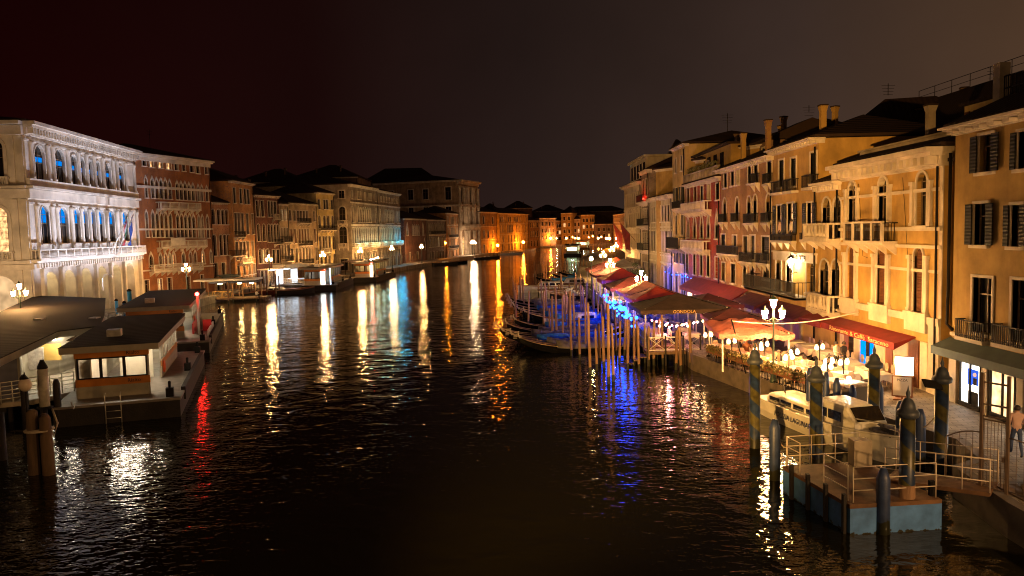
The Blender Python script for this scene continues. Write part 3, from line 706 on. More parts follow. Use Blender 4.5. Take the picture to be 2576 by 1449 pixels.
m = MB(); m.tube([(xl, -.0, zl - .6), (xl, -.35, zl - .7), (xl, -.45, zl - .35)], .03, 6, 0); m.lathe([(.06, -.3), (.2, 0.1), (.24, .12), (.05, .35)], 6, (xl, -.45, zl), 1, False)
m.lathe([(.26, 0), (.05, .2), (.02, .35)], 6, (xl, -.45, zl + .36), 0, False)
m.build('wall_lamp', [IRON, emit('bright_wall_lamp', (1, .7, .36), 220)], b7)
m = MB(); m.box(-3.2, W7 - 0.6, -1.25, -.003, fz(b7, 1990, 737)[1] - .15, fz(b7, 1990, 737)[1]); m.build('balcony_slab', STONE_D, b7)
zb_ = fz(b7, 1990, 737)[1]; balcony(b7, -3.2, W7 - .6, zb_ + .02, 1.25, 1.0, 'iron', STONE_D, brackets=False)
awning(b7, .3, W7 - .3, 3.5, 1.4, .6, .3, AWR2); 
m = MB()
for x in (.2, 1.9, 3.6, 5.4): m.box(x, x + .35, -.1, -.003, 1, 3.3)
m.build('shopfront_pier', STONE_D, b7)
m = MB()
for x in (.6, 2.35, 4.0): m.box(x, x + 1.2, -.06, -.004, 1.05, 3.1)
m.build('door', BROWND, b7)
# rooftop block behind the hotel
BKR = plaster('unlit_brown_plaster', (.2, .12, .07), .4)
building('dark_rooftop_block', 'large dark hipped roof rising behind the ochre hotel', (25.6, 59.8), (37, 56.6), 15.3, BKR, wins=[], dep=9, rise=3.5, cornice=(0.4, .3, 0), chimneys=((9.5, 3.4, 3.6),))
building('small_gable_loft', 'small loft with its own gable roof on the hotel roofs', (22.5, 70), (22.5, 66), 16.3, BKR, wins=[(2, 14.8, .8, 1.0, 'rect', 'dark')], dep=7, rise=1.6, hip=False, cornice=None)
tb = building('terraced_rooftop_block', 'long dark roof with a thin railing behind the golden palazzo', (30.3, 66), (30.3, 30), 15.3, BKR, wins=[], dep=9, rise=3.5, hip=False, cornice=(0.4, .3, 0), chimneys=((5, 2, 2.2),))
m = MB()
for i in range(12): m.tube([(.5 + i * 2.4, 4.5, 18.9), (.5 + i * 2.4, 4.5, 20.0)], .03, 4)
m.tube([(.5, 4.5, 20.0), (27, 4.5, 20.0)], .025, 4); m.tube([(.5, 4.5, 19.5), (27, 4.5, 19.5)], .02, 4); m.build('roof_railing', IRON, tb)

# brown orange building
A, B = RB(1813, 1946)
T = [(1822, 1830, 428, 472), (1839.5, 1848, 424, 467), (1852.7, 1861, 421, 464), (1882, 1891, 414, 461), (1897.5, 1908, 411, 459), (1931, 1942, 402, 456)]
px = [(*q, 'rect', 'dark') for q in T]
px += [(*q, 'arch', 'dark') for q in ((1820, 1828, 499, 557), (1851, 1859, 496, 555), (1880.5, 1890, 493, 556), (1896, 1905, 491, 557), (1928, 1941, 489, 555))]
px += [(*q, 'rect', 'shutd') for q in ((1815, 1826, 591, 634), (1843.5, 1854, 592, 636), (1871, 1882, 593, 640), (1888, 1900, 594, 652), (1917, 1937, 595, 655))]
px += [(*q, 'rect', 'dark') for q in ((1816, 1825, 660, 705), (1840, 1851, 663, 712), (1870, 1879, 666, 718), (1888, 1899, 667, 720), (1922, 1936, 674, 702))]
b6 = building('brown_orange_house', 'long brownish orange house with arched second floor windows above the dark red awnings', A, B, 14.1, BROWNP, px=px, cornice=(0.7, 0.35, 0.5), rise=2.4, dep=11, chimneys=((3.0, 1.2, 2.6), (9.5, 1.2, 2.8)))
W6 = b6['W']
for u0_, u1_, v in ((1929, 1945, 463), (1897, 1912, 462), (1880, 1908, 561), (1817, 1831, 559), (1848, 1862, 558), (1925, 1943, 560), (1812, 1866, 636), (1869, 1903, 656), (1913, 1940, 660)):
    x0, z = fz(b6, u0_, v); x1, _ = fz(b6, u1_, v); balcony(b6, x0, x1, z, .4, .75, 'iron')
awn = awning(b6, -.1, 8.3, 3.75, 1.65, .95, .35, AWR)
awning(b6, 9.0, W6 + .2, 3.6, 1.5, .6, .3, AWR2)
m = MB()
for x in (.3, 2.6, 5.0, 7.4): m.box(x, x + .3, -.1, -.003, 1, 3.4)
m.build('shopfront_pier', STONE, b6)
for x, mm in ((.8, LITWALL), (3.1, LITB), (5.5, BROWND), (7.9, LITWALL), (9.6, BROWND), (11.3, BROWND), (12.9, BROWND)):
    m = MB(); m.box(x, x + 1.25, -.06, -.004, 1.05, 3.1); m.build('shop_door', mm, b6)
striplights(b6, [1.6, 4, 6.5], -.7, 3.1)
for x in (4.0, 6.4): striplights(b6, [x], -.6, 2.9, .5, 'shop_lamp')

# red building
A, B = RB(1725, 1813)
px = [(*q, 'rect', 'dark') for q in ((1729, 1735.5, 472, 512), (1746.5, 1753.5, 469, 508), (1763, 1769.4, 467, 505), (1780, 1788, 464, 503), (1801.8, 1809.5, 461, 502))]
px += [(*q, 'gothic', 'dark') for q in ((1729, 1734, 542, 597), (1744.7, 1752, 541, 598), (1762, 1769.4, 540, 598), (1779, 1786.4, 539, 598), (1800, 1808, 538, 600))]
px += [(*q, 'rect', 'dark') for q in ((1726, 1732, 637, 688), (1744.7, 1751, 638, 690), (1761.7, 1768.5, 640, 692), (1778.7, 1786, 642, 695), (1800, 1808, 646, 700))]
b5 = building('red_gothic_house', 'faded red house with five pointed arches and pale stone balconies', A, B, 13.6, REDP, px=px, cornice=(0.5, 0.4, 0), rise=1.2, dep=14, chimneys=((3, 5, 2),))
W5 = b5['W']
for u0_, u1_, v in ((1728, 1787, 623), (1730, 1790, 533)):
    x0, z = fz(b5, u0_, v); x1, _ = fz(b5, u1_, v); balcony(b5, x0, x1, z, .8, .9)
m = MB(); m.box(.2, W5 - .2, 1.0, 7, 13.85, 16.6, 0); m.box(0, W5, .6, 7.4, 16.6, 16.8, 1)
for k in range(5): m.box(1 + k * 2.4, 2.2 + k * 2.4, .93, .99, 14.2, 16.1, 2)
m.build('roof_storey', [OCHRE2, TILE, GLASS], b5)
balcony(b5, .1, W5 - .1, 13.7, .3, 1.0, 'stone', STONE_D, brackets=False)
LEAF = mat('dark_leaves', (0.05, 0.07, 0.02), 0.7, 0.5, 6, 0.2)
def foliage(b, x0, x1, y0, y1, z0, z1, n, s=0.09, m=0):
    for _ in range(n):
        c = Vector((random.uniform(x0, x1), random.uniform(y0, y1), random.uniform(z0, z1)))
        a = Vector((random.gauss(0, 1), random.gauss(0, 1), random.gauss(0, 1))).normalized() * s; d = a.orthogonal().normalized() * s * .6
        b.add([c - a, c + d, c + a, c - d], [(0, 1, 2, 3)], m)
m = MB(); foliage(m, 1.5, W5 - 2, -.2, .3, 14.3, 15.3, 500, .13); m.build('balcony_plant', mat('yellow_green_leaves', (.12, .11, .03), .7, .4, 5, .1), b5)
awning(b5, 4.0, W5 - .15, 3.75, 1.6, .95, .35, AWR)
for x, mm in ((1, LITB), (4, LITWALL), (7, LITB), (10, LITWALL)):
    m = MB(); m.box(x, x + 1.8, -.06, -.004, 1.05, 3.1); m.build('shop_door', mm, b5)
striplights(b5, [5, 8, 11], -.7, 3.1)

# yellow tower house, cream house, dark house, white palace
A, B = RB(1693, 1725)
W = wall_len(A, B)
b4 = building('yellow_tower_house', 'tall narrow pale yellow house standing above its neighbours', A, B, 18.2, YELP, wins=rows(W, 0, 0, [(15.4, 1.6, [.3, .75], .8, 'rect', 'shutd', None), (11.6, 2, [.3, .75], 1, 'rect', 'dark', 'd'), (8.2, 2.2, [.3, .75], 1, 'rect', 'shutd', None), (4.9, 2, [.3, .75], 1, 'rect', 'dark', 'd'), (1.1, 2.6, [.3, .75], 1.2, 'rect', 'dark', None)]), dep=12, cornice=(.4, .3, 0), rise=1.5)
balcony(b4, .1, W - .1, 6.6, .9, 1.3, 'iron', STONE_D); balcony(b4, 2, W - .3, 11.2, .6, .8, 'iron')
A, B = RB(1635, 1692); W = wall_len(A, B)
b3 = building('cream_arcaded_house', 'cream house with a row of ground floor arches lit blue and a colonnaded first floor', A, B, 13.0, CREAMP, wins=rows(W, 0, 0, [(9.8, 2.0, even(7), 1.0, 'rect', 'dark', None), (5.9, 2.7, even(7, .05, .95), 1.3, 'rect', 'dark', None), (1.05, 3.2, even(6, .03, .97), 1.7, 'arch', 'dark', None)]), cornice=(.7, .5, .5), dep=12, bands=(9.2, 8.8, 5.6, 4.7), rise=1.5)
A, B = RB(1615, 1634); W = wall_len(A, B)
b2 = building('dark_narrow_house', 'dark narrow house with a red lit top window beside the white palace', A, B, 17.2, GREYPL, wins=rows(W, 0, 0, [(13.6, 2.4, [.3, .7], 1, 'rect', 'dark', None), (9.8, 2.0, even(3), 1, 'rect', 'dark', None), (6.2, 2.2, even(3), 1, 'rect', 'dark', None), (1.1, 3, even(3), 1.2, 'rect', 'dark', None)]), cornice=(.5, .5, .5), dep=12)
for z in (5.9, 9.4, 12.8): balcony(b2, .4, W - .4, z, .9, 1.0, 'iron')
m = MB(); m.tube([(1.2, -.5, 13.2), (W - 1.5, -.5, 13.2)], .06, 6); m.build('red_lamp', emit('red_neon', (1, .02, .01), 30), b2)
A, B = RB(1571, 1614); W = wall_len(A, B)
b1 = building('white_grand_hotel', 'large white four storey hotel at the far end of the right bank', A, B, 16.0, WHITEPL, wins=rows(W, 0, 0, [(12.4, 2.2, even(8), 1.0, 'rect', 'dark', None), (9.2, 2.2, even(8), 1.0, 'rect', 'dark', None), (5.8, 2.4, even(8), 1.1, 'rect', 'dark', None), (1.1, 3.2, even(7), 1.6, 'rect', 'dark', None)]), cornice=(.8, .5, .6), dep=14, bands=(8.9, 5.5, 12.1))
m = MB(); m.box(2, W - .5, .8, 8, 16.3, 19.6, 0); m.box(1.6, W - .1, .4, 8.4, 19.6, 19.9, 1)
for k in range(5): m.box(3.5 + k * 2.8, 4.9 + k * 2.8, .73, .79, 16.8, 18.9, 2)
m.build('attic_storey', [WHITEPL, STONE, GLASS], b1)
balcony(b1, 1, 7, 5.6, 1.0, 1.0)
FLAGR = mat('dark_red_flag', (.2, .02, .02), .8, .3, 2, .1)
for x in (4, 12):
    m = MB(); m.tube([(x, -.05, 7), (x, -2.6, 10.2)], .04, 5, 0); m.add([(x, -2.5, 10.1), (x, -.9, 8.2), (x + .15, -1.0, 5.6), (x - .15, -1.6, 5.9)], [(0, 1, 2, 3)], 1); m.build('flag', [WOODF, FLAGR], b1)
# lit gable seen behind, roofs
A, B = (27, 118), (30, 116.5)
bg_ = building('floodlit_gable_church', 'small floodlit white gable end rising behind the dark roofs', (24.2, 114), (27.2, 113.6), 19.8, WHITEPL, wins=[(1.6, 18.0, .7, 1.2, 'rect', 'dark')], dep=22, cornice=None, rise=3.2)
spot('gable_flood_light', (22.5, 108, 17.5), (25.5, 114, 21), (.9, 1, .8), 900, 70)
for (u0_, u1_, Y, H, lab) in ((1650, 1720, 100, 20.5, 'dark roofed house behind the yellow tower house'), (1750, 1840, 82, 20.0, 'dark roofed house behind the red gothic house'), (1850, 1935, 72, 20.2, 'dark roofed house with chimneys behind the brown orange house')):
    xa = PY(u0_, Y, 15).x; xb = PY(u1_, Y - 4, 15).x
    building('background_house', lab, (xa, Y), (xb + 2, Y - 8), H - 4, OCHRE2, wins=[], dep=12, cornice=(.3, .3, 0), rise=2.2, chimneys=((3, 3, 2.2), (7, 5, 2.6)))
# ---------------------------------------------------------------- left bank buildings
def LP(u, D, z=9.0): p = PY(u, D, z); return (p.x, p.y)
REDB = plaster('brick_red_plaster', (0.38, 0.15, 0.055), 0.35, (0.3, 0.1, 0.05))
PINK = plaster('salmon_plaster', (0.5, 0.27, 0.15), 0.45, (0.3, 0.14, 0.08))
ORNG = plaster('orange_plaster', (0.5, 0.25, 0.09), 0.45, (0.3, 0.14, 0.08))
DRED = plaster('dark_maroon_plaster', (0.2, 0.08, 0.05), 0.5, (0.2, 0.09, 0.06))
SAND = plaster('sandy_plaster', (0.42, 0.31, 0.19), 0.45)
LYEL = plaster('lemon_plaster', (0.52, 0.4, 0.16), 0.4)
# white palace (bank) with floodlights
A, B = LP(79, 73.8), LP(349, 101)
pxu = [(90, 110, 366, 452), (140, 160, 375, 460), (180, 192, 390, 468), (202, 212, 396, 471), (222, 231.5, 401, 474), (242, 251, 406, 477), (266, 278, 411, 482), (299, 309.5, 418, 486)]
pxl = [(104.5, 121.7, 520, 612), (150.8, 169, 522, 611), (188, 199.7, 524, 610), (209, 219.5, 526, 609), (229.6, 239, 527, 608), (248.6, 260.5, 528, 608), (275, 287, 530, 607), (309, 320, 533, 606)]
wd_ = lambda q: (q[0] - (q[1] - q[0]) * .12, q[1] + (q[1] - q[0]) * .12, q[2], q[3])
px = [(*wd_(q), 'arch', 'bluelow') for q in pxu] + [(*wd_(q), 'arch', 'bluetop') for q in pxl]
W = wall_len(A, B)
arcs = [(112.6, 145, 683), (159, 191, 678), (203.7, 231.5, 673), (245, 271.6, 669), (282, 305.6, 665), (316, 339.5, 661)]
opens = []
for uL, uR, vT in arcs:
    x0, _ = hitplane(uL, 710, A, B); x1, _ = hitplane(uR, 710, A, B); _, zt = hitplane((uL + uR) / 2, vT, A, B)
    opens.append((x0, x1, 1.0, zt, 'arch'))
# the wall must show the arcade as deep openings: build the palace with a recessed ground floor
dol = building('white_palace', 'white stone palace lit by cold floodlights, with an arcade below and blue lit windows', A, B, 20.6, WHITE_ST, px=px, dep=26, opens=opens, rec=2.2, cornice=(1.1, 1.3, .55), rise=2.5, z0=1.0, trim=WHITE_ST)
W = dol['W']
m = MB()   # entablatures and balcony line
for z, h, pr in ((7.35, .3, .55), (6.95, .5, .25), (14.5, .25, .6), (14.2, .9, .28), (12.95, .2, .15), (19.0, .2, .15)): m.box(-.25, W + .1, -pr, -.003, z - h + .002 * pr, z)
for i in range(52): m.box(.2 + i * W / 52, .42 + i * W / 52, -.5, -.253, 6.55, 7.0)
m.build('entablature', WHITE_ST, dol)
balcony(dol, -.3, W, 7.4, .9, .95, 'stone', WHITE_ST, brackets=False)
b_ = MB()
for q in px:   # parapet panels under the upper windows
    pass
m = MB(); m.box(-.1, W, -.32, -.003, 15.3 - .75, 15.3 - .2)
m.box(-.1, W, -.38, -.003, 15.1, 15.22); m.build('upper_parapet', WHITE_ST, dol)
m = MB()   # half columns between the windows
def col(b, x, z0, z1, r):
    b.lathe([(r * 1.35, 0), (r * 1.35, .18), (r, .3), (r * .88, (z1 - z0) - .5), (r * 1.25, (z1 - z0) - .25), (r * 1.4, z1 - z0)], 10, (x, -r * .55, z0), 0, True)
for uq, z0_, z1_ in ((pxu, 15.25, 18.9), (pxl, 7.45, 12.75)):
    xs = []
    for q in uq:
        xa, _ = hitplane(q[0], (q[2] + q[3]) / 2, A, B); xb, _ = hitplane(q[1], (q[2] + q[3]) / 2, A, B); xs.append((xa, xb))
    cs = [xs[0][0] - 1.0]
    for (a0, a1), (c0, c1) in zip(xs, xs[1:]):
        g = c0 - a1
        if g > 1.9: cs += [a1 + .65, c0 - .65]
        else: cs.append((a1 + c0) / 2)
    cs += [xs[-1][1] + .7, W - .5]
    for x in cs: col(m, x, z0_, z1_, .21)
m.build('column', WHITE_ST, dol)
for x0, x1, _, zt, _ in opens:
    m = MB(); m.box(x0 - .75, x0 - .3, -.35, -.003, 1.6, 6.1); m.box(x0 - .85, x0 - .2, -.42, -.003, 6.1, 6.43); m.box(x0 - .9, x0 - .15, -.45, -.003, 1.0, 1.6); m.build('arcade_pier', WHITE_ST, dol)
m = MB(); m.box(W - .7, W - .1, -.35, -.003, 1, 6.43); m.build('arcade_pier', WHITE_ST, dol)
m = MB()
for x0, x1, _, zt, _ in opens: m.quad((x0 - .3, 2.19, 1.0), (x1 + .3, 2.19, 1.0), (x1 + .3, 2.19, zt), (x0 - .3, 2.19, zt)); 
m.build('arcade_back_wall', BROWNP, dol)
for x0, x1, _, zt, _ in opens:
    m = MB(); m.box((x0 + x1) / 2 - .25, (x0 + x1) / 2 + .25, .9, 1.1, zt - .8, zt - .6); m.build('arcade_lamp', emit('arcade_lamp_glass', (1, .78, .42), 26), dol)
m = MB()
for x0, x1, _, zt, _ in opens: m.box((x0 + x1) / 2 - .5, (x0 + x1) / 2 + .5, 2.1, 2.185, 1.0, 3.6)
m.build('arcade_door', BROWND, dol)
# side facade (faces the bridge): arched openings and balustrades in the side plane
rzS = R(90)
for x, z, wd, ht, fill in ((2.9, 15.3, 1.9, 3.7, 'dark'), (2.9, 8.2, 1.9, 4.3, 'lit'), (10, 15.3, 1.9, 3.7, 'dark'), (10, 8.2, 1.9, 4.3, 'lit'), (16, 15.3, 1.9, 3.7, 'dark'), (16, 8.2, 1.9, 4.3, 'lit')):
    wo = place_window(dol, x, z, wd, ht, 'arch', fill, None, WHITE_ST, .3, .02, True, True)
    wo.location = (-.03, x, z); wo.rotation_euler = (0, 0, R(-90))
m = MB(); m.xf = Matrix.Rotation(R(-90), 4, 'Z')     # local x -> -y ; facade out of -x
def sbox(x0, x1, pr, z0, z1): m.box(-x1, -x0, -pr, -.003, z0, z1)
for z, h, pr in ((7.35, .3, .5), (6.95, .5, .25), (14.5, .25, .5), (14.2, .9, .28), (20.6, .35, .9), (20.2, .9, .5)): sbox(0, 26, pr, z - h, z)
for x in (.15, .95, 4.6, 12.6): sbox(x, x + .5, .15, 1, 6.4); sbox(x, x + .5, .15, 7.4, 13.2); sbox(x, x + .5, .15, 14.6, 19.6)
m.build('side_cornice', WHITE_ST, dol)
for x0, x1, z in ((1.6, 4.4, 7.4), (1.6, 4.4, 14.55), (8.6, 11.6, 7.4)): balcony(dol, -x1, -x0, z, .35, .85, 'stone', WHITE_ST, rz=R(-90), off=(0, 0), brackets=False)
pts = [(math.cos(math.pi * i / 12), math.sin(math.pi * i / 12)) for i in range(13)]
for cx in (3.1, 10.2):
    m = MB(); m.xf = Matrix.Rotation(R(-90), 4, 'Z')
    m.add([(-cx - 1.5, -.02, 1), (-cx - 1.5, -.02, 4.4)] + [(-cx - 1.5 * c, -.02, 4.4 + 1.5 * s_) for c, s_ in pts] + [(-cx + 1.5, -.02, 1)], [tuple(range(16))], 0)
    m.build('side_arch', emit('warm_passage_light', (1, .62, .3), .75, .6, .6), dol)
# flags
for u, cols in ((268, ('f_green', 'f_white', 'f_red')), (283, ('f_blue',) * 3)):
    fx, fz0 = hitplane(u - 8, 640, A, B)
    mm = {'f_green': mat('flag_green', (.012, .07, .03), .8, .1, 2, .1), 'f_white': mat('flag_white', (.3, .3, .3), .8, .1, 2, .1), 'f_red': mat('flag_red', (.25, .015, .02), .8, .1, 2, .1), 'f_blue': mat('flag_blue', (.01, .04, .2), .8, .1, 2, .1)}
    m = MB(); m.tube([(fx, -.9, 7.6), (fx + .3, -3.0, 12.2)], .05, 6, 3)
    fp = lambda a_, r_: (fx + .3 - a_ * .75 + .1 * math.sin(r_ * .9 + a_ * 3), -2.85 + .12 * math.sin(r_ * 1.1 + a_ * 5) + .05 * r_, 12.1 - .46 * r_ - a_ * .9 * (1 - r_ / 8))
    for k in range(3):
        for r_ in range(8): m.quad(fp(k / 3, r_), fp((k + 1) / 3, r_), fp((k + 1) / 3, r_ + 1), fp(k / 3, r_ + 1), k)
    m.build('flag', [mm[cols[0]], mm[cols[1]], mm[cols[2]], WHITEP], dol)
    for c in dol.children:
        pass
# floodlights stand on the quay in front
dv = (Vector(B) - Vector(A)).normalized(); nv = Vector((dv.y, -dv.x))
FL = []
for k, f in enumerate((.06, .26, .46, .66, .86)):
    c = Vector(A) + dv * W * f; q_ = c + nv * 7.0
    t = thing('floodlight', '', 'floodlight', (q_.x, q_.y, 1.0), math.atan2(-nv.y, -nv.x), 'floodlights on the quay before the white palace')
    m = MB(); m.box(-.12, .12, -.25, .25, .12, .5); m.build('housing', IRON, t)
    m = MB(); m.box(-.05, .05, -.3, .3, 0, .12); m.build('foot', IRON, t); FL.append(t)
    spot('floodlight_beam', (q_.x - nv.x * .3, q_.y - nv.y * .3, 1.7), (c.x, c.y, 15.5), (.72, .76, 1.0), 4700, 80, .9, .06)
for f in (.2, .5, .8):
    c = Vector(A) + dv * W * f + nv * 5.2; point('added_arcade_fill', (c.x, c.y, 3.6), (1, .7, .36), 110, .3)  # warm fill added for the arcade front, no fixture
rank_labels(FL, 'small floodlight on the quay aimed up at the white palace, {n}')
AW_ = W
# warm wash on the side
point('passage_light', (A[0] + 1.0, A[1] - 9, 5.5), (1, .68, .38), 900, .3)

# the red gothic palace
A, B = LP(350, 102.5), LP(536, 116.5); W = wall_len(A, B)
px = []
att = [(357, 366, 390, 417), (375.6, 385, 394, 420), (397, 408, 398, 422), (418, 430, 401, 426), (438, 447, 404, 428), (457.5, 465.5, 407, 430), (477, 486.6, 411, 433), (493, 501, 414, 436), (515, 522, 420, 438)]
for i, q in enumerate(att): px.append((*q, 'rect', 'lit' if i in (1, 2, 3) else 'dark'))
g2 = [(364, 370)] + [(379.5 + k * 11, 386.5 + k * 11) for k in range(5)] + [(442 + k * 10, 449 + k * 10) for k in range(5)] + [(496, 501), (505, 510), (517, 523)]
for i, (a_, c_) in enumerate(g2):
    f = (a_ - 364) / 160; px.append((a_, c_, 446 + f * 26, 497 + f * 10, 'gothic', 'dark'))
    px.append((a_ + 2, c_ + 2, 533 + f * 12, 596 + f * 2, 'gothic', 'dark'))
for i, (a_, c_) in enumerate([(375, 385), (400, 407), (413, 420), (423, 430), (433, 441), (458, 465), (476, 482), (488, 494), (507, 514), (528, 533)]):
    f = (a_ - 364) / 160; px.append((a_, c_, 640 - f * 8, 672 - f * 10, 'gothic', 'lit' if i in (2, 3, 4, 8) else 'dark'))
for i, (a_, c_) in enumerate([(363, 375), (398, 408), (422, 432), (470, 478), (505, 512)]):
    f = (a_ - 364) / 160; px.append((a_, c_, 705 - f * 15, 742 - f * 15, 'rect', 'lit' if i == 1 else 'dark'))
bem = building('red_gothic_palace', 'brick red palace with rows of pointed arches next to the white palace', A, B, 20.6, REDB, px=px, dep=16, cornice=(.9, .9, 0), rise=2.2, bands=((16.4, .35, .18), (10.6, .25, .12), (5.0, .2, .1)), trim=WHITE_ST)
for u0_, u1_, v in ((392, 494, 523), (394, 510, 621), (375, 450, 682), (470, 500, 676)):
    x0, z = fz(bem, u0_, v + 2); x1, _ = fz(bem, u1_, v - 4); balcony(bem, x0, x1, z, .9, .95, 'stone', WHITE_ST)
m = MB(); xs, zz = fz(bem, 435, 618); m.box(xs - 1.4, xs + 1.4, -1.0, -.93, zz, zz + 1.1); m.build('banner', WHITEP, bem)


def LB(name, label, u0_, D0, u1_, D1, H, m_, spec, **kw):
    A, B = LP(u0_, D0), LP(u1_, D1); W = wall_len(A, B)
    return building(name, label, A, B, H, m_, wins=rows(W, H, 1, spec), **kw)
D_ = 'dark'
bC = LB('salmon_house', 'low salmon house with round arched windows on two floors, left of the tall orange house', 533, 117, 587, 122, 14.5, PINK,
   [(11.2, 2.3, [.1, .35, .55, .73, .9], .75, 'arch', D_, None), (6.4, 3.2, [.1, .4, .58, .75, .92], .8, 'arch', D_, None), (3.0, 2.2, [.1, .45, .85], .8, 'rect', D_, None), (1.05, 1.6, [.2, .55, .85], .9, 'rect', D_, None)], cornice=(.35, .3, .5))
balcony(bC, 4.0, 7.5, 6.2, .7, .9, 'iron'); awning(bC, .5, bC['W'] - .3, 3.4, 1.2, .3, .2, TEAL)
bD = LB('tall_orange_house', 'tall streaked orange house with dark shuttered windows between the salmon and the maroon house', 587.5, 121, 642, 130, 18.0, ORNG,
   [(14.6, 2.4, [.12, .4, .6, .75], .95, 'rect', 'shutd', None), (9.6, 3.4, [.12, .26, .42, .65, .9], .95, 'rect', D_, None), (5.5, 2.9, [.12, .3, .45, .62, .85], .9, 'rect', D_, None), (3.0, 1.6, [.15, .4, .65, .88], .9, 'rect', D_, None), (1.05, 1.7, [.2, .5, .8], 1.1, 'rect', 'lit', None)], cornice=(.5, .35, .5))
balcony(bD, .3, 3.4, 9.2, .7, .9, 'iron'); balcony(bD, 1.5, 6, 5.0, .7, .9)
bE = LB('maroon_house', 'dark maroon house with white trimmed arches and a lit chandelier window', 643, 130, 704, 137, 16.2, DRED,
   [(12.6, 2.7, [.12, .32, .6, .72, .84], .8, 'rect', D_, None), (8.4, 2.9, [.12, .34], .8, 'arch', D_, None), (8.2, 3.1, [.55, .68, .81, .93], .75, 'arch', D_, None), (4.6, 2.4, [.15, .3, .45], .9, 'arch', {1: 'lit'}, None), (4.4, 2.4, [.7, .88], .8, 'rect', 'shutd', None), (1.05, 2.4, [.2, .5, .8], 1.2, 'arch', {1: 'lit'}, None)], cornice=(.5, .4, .5))
balcony(bE, 5, bE['W'] - .1, 12.2, .7, .9, 'stone', STONE_D); balcony(bE, 5.3, bE['W'], 7.8, .7, .9, 'iron')
bF = LB('narrow_pale_house', 'very narrow pale house with two lit top windows and a black iron balcony', 704.5, 137, 727, 141, 14.9, SAND,
   [(12.0, 1.9, [.3, .7], .8, 'rect', 'bright', None), (8.5, 2.2, [.2, .5, .8], .7, 'rect', D_, None), (5.0, 2.8, [.2, .5, .8], .75, 'arch', D_, None), (1.05, 2.8, [.2, .5, .8], .7, 'rect', D_, None)], cornice=(.4, .3, 0))
balcony(bF, .1, bF['W'] - .1, 4.6, .8, 1, 'iron'); balcony(bF, .1, bF['W'] - .1, 8.1, .8, 1, 'iron')
bG = LB('sandy_house', 'wide sandy plastered house with small dark iron balconies', 727.5, 141, 799, 152, 15.2, SAND,
   [(12.0, 1.9, [.06, .2, .33, .43, .53, .63, .9], .8, 'rect', D_, None), (7.8, 2.6, [.07, .2, .35, .45, .55, .65, .9], .8, 'rect', 'shutb', None), (4.2, 2.6, [.07, .22, .35, .47, .58, .68, .93], .8, 'rect', D_, None), (1.05, 2.2, even(6), 1.1, 'rect', {0: 'lit', 3: 'lit'}, None)], cornice=(.35, .3, .5))
for z, a_, c_ in ((11.6, .28, .68), (7.3, .3, .7), (3.8, .3, .72)): balcony(bG, bG['W'] * a_, bG['W'] * c_, z, .7, .9, 'iron')
bI = LB('yellow_house', 'slender lemon yellow house rising above the sandy house', 799.5, 152, 843, 158.5, 17.6, LYEL,
   [(14.4, 1.9, [.14, .44, .6, .88], .8, 'rect', 'shutd', None), (10.6, 2.5, [.12, .4, .62, .88], .8, 'arch', D_, None), (6.2, 2.8, [.12, .32, .46, .66, .9], .75, 'arch', D_, None), (3.3, 2.0, [.15, .4, .6, .9], .75, 'arch', D_, None), (1.05, 1.8, [.2, .5, .8], 1.0, 'rect', {1: 'lit'}, None)], cornice=(.4, .3, .5))
balcony(bI, .2, bI['W'] - .2, 10.2, .7, .9, 'iron'); balcony(bI, 1.2, 4.2, 5.7, .7, .9)
# twin palaces with cyan light
A0 = LP(884, 165)
bJ = LB('arcaded_palace', 'stone palace with long colonnaded first floor glowing pale green', 884, 165, 952, 185, 20.0, STONE_D,
   [(17.0, 1.7, [.06, .28, .36, .52, .68, .75, .93], .8, 'rect', D_, None), (11.9, 3.4, [.06] + [.27 + k * .085 for k in range(6)] + [.93], 1.25, 'arch', D_, None), (6.8, 4.0, [.06 + k * .077 for k in range(12)], 1.2, 'arch', D_, None), (1.05, 4.2, even(8, .04, .96), 1.3, 'arch', {2: 'lit', 5: 'lit'}, None)],
   cornice=(.6, .6, .5), bands=((11.5, .4, .2), (16.3, .3, .2), (6.5, .4, .35)), dep=22, trim=WHITE_ST, rise=3, tw=.07)
balcony(bJ, .2, bJ['W'] - .1, 6.4, .7, .9, 'stone', WHITE_ST)
for x, z, wd, ht, st in ((1.8, 17.0, 1.2, 1.6, 'rect'), (1.8, 11.6, 1.4, 3.6, 'arch'), (1.8, 6.6, 1.7, 4.4, 'arch'), (1.8, 1.5, 1.6, 2.4, 'rect')):
    wo = place_window(bJ, x, z, wd, ht, st, 'dark', None, STONE, .25, .02, True, True); wo.location = (-.03, x, z); wo.rotation_euler = (0, 0, R(-90))
for z in (6.4, 11.4): balcony(bJ, -2.9, -.7, z, .5, .9, rz=R(-90))
bK = LB('blue_lit_palace', 'stone palace beside it whose first floor colonnade glows bright cyan', 953, 185.5, 1008, 207, 19.7, STONE_D,
   [(17.2, 1.2, even(7), .8, 'rect', D_, None), (11.9, 3.4, [.08] + [.3 + k * .07 for k in range(6)] + [.85, .95], 1.2, 'arch', D_, None), (6.8, 4.0, [.05 + k * .075 for k in range(13)], 1.25, 'arch', D_, None), (1.05, 4.2, even(7, .04, .96), 1.4, 'arch', D_, None)],
   cornice=(.6, .5, .5), bands=((11.5, .4, .2), (16.3, .3, .2), (6.5, .4, .35)), dep=22, trim=WHITE_ST, rise=3, tw=.07)
balcony(bK, .2, bK['W'] - .1, 6.4, .8, .9, 'stone', WHITE_ST)
CY = (0.1, .75, .85); GC = (.55, .95, .7)
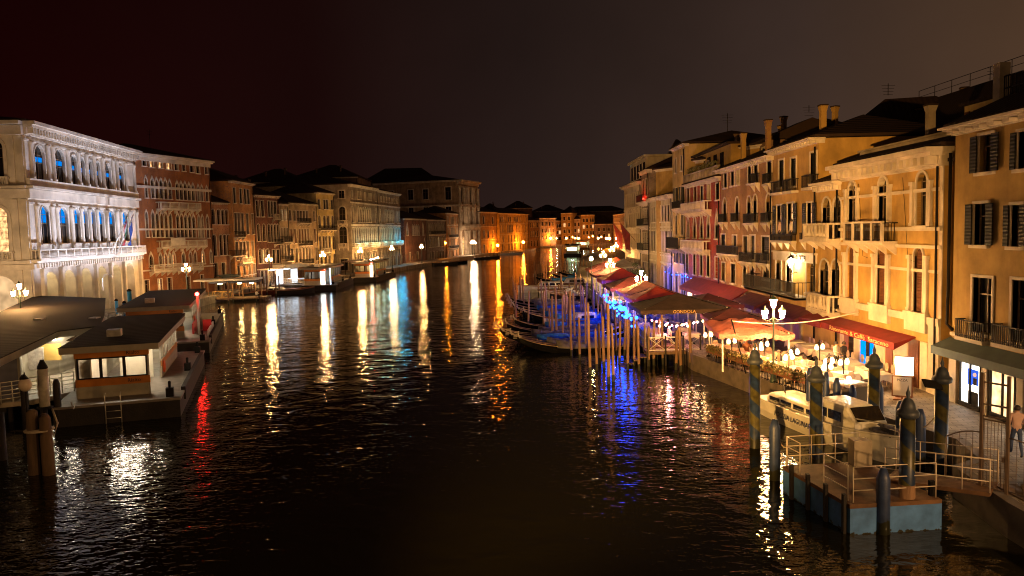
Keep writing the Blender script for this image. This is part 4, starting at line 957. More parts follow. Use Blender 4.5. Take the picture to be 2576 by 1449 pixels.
for bb, fr, c_, e in ((bJ, (.15, .4, .65, .9), GC, 80), (bK, (.15, .45), (.3, .85, .85), 120), (bK, (.7, .92), (.03, .55, .95), 200)):
    for f in fr:
        o = Vector((bb.location.x, bb.location.y)); d = Vector((math.cos(bb.rotation_euler.z), math.sin(bb.rotation_euler.z))); n_ = Vector((d.y, -d.x))
        c = o + d * bb['W'] * f + n_ * 1.3
        point('facade_light', (c.x, c.y, 7.7), c_, e, .15)
        
# beyond: dark gothic pair, small orange house, the tall classical palace
bL = LB('dark_gothic_house', 'low dark house with pointed windows beyond the cyan lit palace', 1018, 212, 1072, 231, 13.3, DRED,
   [(8.6, 3.2, [.12], 1.3, 'gothic', D_, None), (8.6, 3.0, [.36, .45, .54, .63], 1.0, 'arch', D_, None), (8.6, 3.2, [.85], 1.3, 'gothic', D_, None), (4.2, 3.0, [.9], 1.4, 'gothic', D_, None), (1.6, 2.2, [.2, .55], 1.2, 'rect', D_, None)], cornice=(.4, .4, 0), trim=STONE)
bM = LB('brown_colonnade_house', 'brown house with two floors of narrow close-set windows', 1073, 232, 1121, 250, 13.2, GREYPL,
   [(9.2, 2.8, even(9), .9, 'arch', D_, None), (4.8, 3.0, even(9), .9, 'arch', {5: 'bright'}, None), (1.1, 2.2, even(5), 1.2, 'rect', D_, None)], cornice=(.4, .4, 0))
balcony(bM, 2, bM['W'] - 2, 8.8, .8, .9, 'iron')
bN = LB('slim_orange_house', 'slim orange house squeezed before the tall classical palace', 1124, 252, 1153, 268, 15.6, ORNG,
   [(12.0, 2.4, [.12, .38, .5, .62, .88], .9, 'rect', D_, None), (8.0, 2.8, [.12, .38, .5, .62, .88], .9, 'rect', D_, None), (4.2, 2.8, [.12, .38, .5, .62, .88], .9, 'rect', D_, None), (1.1, 2.2, [.2, .5, .8], 1.2, 'arch', 'lit', None)], cornice=(.4, .4, 0), bands=(11.6, 7.6, 3.9))
for z in (7.6, 3.9): balcony(bN, 1, bN['W'] - 2, z, .6, .9, 'iron')
A, B = LP(1156, 276), LP(1205, 294); W = wall_len(A, B)
bO = building('tall_classical_palace', 'tall classical palace with three giant orders and a deep flat cornice', A, B, 28.0, plaster('warm_palace_stone', (.36, .25, .16), .35), wins=rows(W, 0, 0,
   [(20.2, 5.2, [.14, .38, .6, .86], 1.7, 'arch', D_, None), (12.6, 4.6, [.14, .3, .42, .54, .66, .86], 1.5, 'arch', D_, None), (1.1, 6.5, [.18, .5, .82], 2.4, 'arch', 'lit', None)]), cornice=(1.6, 1.6, 0), dep=34, bands=((19.2, .6, .5), (10.8, .8, .9), (26.0, .3, .2)), trim=STONE, rise=3)
m = MB()
for f in (.03, .25, .33, .45, .68, .76, .97):
    for z0_, z1_ in ((19.3, 25.6), (11, 18.5), (1, 9.8)): col(m, f * W, z0_, z1_, .5)
m.build('column', STONE, bO)
balcony(bO, .2, W, 10.9, 1.0, 1.1, 'stone', STONE)
d_ = Vector(B) - Vector(A); nn = Vector((-d_.y, d_.x)).normalized()
for yy, z, wd, ht in ((4, 21, 2.2, 4.5), (13, 21.5, 2, 3.6), (19, 21.5, 2, 3.6), (27, 22, 2, 3), (13, 15, 2, 3.6), (19, 15, 2, 3.6), (27, 15, 2, 3.6), (4, 14, 2.2, 4.5)):
    wo = place_window(bO, yy, z, wd, ht, 'rect', 'dark', None, STONE, .3, .02, True, True); wo.location = (-.03, yy, z); wo.rotation_euler = (0, 0, R(-90))
m = MB(); m.xf = Matrix.Rotation(R(-90), 4, 'Z')
for z, h, pr in ((28, .6, 1.2), (19.2, .6, .3)): m.box(-34, 0, -pr, -.003, z - h, z)
m.build('side_cornice', STONE, bO)
bP = LB('corner_quoin_house', 'brown house with white corner quoins just beyond the tall classical palace', 1209, 293, 1250, 308, 16.8, BROWNP,
   [(12.2, 3.0, [.2, .75], 1.5, 'arch', D_, None), (6.8, 3.0, [.2, .45, .75], 1.4, 'arch', D_, None), (1.6, 2.6, [.2, .6], 1.4, 'rect', D_, None)], cornice=(.5, .5, 0), bands=(11.4, 6.2))
bQ = LB('amber_lit_palace', 'palace glowing amber under sodium lamps where the canal bends', 1256, 312, 1329, 346, 16.6, plaster('amber_plaster', (.55, .36, .12), .4),
   [(13.2, 2.0, [.05, .12, .3, .38, .5, .56, .62, .7, .93], 1.2, 'rect', D_, None), (8.6, 3.4, [.05, .12, .28, .33, .38, .43, .58, .63, .68, .73, .9], 1.2, 'arch', D_, None), (4.6, 3.0, [.05, .13, .3, .4, .5, .6, .7, .8, .93], 1.1, 'arch', D_, None), (1.1, 3.0, [.1, .3, .4, .5, .7, .9], 1.7, 'arch', D_, None)], cornice=(.7, .5, 0), bands=(12.6, 8.0, 4.3))
bR = LB('slim_rust_house', 'slim rust coloured house right of the amber lit palace', 1330, 347, 1357, 358, 13.8, BROWNP,
   [(10.6, 2.2, even(4), 1.3, 'rect', D_, None), (6.4, 2.6, even(4), 1.3, 'rect', D_, None), (2.0, 2.6, even(3), 1.5, 'rect', D_, None)], cornice=(.5, .5, 0))
FARB = [(1357, 1399, 400, 412, 15.6, GREYPL, 'low grey brown house with a flat top'), (1399, 1412, 436, 437, 14.5, BROWNP, 'thin brown house'), (1412, 1440, 434, 432, 18.6, OCHRE2, 'square tower-like house'),
        (1441, 1462, 436, 438, 15.2, SAND, 'small pale house with a lit eave'), (1463, 1483, 436, 437, 17.4, OCHRE2, 'brown house'), (1483, 1496, 436, 438, 17.4, OCHRE, 'bright ochre house front'), (1497, 1542, 436, 439, 12.0, GREYPL, 'long low dark house'), (1543, 1572, 420, 380, 16.6, GREYPL, 'dark block at the right bend')]
for i, (u0_, u1_, D0, D1, H, mm, lb) in enumerate(FARB):
    W_ = wall_len(LP(u0_, D0), LP(u1_, D1)); n = max(2, int(W_ / 3.2))
    LB('distant_house', f'{lb} closing the canal, ' + ('leftmost' if i == 0 else ordn(i) + ' from the left'), u0_, D0, u1_, D1, H, mm,
       [(H - 4 - k * 3.6, 2.0, even(n), 1.2, 'rect', {(k * 2 + i) % n: 'lit'} if k == 1 else D_, None) for k in range(max(2, int((H - 3) / 3.8)))], cornice=(.5, .4, 0), dep=18)
# dark roof masses behind the left bank
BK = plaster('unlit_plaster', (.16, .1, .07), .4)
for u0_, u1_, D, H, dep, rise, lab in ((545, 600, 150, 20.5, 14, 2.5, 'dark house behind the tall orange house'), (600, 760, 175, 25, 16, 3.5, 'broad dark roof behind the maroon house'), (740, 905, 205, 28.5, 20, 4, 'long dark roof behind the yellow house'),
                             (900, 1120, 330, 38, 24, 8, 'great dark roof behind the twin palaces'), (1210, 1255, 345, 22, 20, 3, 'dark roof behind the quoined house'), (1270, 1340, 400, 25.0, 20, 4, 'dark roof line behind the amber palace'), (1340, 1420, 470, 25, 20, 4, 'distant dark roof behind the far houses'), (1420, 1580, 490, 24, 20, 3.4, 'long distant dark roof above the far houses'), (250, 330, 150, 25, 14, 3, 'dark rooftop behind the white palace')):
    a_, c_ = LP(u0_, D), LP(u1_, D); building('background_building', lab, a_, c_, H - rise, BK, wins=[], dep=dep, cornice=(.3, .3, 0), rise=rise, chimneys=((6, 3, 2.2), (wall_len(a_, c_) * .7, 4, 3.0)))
# ---------------------------------------------------------------- street lamps
GREENIRON = mat('green_cast_iron', (0.03, 0.055, 0.045), 0.45, 0.3, 8, 0.1)
PINKGLASS = emit('street_lantern_glass', (1.0, 0.51, 0.15), 600)
def lantern(root, x, y, z, m, s=1.0):
    b = MB(); b.lathe([(.06 * s, 0), (.105 * s, .02 * s), (.18 * s, .38 * s), (.19 * s, .42 * s)], 6, (x, y, z), 0, False); g = b.build('lantern', m, root)
    b = MB(); b.lathe([(.22 * s, .423 * s), (.13 * s, .52 * s), (.05 * s, .58 * s), (.03 * s, .66 * s), (.005, .7 * s)], 6, (x, y, z), 0, False)
    b.lathe([(.03 * s, -.12 * s), (.07 * s, -.01 * s)], 6, (x, y, z), 0); b.build('lantern_cap', GREENIRON, g)
def street_lamp(loc, top, m=None, single=False, rz=0.3, globe=False, post=None):
    t = thing('street_lamp', '', 'street lamp', loc, rz, 'street lamps along both quays'); m = m or PINKGLASS; h = top - loc[2]; z1 = h - .75
    b = MB(); b.lathe([(.2, 0), (.2, .12), (.12, .25), (.1, .7), (.12, .75), (.06, .9), (.045, z1 - .1), (.07, z1)], 8, (0, 0, 0)); b.build('post', post or GREENIRON, t)
    if globe:
        gr = .26 if loc[1] < 200 else .5; b = MB(); b.ball((0, 0, z1 + .25), gr, 8); b.build('lantern', m, t); return t  # distant globes oversized to stand in for lamp bloom
    lantern(t, 0, 0, z1 + .02, m)
    if not single:
        for k in range(3 if single is None else 2):
            a = k * math.pi; cx, cy = math.cos(a), math.sin(a)
            b = MB(); b.tube([(0, 0, z1 - .45), (cx * .2, cy * .2, z1 - .62), (cx * .42, cy * .42, z1 - .6), (cx * .45, cy * .45, z1 - .5)], .022, 6)
            b.tube([(0, 0, z1 - .75), (cx * .15, cy * .15, z1 - .68), (cx * .3, cy * .3, z1 - .72)], .015, 5); b.build('bracket', GREENIRON, t)
            lantern(t, cx * .45, cy * .45, z1 - .4 - .12, m, .95)
    return t
LAMPS = []
def lamp(u, D, v, zb=1.0, **kw):
    lo, hi = 0.0, 30.0
    for _ in range(40):
        mid = (lo + hi) / 2; p = PY(u, D, mid)
        if proj(p)[1] > v: lo = mid
        else: hi = mid
    t = street_lamp((p.x, D, zb), mid, **kw); LAMPS.append(t); return t
lamp(1946, 38.5, 738, rz=0.05); lamp(1613, 68, 672); lamp(1534.6, 92, 645); lamp(1517, 124, 627); lamp(1539, 156, 616); lamp(1550, 187, 608)
for u, D, v in ((1400, 408, 597), (1440, 410, 594), (1447, 395, 597), (1481, 410, 595), (1491, 400, 592), (1513, 405, 594), (1560, 370, 590)): lamp(u, D, v, single=True, m=LAMPWHITE)  # first and last lamps added to brighten the far houses
for u, D in ((1385, 405), (1425, 412), (1455, 405), (1505, 408), (1526, 330), (1533, 320), (1550, 395)): lamp(u, D, 597, m=LAMPORANGE, globe=True)  # all but the nearer pair added to light the far houses
lamp(1487, 100, 641, m=emit('yellow_lamp_glass', (1, .7, .3), 300), globe=True)
LEFTG = emit('left_quay_lantern_glass', (1.0, 0.5, 0.16), 370)
for u, D, v in ((47, 61, 705), (467, 99, 657), (676, 125, 637), (811, 142, 628), (906, 155, 619), (985, 180, 615), (1060, 210, 612)): lamp(u, D, v, rz=.9, m=LEFTG)
lamp(1121, 249, 607, m=LAMPORANGE, single=True); lamp(1188, 270, 603, m=LAMPWHITE); lamp(1193, 268, 604, m=LAMPWHITE)
lamp(1252, 303, 614, zb=-.2, m=LAMPORANGE, globe=True); lamp(1316, 330, 606, zb=-.2, m=LAMPORANGE, globe=True); lamp(1345, 356, 596, m=LAMPWHITE, single=True)
rank_labels(LAMPS, 'lit street lamp on an iron post, {n} along the canal')
SOFT = emit('orange_globe', (1, .3, .03), 250)

# ---------------------------------------------------------------- canopies on the right quay
CL_RED = mat('red_parasol_cloth', (.55, .06, .035), .85, .2, 1.5, .3, dist=.06)
CL_PINK = mat('salmon_parasol_cloth', (.6, .17, .13), .85, .25, 1.2, .5, dist=.1)
CL_DARK = mat('brown_parasol_cloth', (.065, .036, .03), .9, .3, 1.5, .3, dist=.06)
CL_MAR = mat('maroon_parasol_cloth', (.14, .025, .03), .9, .3, 1.5, .3, dist=.06)
BULB = emit('small_warm_bulb', (1, .55, .22), 60)
PAR = []
def canopy(x, y, wx, wy, z, rise, m_, label, rz=0, val=.3, sag=.0, scallop=True, centre=False):
    t = thing('parasol', label, 'parasol', (x, y, 1.0), rz, 'large square parasols over the quay terraces'); z -= 1.0
    b = MB(); n = 10; gx = [-wx / 2 + wx * i / n for i in range(n + 1)]; gy = [-wy / 2 + wy * i / n for i in range(n + 1)]
    def hz(px_, py_):
        k = 1 - max(abs(px_) / (wx / 2), abs(py_) / (wy / 2)); e = .05 * math.sin(px_ * 3.1 + y) * math.cos(py_ * 2.3); return z + rise * k ** 1.15 + e * (sag + .3)
    vs = [(a_, c_, hz(a_, c_)) for a_ in gx for c_ in gy]; fs = [(i * (n + 1) + j, (i + 1) * (n + 1) + j, (i + 1) * (n + 1) + j + 1, i * (n + 1) + j + 1) for i in range(n) for j in range(n)]
    b.add(vs, fs); N_ = len(vs); b.add([(a_, c_, h_ - .03) for a_, c_, h_ in vs], [f[::-1] for f in fs])
    per = [(a_, -wy / 2) for a_ in gx] + [(wx / 2, c_) for c_ in gy[1:]] + [(a_, wy / 2) for a_ in gx[::-1][1:]] + [(-wx / 2, c_) for c_ in gy[::-1][1:]]
    for (a0, c0), (a1, c1) in zip(per, per[1:]):
        mx, my = (a0 + a1) / 2, (c0 + c1) / 2; h0, h1 = hz(a0, c0), hz(a1, c1)
        b.add([(a0, c0, h0), (a1, c1, h1), (a1, c1, h1 - val * .75), (mx, my, (h0 + h1) / 2 - val), (a0, c0, h0 - val * .75)], [(0, 4, 3, 2, 1)])
    b.build('cloth', m_, t)
    if centre:
        b = MB(); b.tube([(0, 0, 0), (0, 0, z + rise - .1)], .05, 8); b.box(-.4, .4, -.4, .4, 0, .12); b.build('pole', IRON, t)
    else:
        for sx_ in (-1, 1):
            for sy_ in (-1, 1):
                b = MB(); b.box(sx_ * wx * .44 - .04, sx_ * wx * .44 + .04, sy_ * wy * .44 - .04, sy_ * wy * .44 + .04, 0, z + rise * .1); b.build('post', WHITEP, t)
    b = MB()
    for sx_ in (-1, 1):
        for sy_ in (-1, 1): b.tube([(0, 0, z + rise - .06), (sx_ * wx * .48, sy_ * wy * .48, z - .01)], .02, 4)
    b.build('rib_frame', IRON, t)
    PAR.append(t); return t
canopy(13.6, 44.2, 4.0, 6.2, 3.1, .55, CL_PINK, 'salmon red parasol with folded cloth beside the nearest street lamp', rz=-.12, sag=2.0)
canopy(14.2, 49.0, 3.6, 3.4, 3.2, .6, CL_MAR, 'maroon parasol behind the nearest salmon parasol', rz=-.1)
cg = canopy(11.6, 53.2, 6.2, 5.6, 3.55, .9, CL_DARK, 'dark brown parasol with gold letters on its valance at the jetty')
text('GONDOLA', .3, mat('gold_canopy_letters', (.7, .45, .15), .6, .1, 3, 0), cg, (-.2, -2.83, 2.42), (R(90), 0, 0), ext=.005)
canopy(14.8, 57.6, 3.6, 6.6, 3.4, .6, CL_MAR, 'maroon parasol nearest the red awnings of the houses')
canopy(11.5, 60.4, 4.6, 4.2, 3.5, .9, CL_RED, 'bright red parasol next behind the brown one')
canopy(11.7, 66.6, 4.6, 4.8, 3.5, 1.0, CL_PINK, 'salmon parasol under the second street lamp')
canopy(11.6, 73.6, 5.0, 6.0, 3.5, 1.0, CL_MAR, 'dark maroon parasol beyond the red one')
canopy(12.2, 84.5, 4.9, 5.2, 3.5, 1.2, CL_RED, 'red parasol with pale scalloped edge', val=.5)
canopy(12.4, 94, 5, 5, 3.5, 1.1, CL_MAR, 'dark parasol beside the third street lamp')
canopy(13.0, 106, 5, 6, 3.5, 1.1, CL_PINK, 'small salmon parasol near the yellow lamp')
canopy(16.5, 112, 4, 6, 3.6, 1.1, mat('cream_cloth', (.5, .42, .33), .8, .2, 2, .2), 'cream parasol close to the white hotel')
canopy(17, 124, 4, 5, 3.4, 1.1, CL_RED, 'farthest red parasol before the white hotel')

# wooden terraces standing over the water
def deck(x0, x1, y0, y1, z=1.0, label='', rails=True):
    t = thing('terrace_deck', label, 'terrace', (x0, y0, 0))
    b = MB(); b.box(0, x1 - x0, 0, y1 - y0, z - .2, z); b.build('floor', PLANK, t)
    n = int((y1 - y0) / 3)
    for i in range(n + 1):
        b = MB(); b.tube([(.2, (y1 - y0) * i / n, -2), (.2, (y1 - y0) * i / n, z - .2)], .12, 6); b.build('pile', DARKWOOD, t)
    if rails:
        b = MB(); L = y1 - y0
        for zz in (z + .5, z + 1.0): b.box(0, .05, 0, L, zz - .03, zz)
        k = int(L / 1.5)
        for i in range(k + 1): b.box(0, .06, L * i / k - .03, L * i / k + .03, z, z + 1.0)
        b.build('railing', GREYP, t)
        b = MB(); b.box(.06, .09, 0, L, z + .05, z + .95); b.build('windbreak', mat('windbreak_cloth', (.12, .12, .14), .5, .2, 2, .05), t)
    return t
deck(8.9, 11.05, 51.0, 71.0, 1.02, 'wooden terrace over the water edged with blue bulbs')
deck(9.2, 11.05, 74, 96, 1.02, 'farther wooden terrace over the water in blue light')
# blue and warm string lights
def bulbs(label, pts, n, m_, sag=.25, r=.055, name='string_lights', jit=.12):
    t = thing(name, label, 'string lights', pts[0]); b = MB(); P0 = Vector(pts[0]); w_ = []
    segs = list(zip(pts, pts[1:]))
    for a_, c_ in segs:
        a_, c_ = Vector(a_) - P0, Vector(c_) - P0; w_ += [a_.lerp(c_, k / 6) - Vector((0, 0, sag * math.sin(math.pi * k / 6))) for k in range(7)]
    b.tube(w_, .012, 4); b.build('cable', IRON, t)
    me = cached(('bulb', m_.name, r), lambda: (lambda q: (q.ball((0, 0, 0), r, 6), q.data('bulb', [m_]))[1])(MB()))
    for i in range(n):
        f = (i + .5) / n * (len(w_) - 1); k = int(f); p = w_[k].lerp(w_[min(k + 1, len(w_) - 1)], f - k); inst('bulb', me, t, (p.x + random.uniform(-jit, jit), p.y + random.uniform(-jit, jit), p.z - .06 + random.uniform(-.1, .05)))
    return t
BLUEB = emit('blue_white_bulb', (.01, .08, 1.0), 14); 
bulbs('swag of blue bulbs along the terrace edge, nearest row', [(8.25, 52, 3.0), (8.25, 57, 3.15), (8.4, 62, 3.15), (8.6, 70, 3.2)], 34, BLUEB, r=.12, jit=.45)
bulbs('lower row of blue bulbs under the parasol edges', [(8.6, 52.5, 2.3), (8.6, 58, 2.4), (8.7, 64, 2.5), (8.8, 70, 2.5)], 18, BLUEB, r=.085, jit=.35)
bulbs('blue bulbs hanging on the cream house arches', [(19.3, 80, 3.6), (19.3, 84, 3.8), (19.3, 88, 3.7), (19.3, 97, 3.7)], 14, BLUEB, r=.06)
PINKB = emit('pink_white_bulb', (1, .25, .3), 40)
bulbs('pinkish bulbs under the brown parasol by the jetty', [(9.1, 50.6, 3.0), (12.2, 50.6, 2.75)], 9, PINKB, r=.06)
bulbs('warm bulbs under the brown parasol by the jetty', [(9.6, 50.9, 2.6), (13.0, 50.9, 2.9)], 9, BULB, r=.07)
for loc, e in (((8.6, 56, 3.0), 190), ((8.6, 62, 3.0), 190), ((8.6, 69, 3.0), 240), ((9.8, 75, 2.6), 700), ((9.8, 82, 2.8), 700), ((18.0, 86, 3.0), 400), ((18.2, 93, 3.2), 400)):
    point('blue_bulb_light', loc, (.01, .06, 1.0), e, .7)
point('pink_bulb_light', (10.5, 51.5, 2.3), (1, .3, .3), 120, .2)

# ---------------------------------------------------------------- tables and chairs
CLOTH = mat('white_table_cloth', (.72, .62, .5), .8, .1, 2, .1, dist=.03)
CANE = mat('pale_cane_chair', (.6, .42, .28), .6, .2, 6, .1)
def table_proto():
    t = thing('restaurant_table', '', 'table')
    b = MB(); s = .48; n = 16; top = []; hem = []
    for i in range(n):
        a = 2 * math.pi * i / n; k = 1 / max(abs(math.cos(a)), abs(math.sin(a))); top.append((s * k * math.cos(a), s * k * math.sin(a), .76))
        q = 1.06 + .03 * math.sin(i * 2.4); hem.append((s * k * math.cos(a) * q, s * k * math.sin(a) * q, .44 + (.0 if i % 4 else .06) - (.12 if (i - 2) % 4 == 0 else 0)))
    b.add(top, [tuple(range(n))]); b.loft([hem, top], 0, False, False); b.build('table_cloth', CLOTH, t)
    b = MB(); b.lathe([(.24, 0), (.22, .04), (.05, .1), (.04, .72), (.2, .75)], 8); b.build('pedestal', IRON, t)
    return t
def chair_proto():
    t = thing('restaurant_chair', '', 'chair')
    b = MB(); b.box(-.21, .21, -.21, .21, .43, .47); b.build('seat', CANE, t)
    b = MB(); pts = [(.2 * math.cos(math.pi * i / 6 * 2), .72 + .25 * math.sin(math.pi * i / 6 * 2)) for i in range(6)]
    b.add([(x, .19, z) for x, z in pts] + [(x, .22, z) for x, z in pts], [tuple(range(6)), tuple(range(6, 12))[::-1]] + [(i, 6 + i, 6 + (i + 1) % 6, (i + 1) % 6) for i in range(6)]); b.build('backrest', CANE, t)
    for sx_, sy_ in ((-1, -1), (1, -1), (-1, 1), (1, 1)):
        b = MB(); b.tube([(sx_ * .17, sy_ * .17, .43), (sx_ * .2, sy_ * .2, 0)], .018, 5); b.build('leg', CANE, t)
    return t
tp, cp = table_proto(), chair_proto(); TB, CH = [], []; used = [0, 0]
def put(proto, lst, k, x, y, rz, g):
    o = proto if not used[k] else copy_tree(proto); used[k] = 1; o.location = (x, y, 1.0); o.rotation_euler = (0, 0, rz); o['group'] = g; lst.append(o)
# row along the restaurant front, chairs against the wall
for i in range(9):
    y = 36.5 + i * 1.35; x = 18.1 - .9 * (i % 2 == 0) * .2
    put(tp, TB, 0, x - .3, y, 0, 'tables laid on the quay terrace')
    for dx, dy, r_ in ((.62, .25, -R(90)), (.62, -.35, -R(90))) : put(cp, CH, 1, x + dx - .1, y + dy, r_, 'cane chairs on the quay terrace')
# tables by the water railing: rows
def edge_x(y):
    for (x0, y0), (x1, y1) in zip(R_EDGE, R_EDGE[1:]):
        if y0 <= y <= y1: return x0 + (x1 - x0) * (y - y0) / (y1 - y0)
    return 11
for i in range(8):
    y = 35.2 + i * 1.6; ex = edge_x(y)
    for k, off in enumerate((1.0, 2.6)):
        if k == 1 and i in (0,): continue
        x = ex + off; put(tp, TB, 0, x, y, .3, 'tables laid on the quay terrace')
        for dx, dy, r_ in ((.1, .62, .1), (-.05, -.62, math.pi)): put(cp, CH, 1, x + dx, y + dy, r_, 'cane chairs on the quay terrace')
for i in range(5):
    for x in (10.0, 12.3): put(tp, TB, 0, x, 52.2 + i * 3.2, .1, 'tables laid on the quay terrace'); put(cp, CH, 1, x + .7, 52.3 + i * 3.2, -R(90), 'cane chairs on the quay terrace'); put(cp, CH, 1, x - .7, 52.1 + i * 3.2, R(90), 'cane chairs on the quay terrace')
rank_labels(TB, 'square table with a white cloth on the terrace, {n}'); rank_labels(CH, 'pale cane chair at the terrace tables, {n}')
# terrace railing with planters and lamp stands along the water
t = thing('terrace_railing', 'dark iron railing with flower boxes along the waterside restaurant terrace', 'railing')
b = MB(); pl = MB()
for (p0, p1) in (((13.75, 35.6), (11.7, 45.4)),):
    a = Vector((*p0, 1.0)); c = Vector((*p1, 1.0)); L = (c - a).length; d = (c - a) / L; off = Vector((-d.y, d.x, 0))
    nn_ = int(L / .14)
    for i in range(nn_ + 1):
        q = a + d * (L * i / nn_); b.tube([q, q + Vector((0, 0, .85 if i % 8 else 1.0))], .012 if i % 8 else .03, 4)
    for zz in (.08, .85): b.tube([a + Vector((0, 0, zz)), c + Vector((0, 0, zz))], .022, 4)
    PLN = mat('planter_leaves', (.13, .1, .03), .7, .6, 9, .2)
    for i in range(10):
        q = a + d * (L * (i + .5) / 10); pt = thing('planter', '', 'planter', (q.x, q.y, 1.0), math.atan2(d.y, d.x), 'flower boxes along the terrace railing')
        m_ = MB(); m_.box(-.5, .5, -.14, .14, .5, .75); m_.build('box', mat('terracotta_box', (.2, .08, .04), .8, .2, 4, .1), pt)
        m_ = MB(); foliage(m_, -.55, .55, -.25, .25, .6, .98, 170, .075); m_.build('foliage', PLN, pt); pl and LAMPS and None
        pt['k'] = i; TB.append(pt)
b.build('bars', IRON, t)
PLs = [o for o in TB if o.name.startswith('planter')]; rank_labels(PLs, 'flower box with yellowish leaves hung on the terrace railing, {n}')
# twin globe table lamps on stands
TG = []
TGM = emit('terrace_globe_glass', (1.0, .5, .18), 22)
def twin(x, y, h=1.75):
    t = thing('terrace_lamp', '', 'lamp', (x, y, 1.0), .5, 'small terrace lamps between the tables')
    b = MB(); b.tube([(0, 0, 0), (0, 0, h)], .025, 6); b.lathe([(.14, 0), (.12, .05), (.03, .1)], 8)
    for s_ in (-1, 1): b.tube([(0, 0, h - .3), (s_ * .12, 0, h - .1), (s_ * .22, 0, h - .2), (s_ * .24, 0, h - .28)], .014, 5)
    b.build('stand', IRON, t)
    for s_ in (-1, 1):
        b = MB(); b.lathe([(.03, .12), (.09, .02), (.1, -.1), (.07, -.16)], 8, (s_ * .24, 0, h - .36)); b.build('lamp_globe', TGM, t)
    TG.append(t)
for i in range(9):
    y = 34.9 + i * 1.45; ex = edge_x(y); twin(ex + .55 + (i % 2) * 1.1, y + .3)
twin(15.9, 36.4); twin(16.6, 41)
rank_labels(TG, 'lit twin globe lamp on a thin stand among the tables, {n}')
point('terrace_glow', (13.6, 41, 2.7), (1, .55, .25), 150, .4); point('terrace_glow', (15.6, 37.2, 2.9), (1, .6, .3), 150, .4)
# menu stands
for x, y, lab, lit in ((17.9, 34.6, 'brightly lit menu case on a stand by the corner pier', True), (17.5, 34.0, 'sandwich board with chalk lettering below the lit menu case', False)):
    t = thing('menu_stand', lab, 'menu board', (x, y, 1.0), -.5)
    b = MB(); b.box(-.04, .04, -.04, .04, 0, 1.0 if lit else .2); b.box(-.35, .35, -.2, .2, 0, .05); b.build('stand', BROWND, t)
    z0_ = .95 if lit else .15; b = MB(); b.box(-.42, .42, -.05, .0, z0_, z0_ + .95); b.build('frame', BROWND, t)
    b = MB(); b.box(-.37, .37, -.06, -.051, z0_ + .05, z0_ + .9); b.build('menu_sheet', emit('lit_menu', (1, .8, .5), 5.0) if lit else CLOTH, t)
    if not lit: text('PIZZA', .16, IRON, t, (0, -.065, z0_ + .75), (R(90), 0, 0), ext=.002)
point('menu_light', (17.5, 34.6, 2.6), (1, .7, .4), 60, .1)
# rope garland over the terrace: bowed pole
t = thing('banner_cable', 'pale bowed cable stretched from a post to the lettered awning', 'cable', (12.6, 41, 1))
b = MB(); a = P(1840, 808, 3.8); b.tube([(0, 0, 0), (a.x - 12.6, a.y - 41, 2.9)], .04, 6); b.build('post', IRON, t)
c = P(2160, 785, 4.1); b = MB(); pts = []
for k in range(13): f = k / 12; q = a.lerp(c, f); pts.append((q.x - 12.6, q.y - 41, q.z - 1.0 - .35 * math.sin(math.pi * f)))
b.tube(pts, .035, 6); b.build('cable', WHITEP, t)
# low glass screened table platform near the blue poles
t = thing('host_stand', 'small glass screened platform with a brightly lit white table at the terrace end', 'platform', (15.0, 33.6, 1.0), .25)
b = MB(); b.box(-1.0, 1.0, -.7, .7, 0, .05); b.build('floor', PLANK, t)
b = MB(); b.box(-1.0, 1.0, -.7, -.66, .05, .85); b.build('screen', mat('smoked_glass', (.15, .13, .11), .15, .1, 1, 0), t)
b = MB(); b.box(-.8, .5, -.5, .4, .92, .98); b.box(-.05, .05, -.05, .05, .05, .92); b.build('table_top', CLOTH, t)
b = MB(); b.ball((-.1, 0, 1.12), .09, 8); b.build('table_lamp', emit('table_lamp_glass', (1, .85, .7), 120), t)

# ---------------------------------------------------------------- poles
def pole(x, y, h, r=.1, m_=POLE_W, lean=(0, 0), name='mooring_pole', tip=True, zb=-2.0):
    t = inst(name, None, None, (x, y, 0)) if False else None
    b = MB(); n = 6; pts = []; rs = []
    for k in range(n + 1):
        f = k / n; z = zb + (h - zb) * f; pts.append((lean[0] * max(0, z) / max(h, .1) + random.uniform(-.015, .015), lean[1] * max(0, z) / max(h, .1), z)); rs.append(r * (1.08 - .25 * f))
    if tip: pts.append((pts[-1][0], pts[-1][1], h + .12)); rs.append(r * .4)
    b.tube(pts, rs, 8); return b.build(name, m_, None, (x, y, 0))
MP = []
PL = [(1368, 734, 833), (1383, 779, 841), (1401, 723, 851), (1417, 742, 861), (1422, 744, 821), (1427, 746, 819), (1438, 720, 895), (1459, 802, 906), (1463, 719, 802), (1468, 722, 803), (1485.5, 765, 940), (1501, 830, 932), (1509, 818, 916),
      (1517, 769, 837), (1532, 752, 965), (1543, 824, 960), (1550, 781, 896), (1571, 795, 894), (1586, 793, 887), (1595, 801, 919), (1608, 824, 932), (1618, 806, 849), (1632, 824, 921), (1668, 795, 916), (1714, 826, 935), (1739, 810, 927), (1495, 716, 802), (1505, 757, 813), (1447, 740, 868), (1475, 752, 885), (1520, 800, 925), (1558, 812, 915), (1580, 806, 930), (1601, 812, 905), (1623, 820, 912), (1645, 812, 918), (1390, 748, 850), (1430, 750, 845),
      (1842, 854, 938), (1960, 892, 996), (1385, 695, 723), (1410, 690, 740), (1415, 692, 742), (1450, 692, 735), (1461, 690, 745), (1491, 694, 728), (1422, 733, 826), (1348, 683, 722), (1373, 690, 728), (1700, 835, 930), (1655, 806, 905)]
def zat(x, y, v):
    lo, hi = -1.0, 40.0
    for _ in range(40):
        m_ = (lo + hi) / 2
        if proj((x, y, m_))[1] > v: lo = m_
        else: hi = m_
    return m_
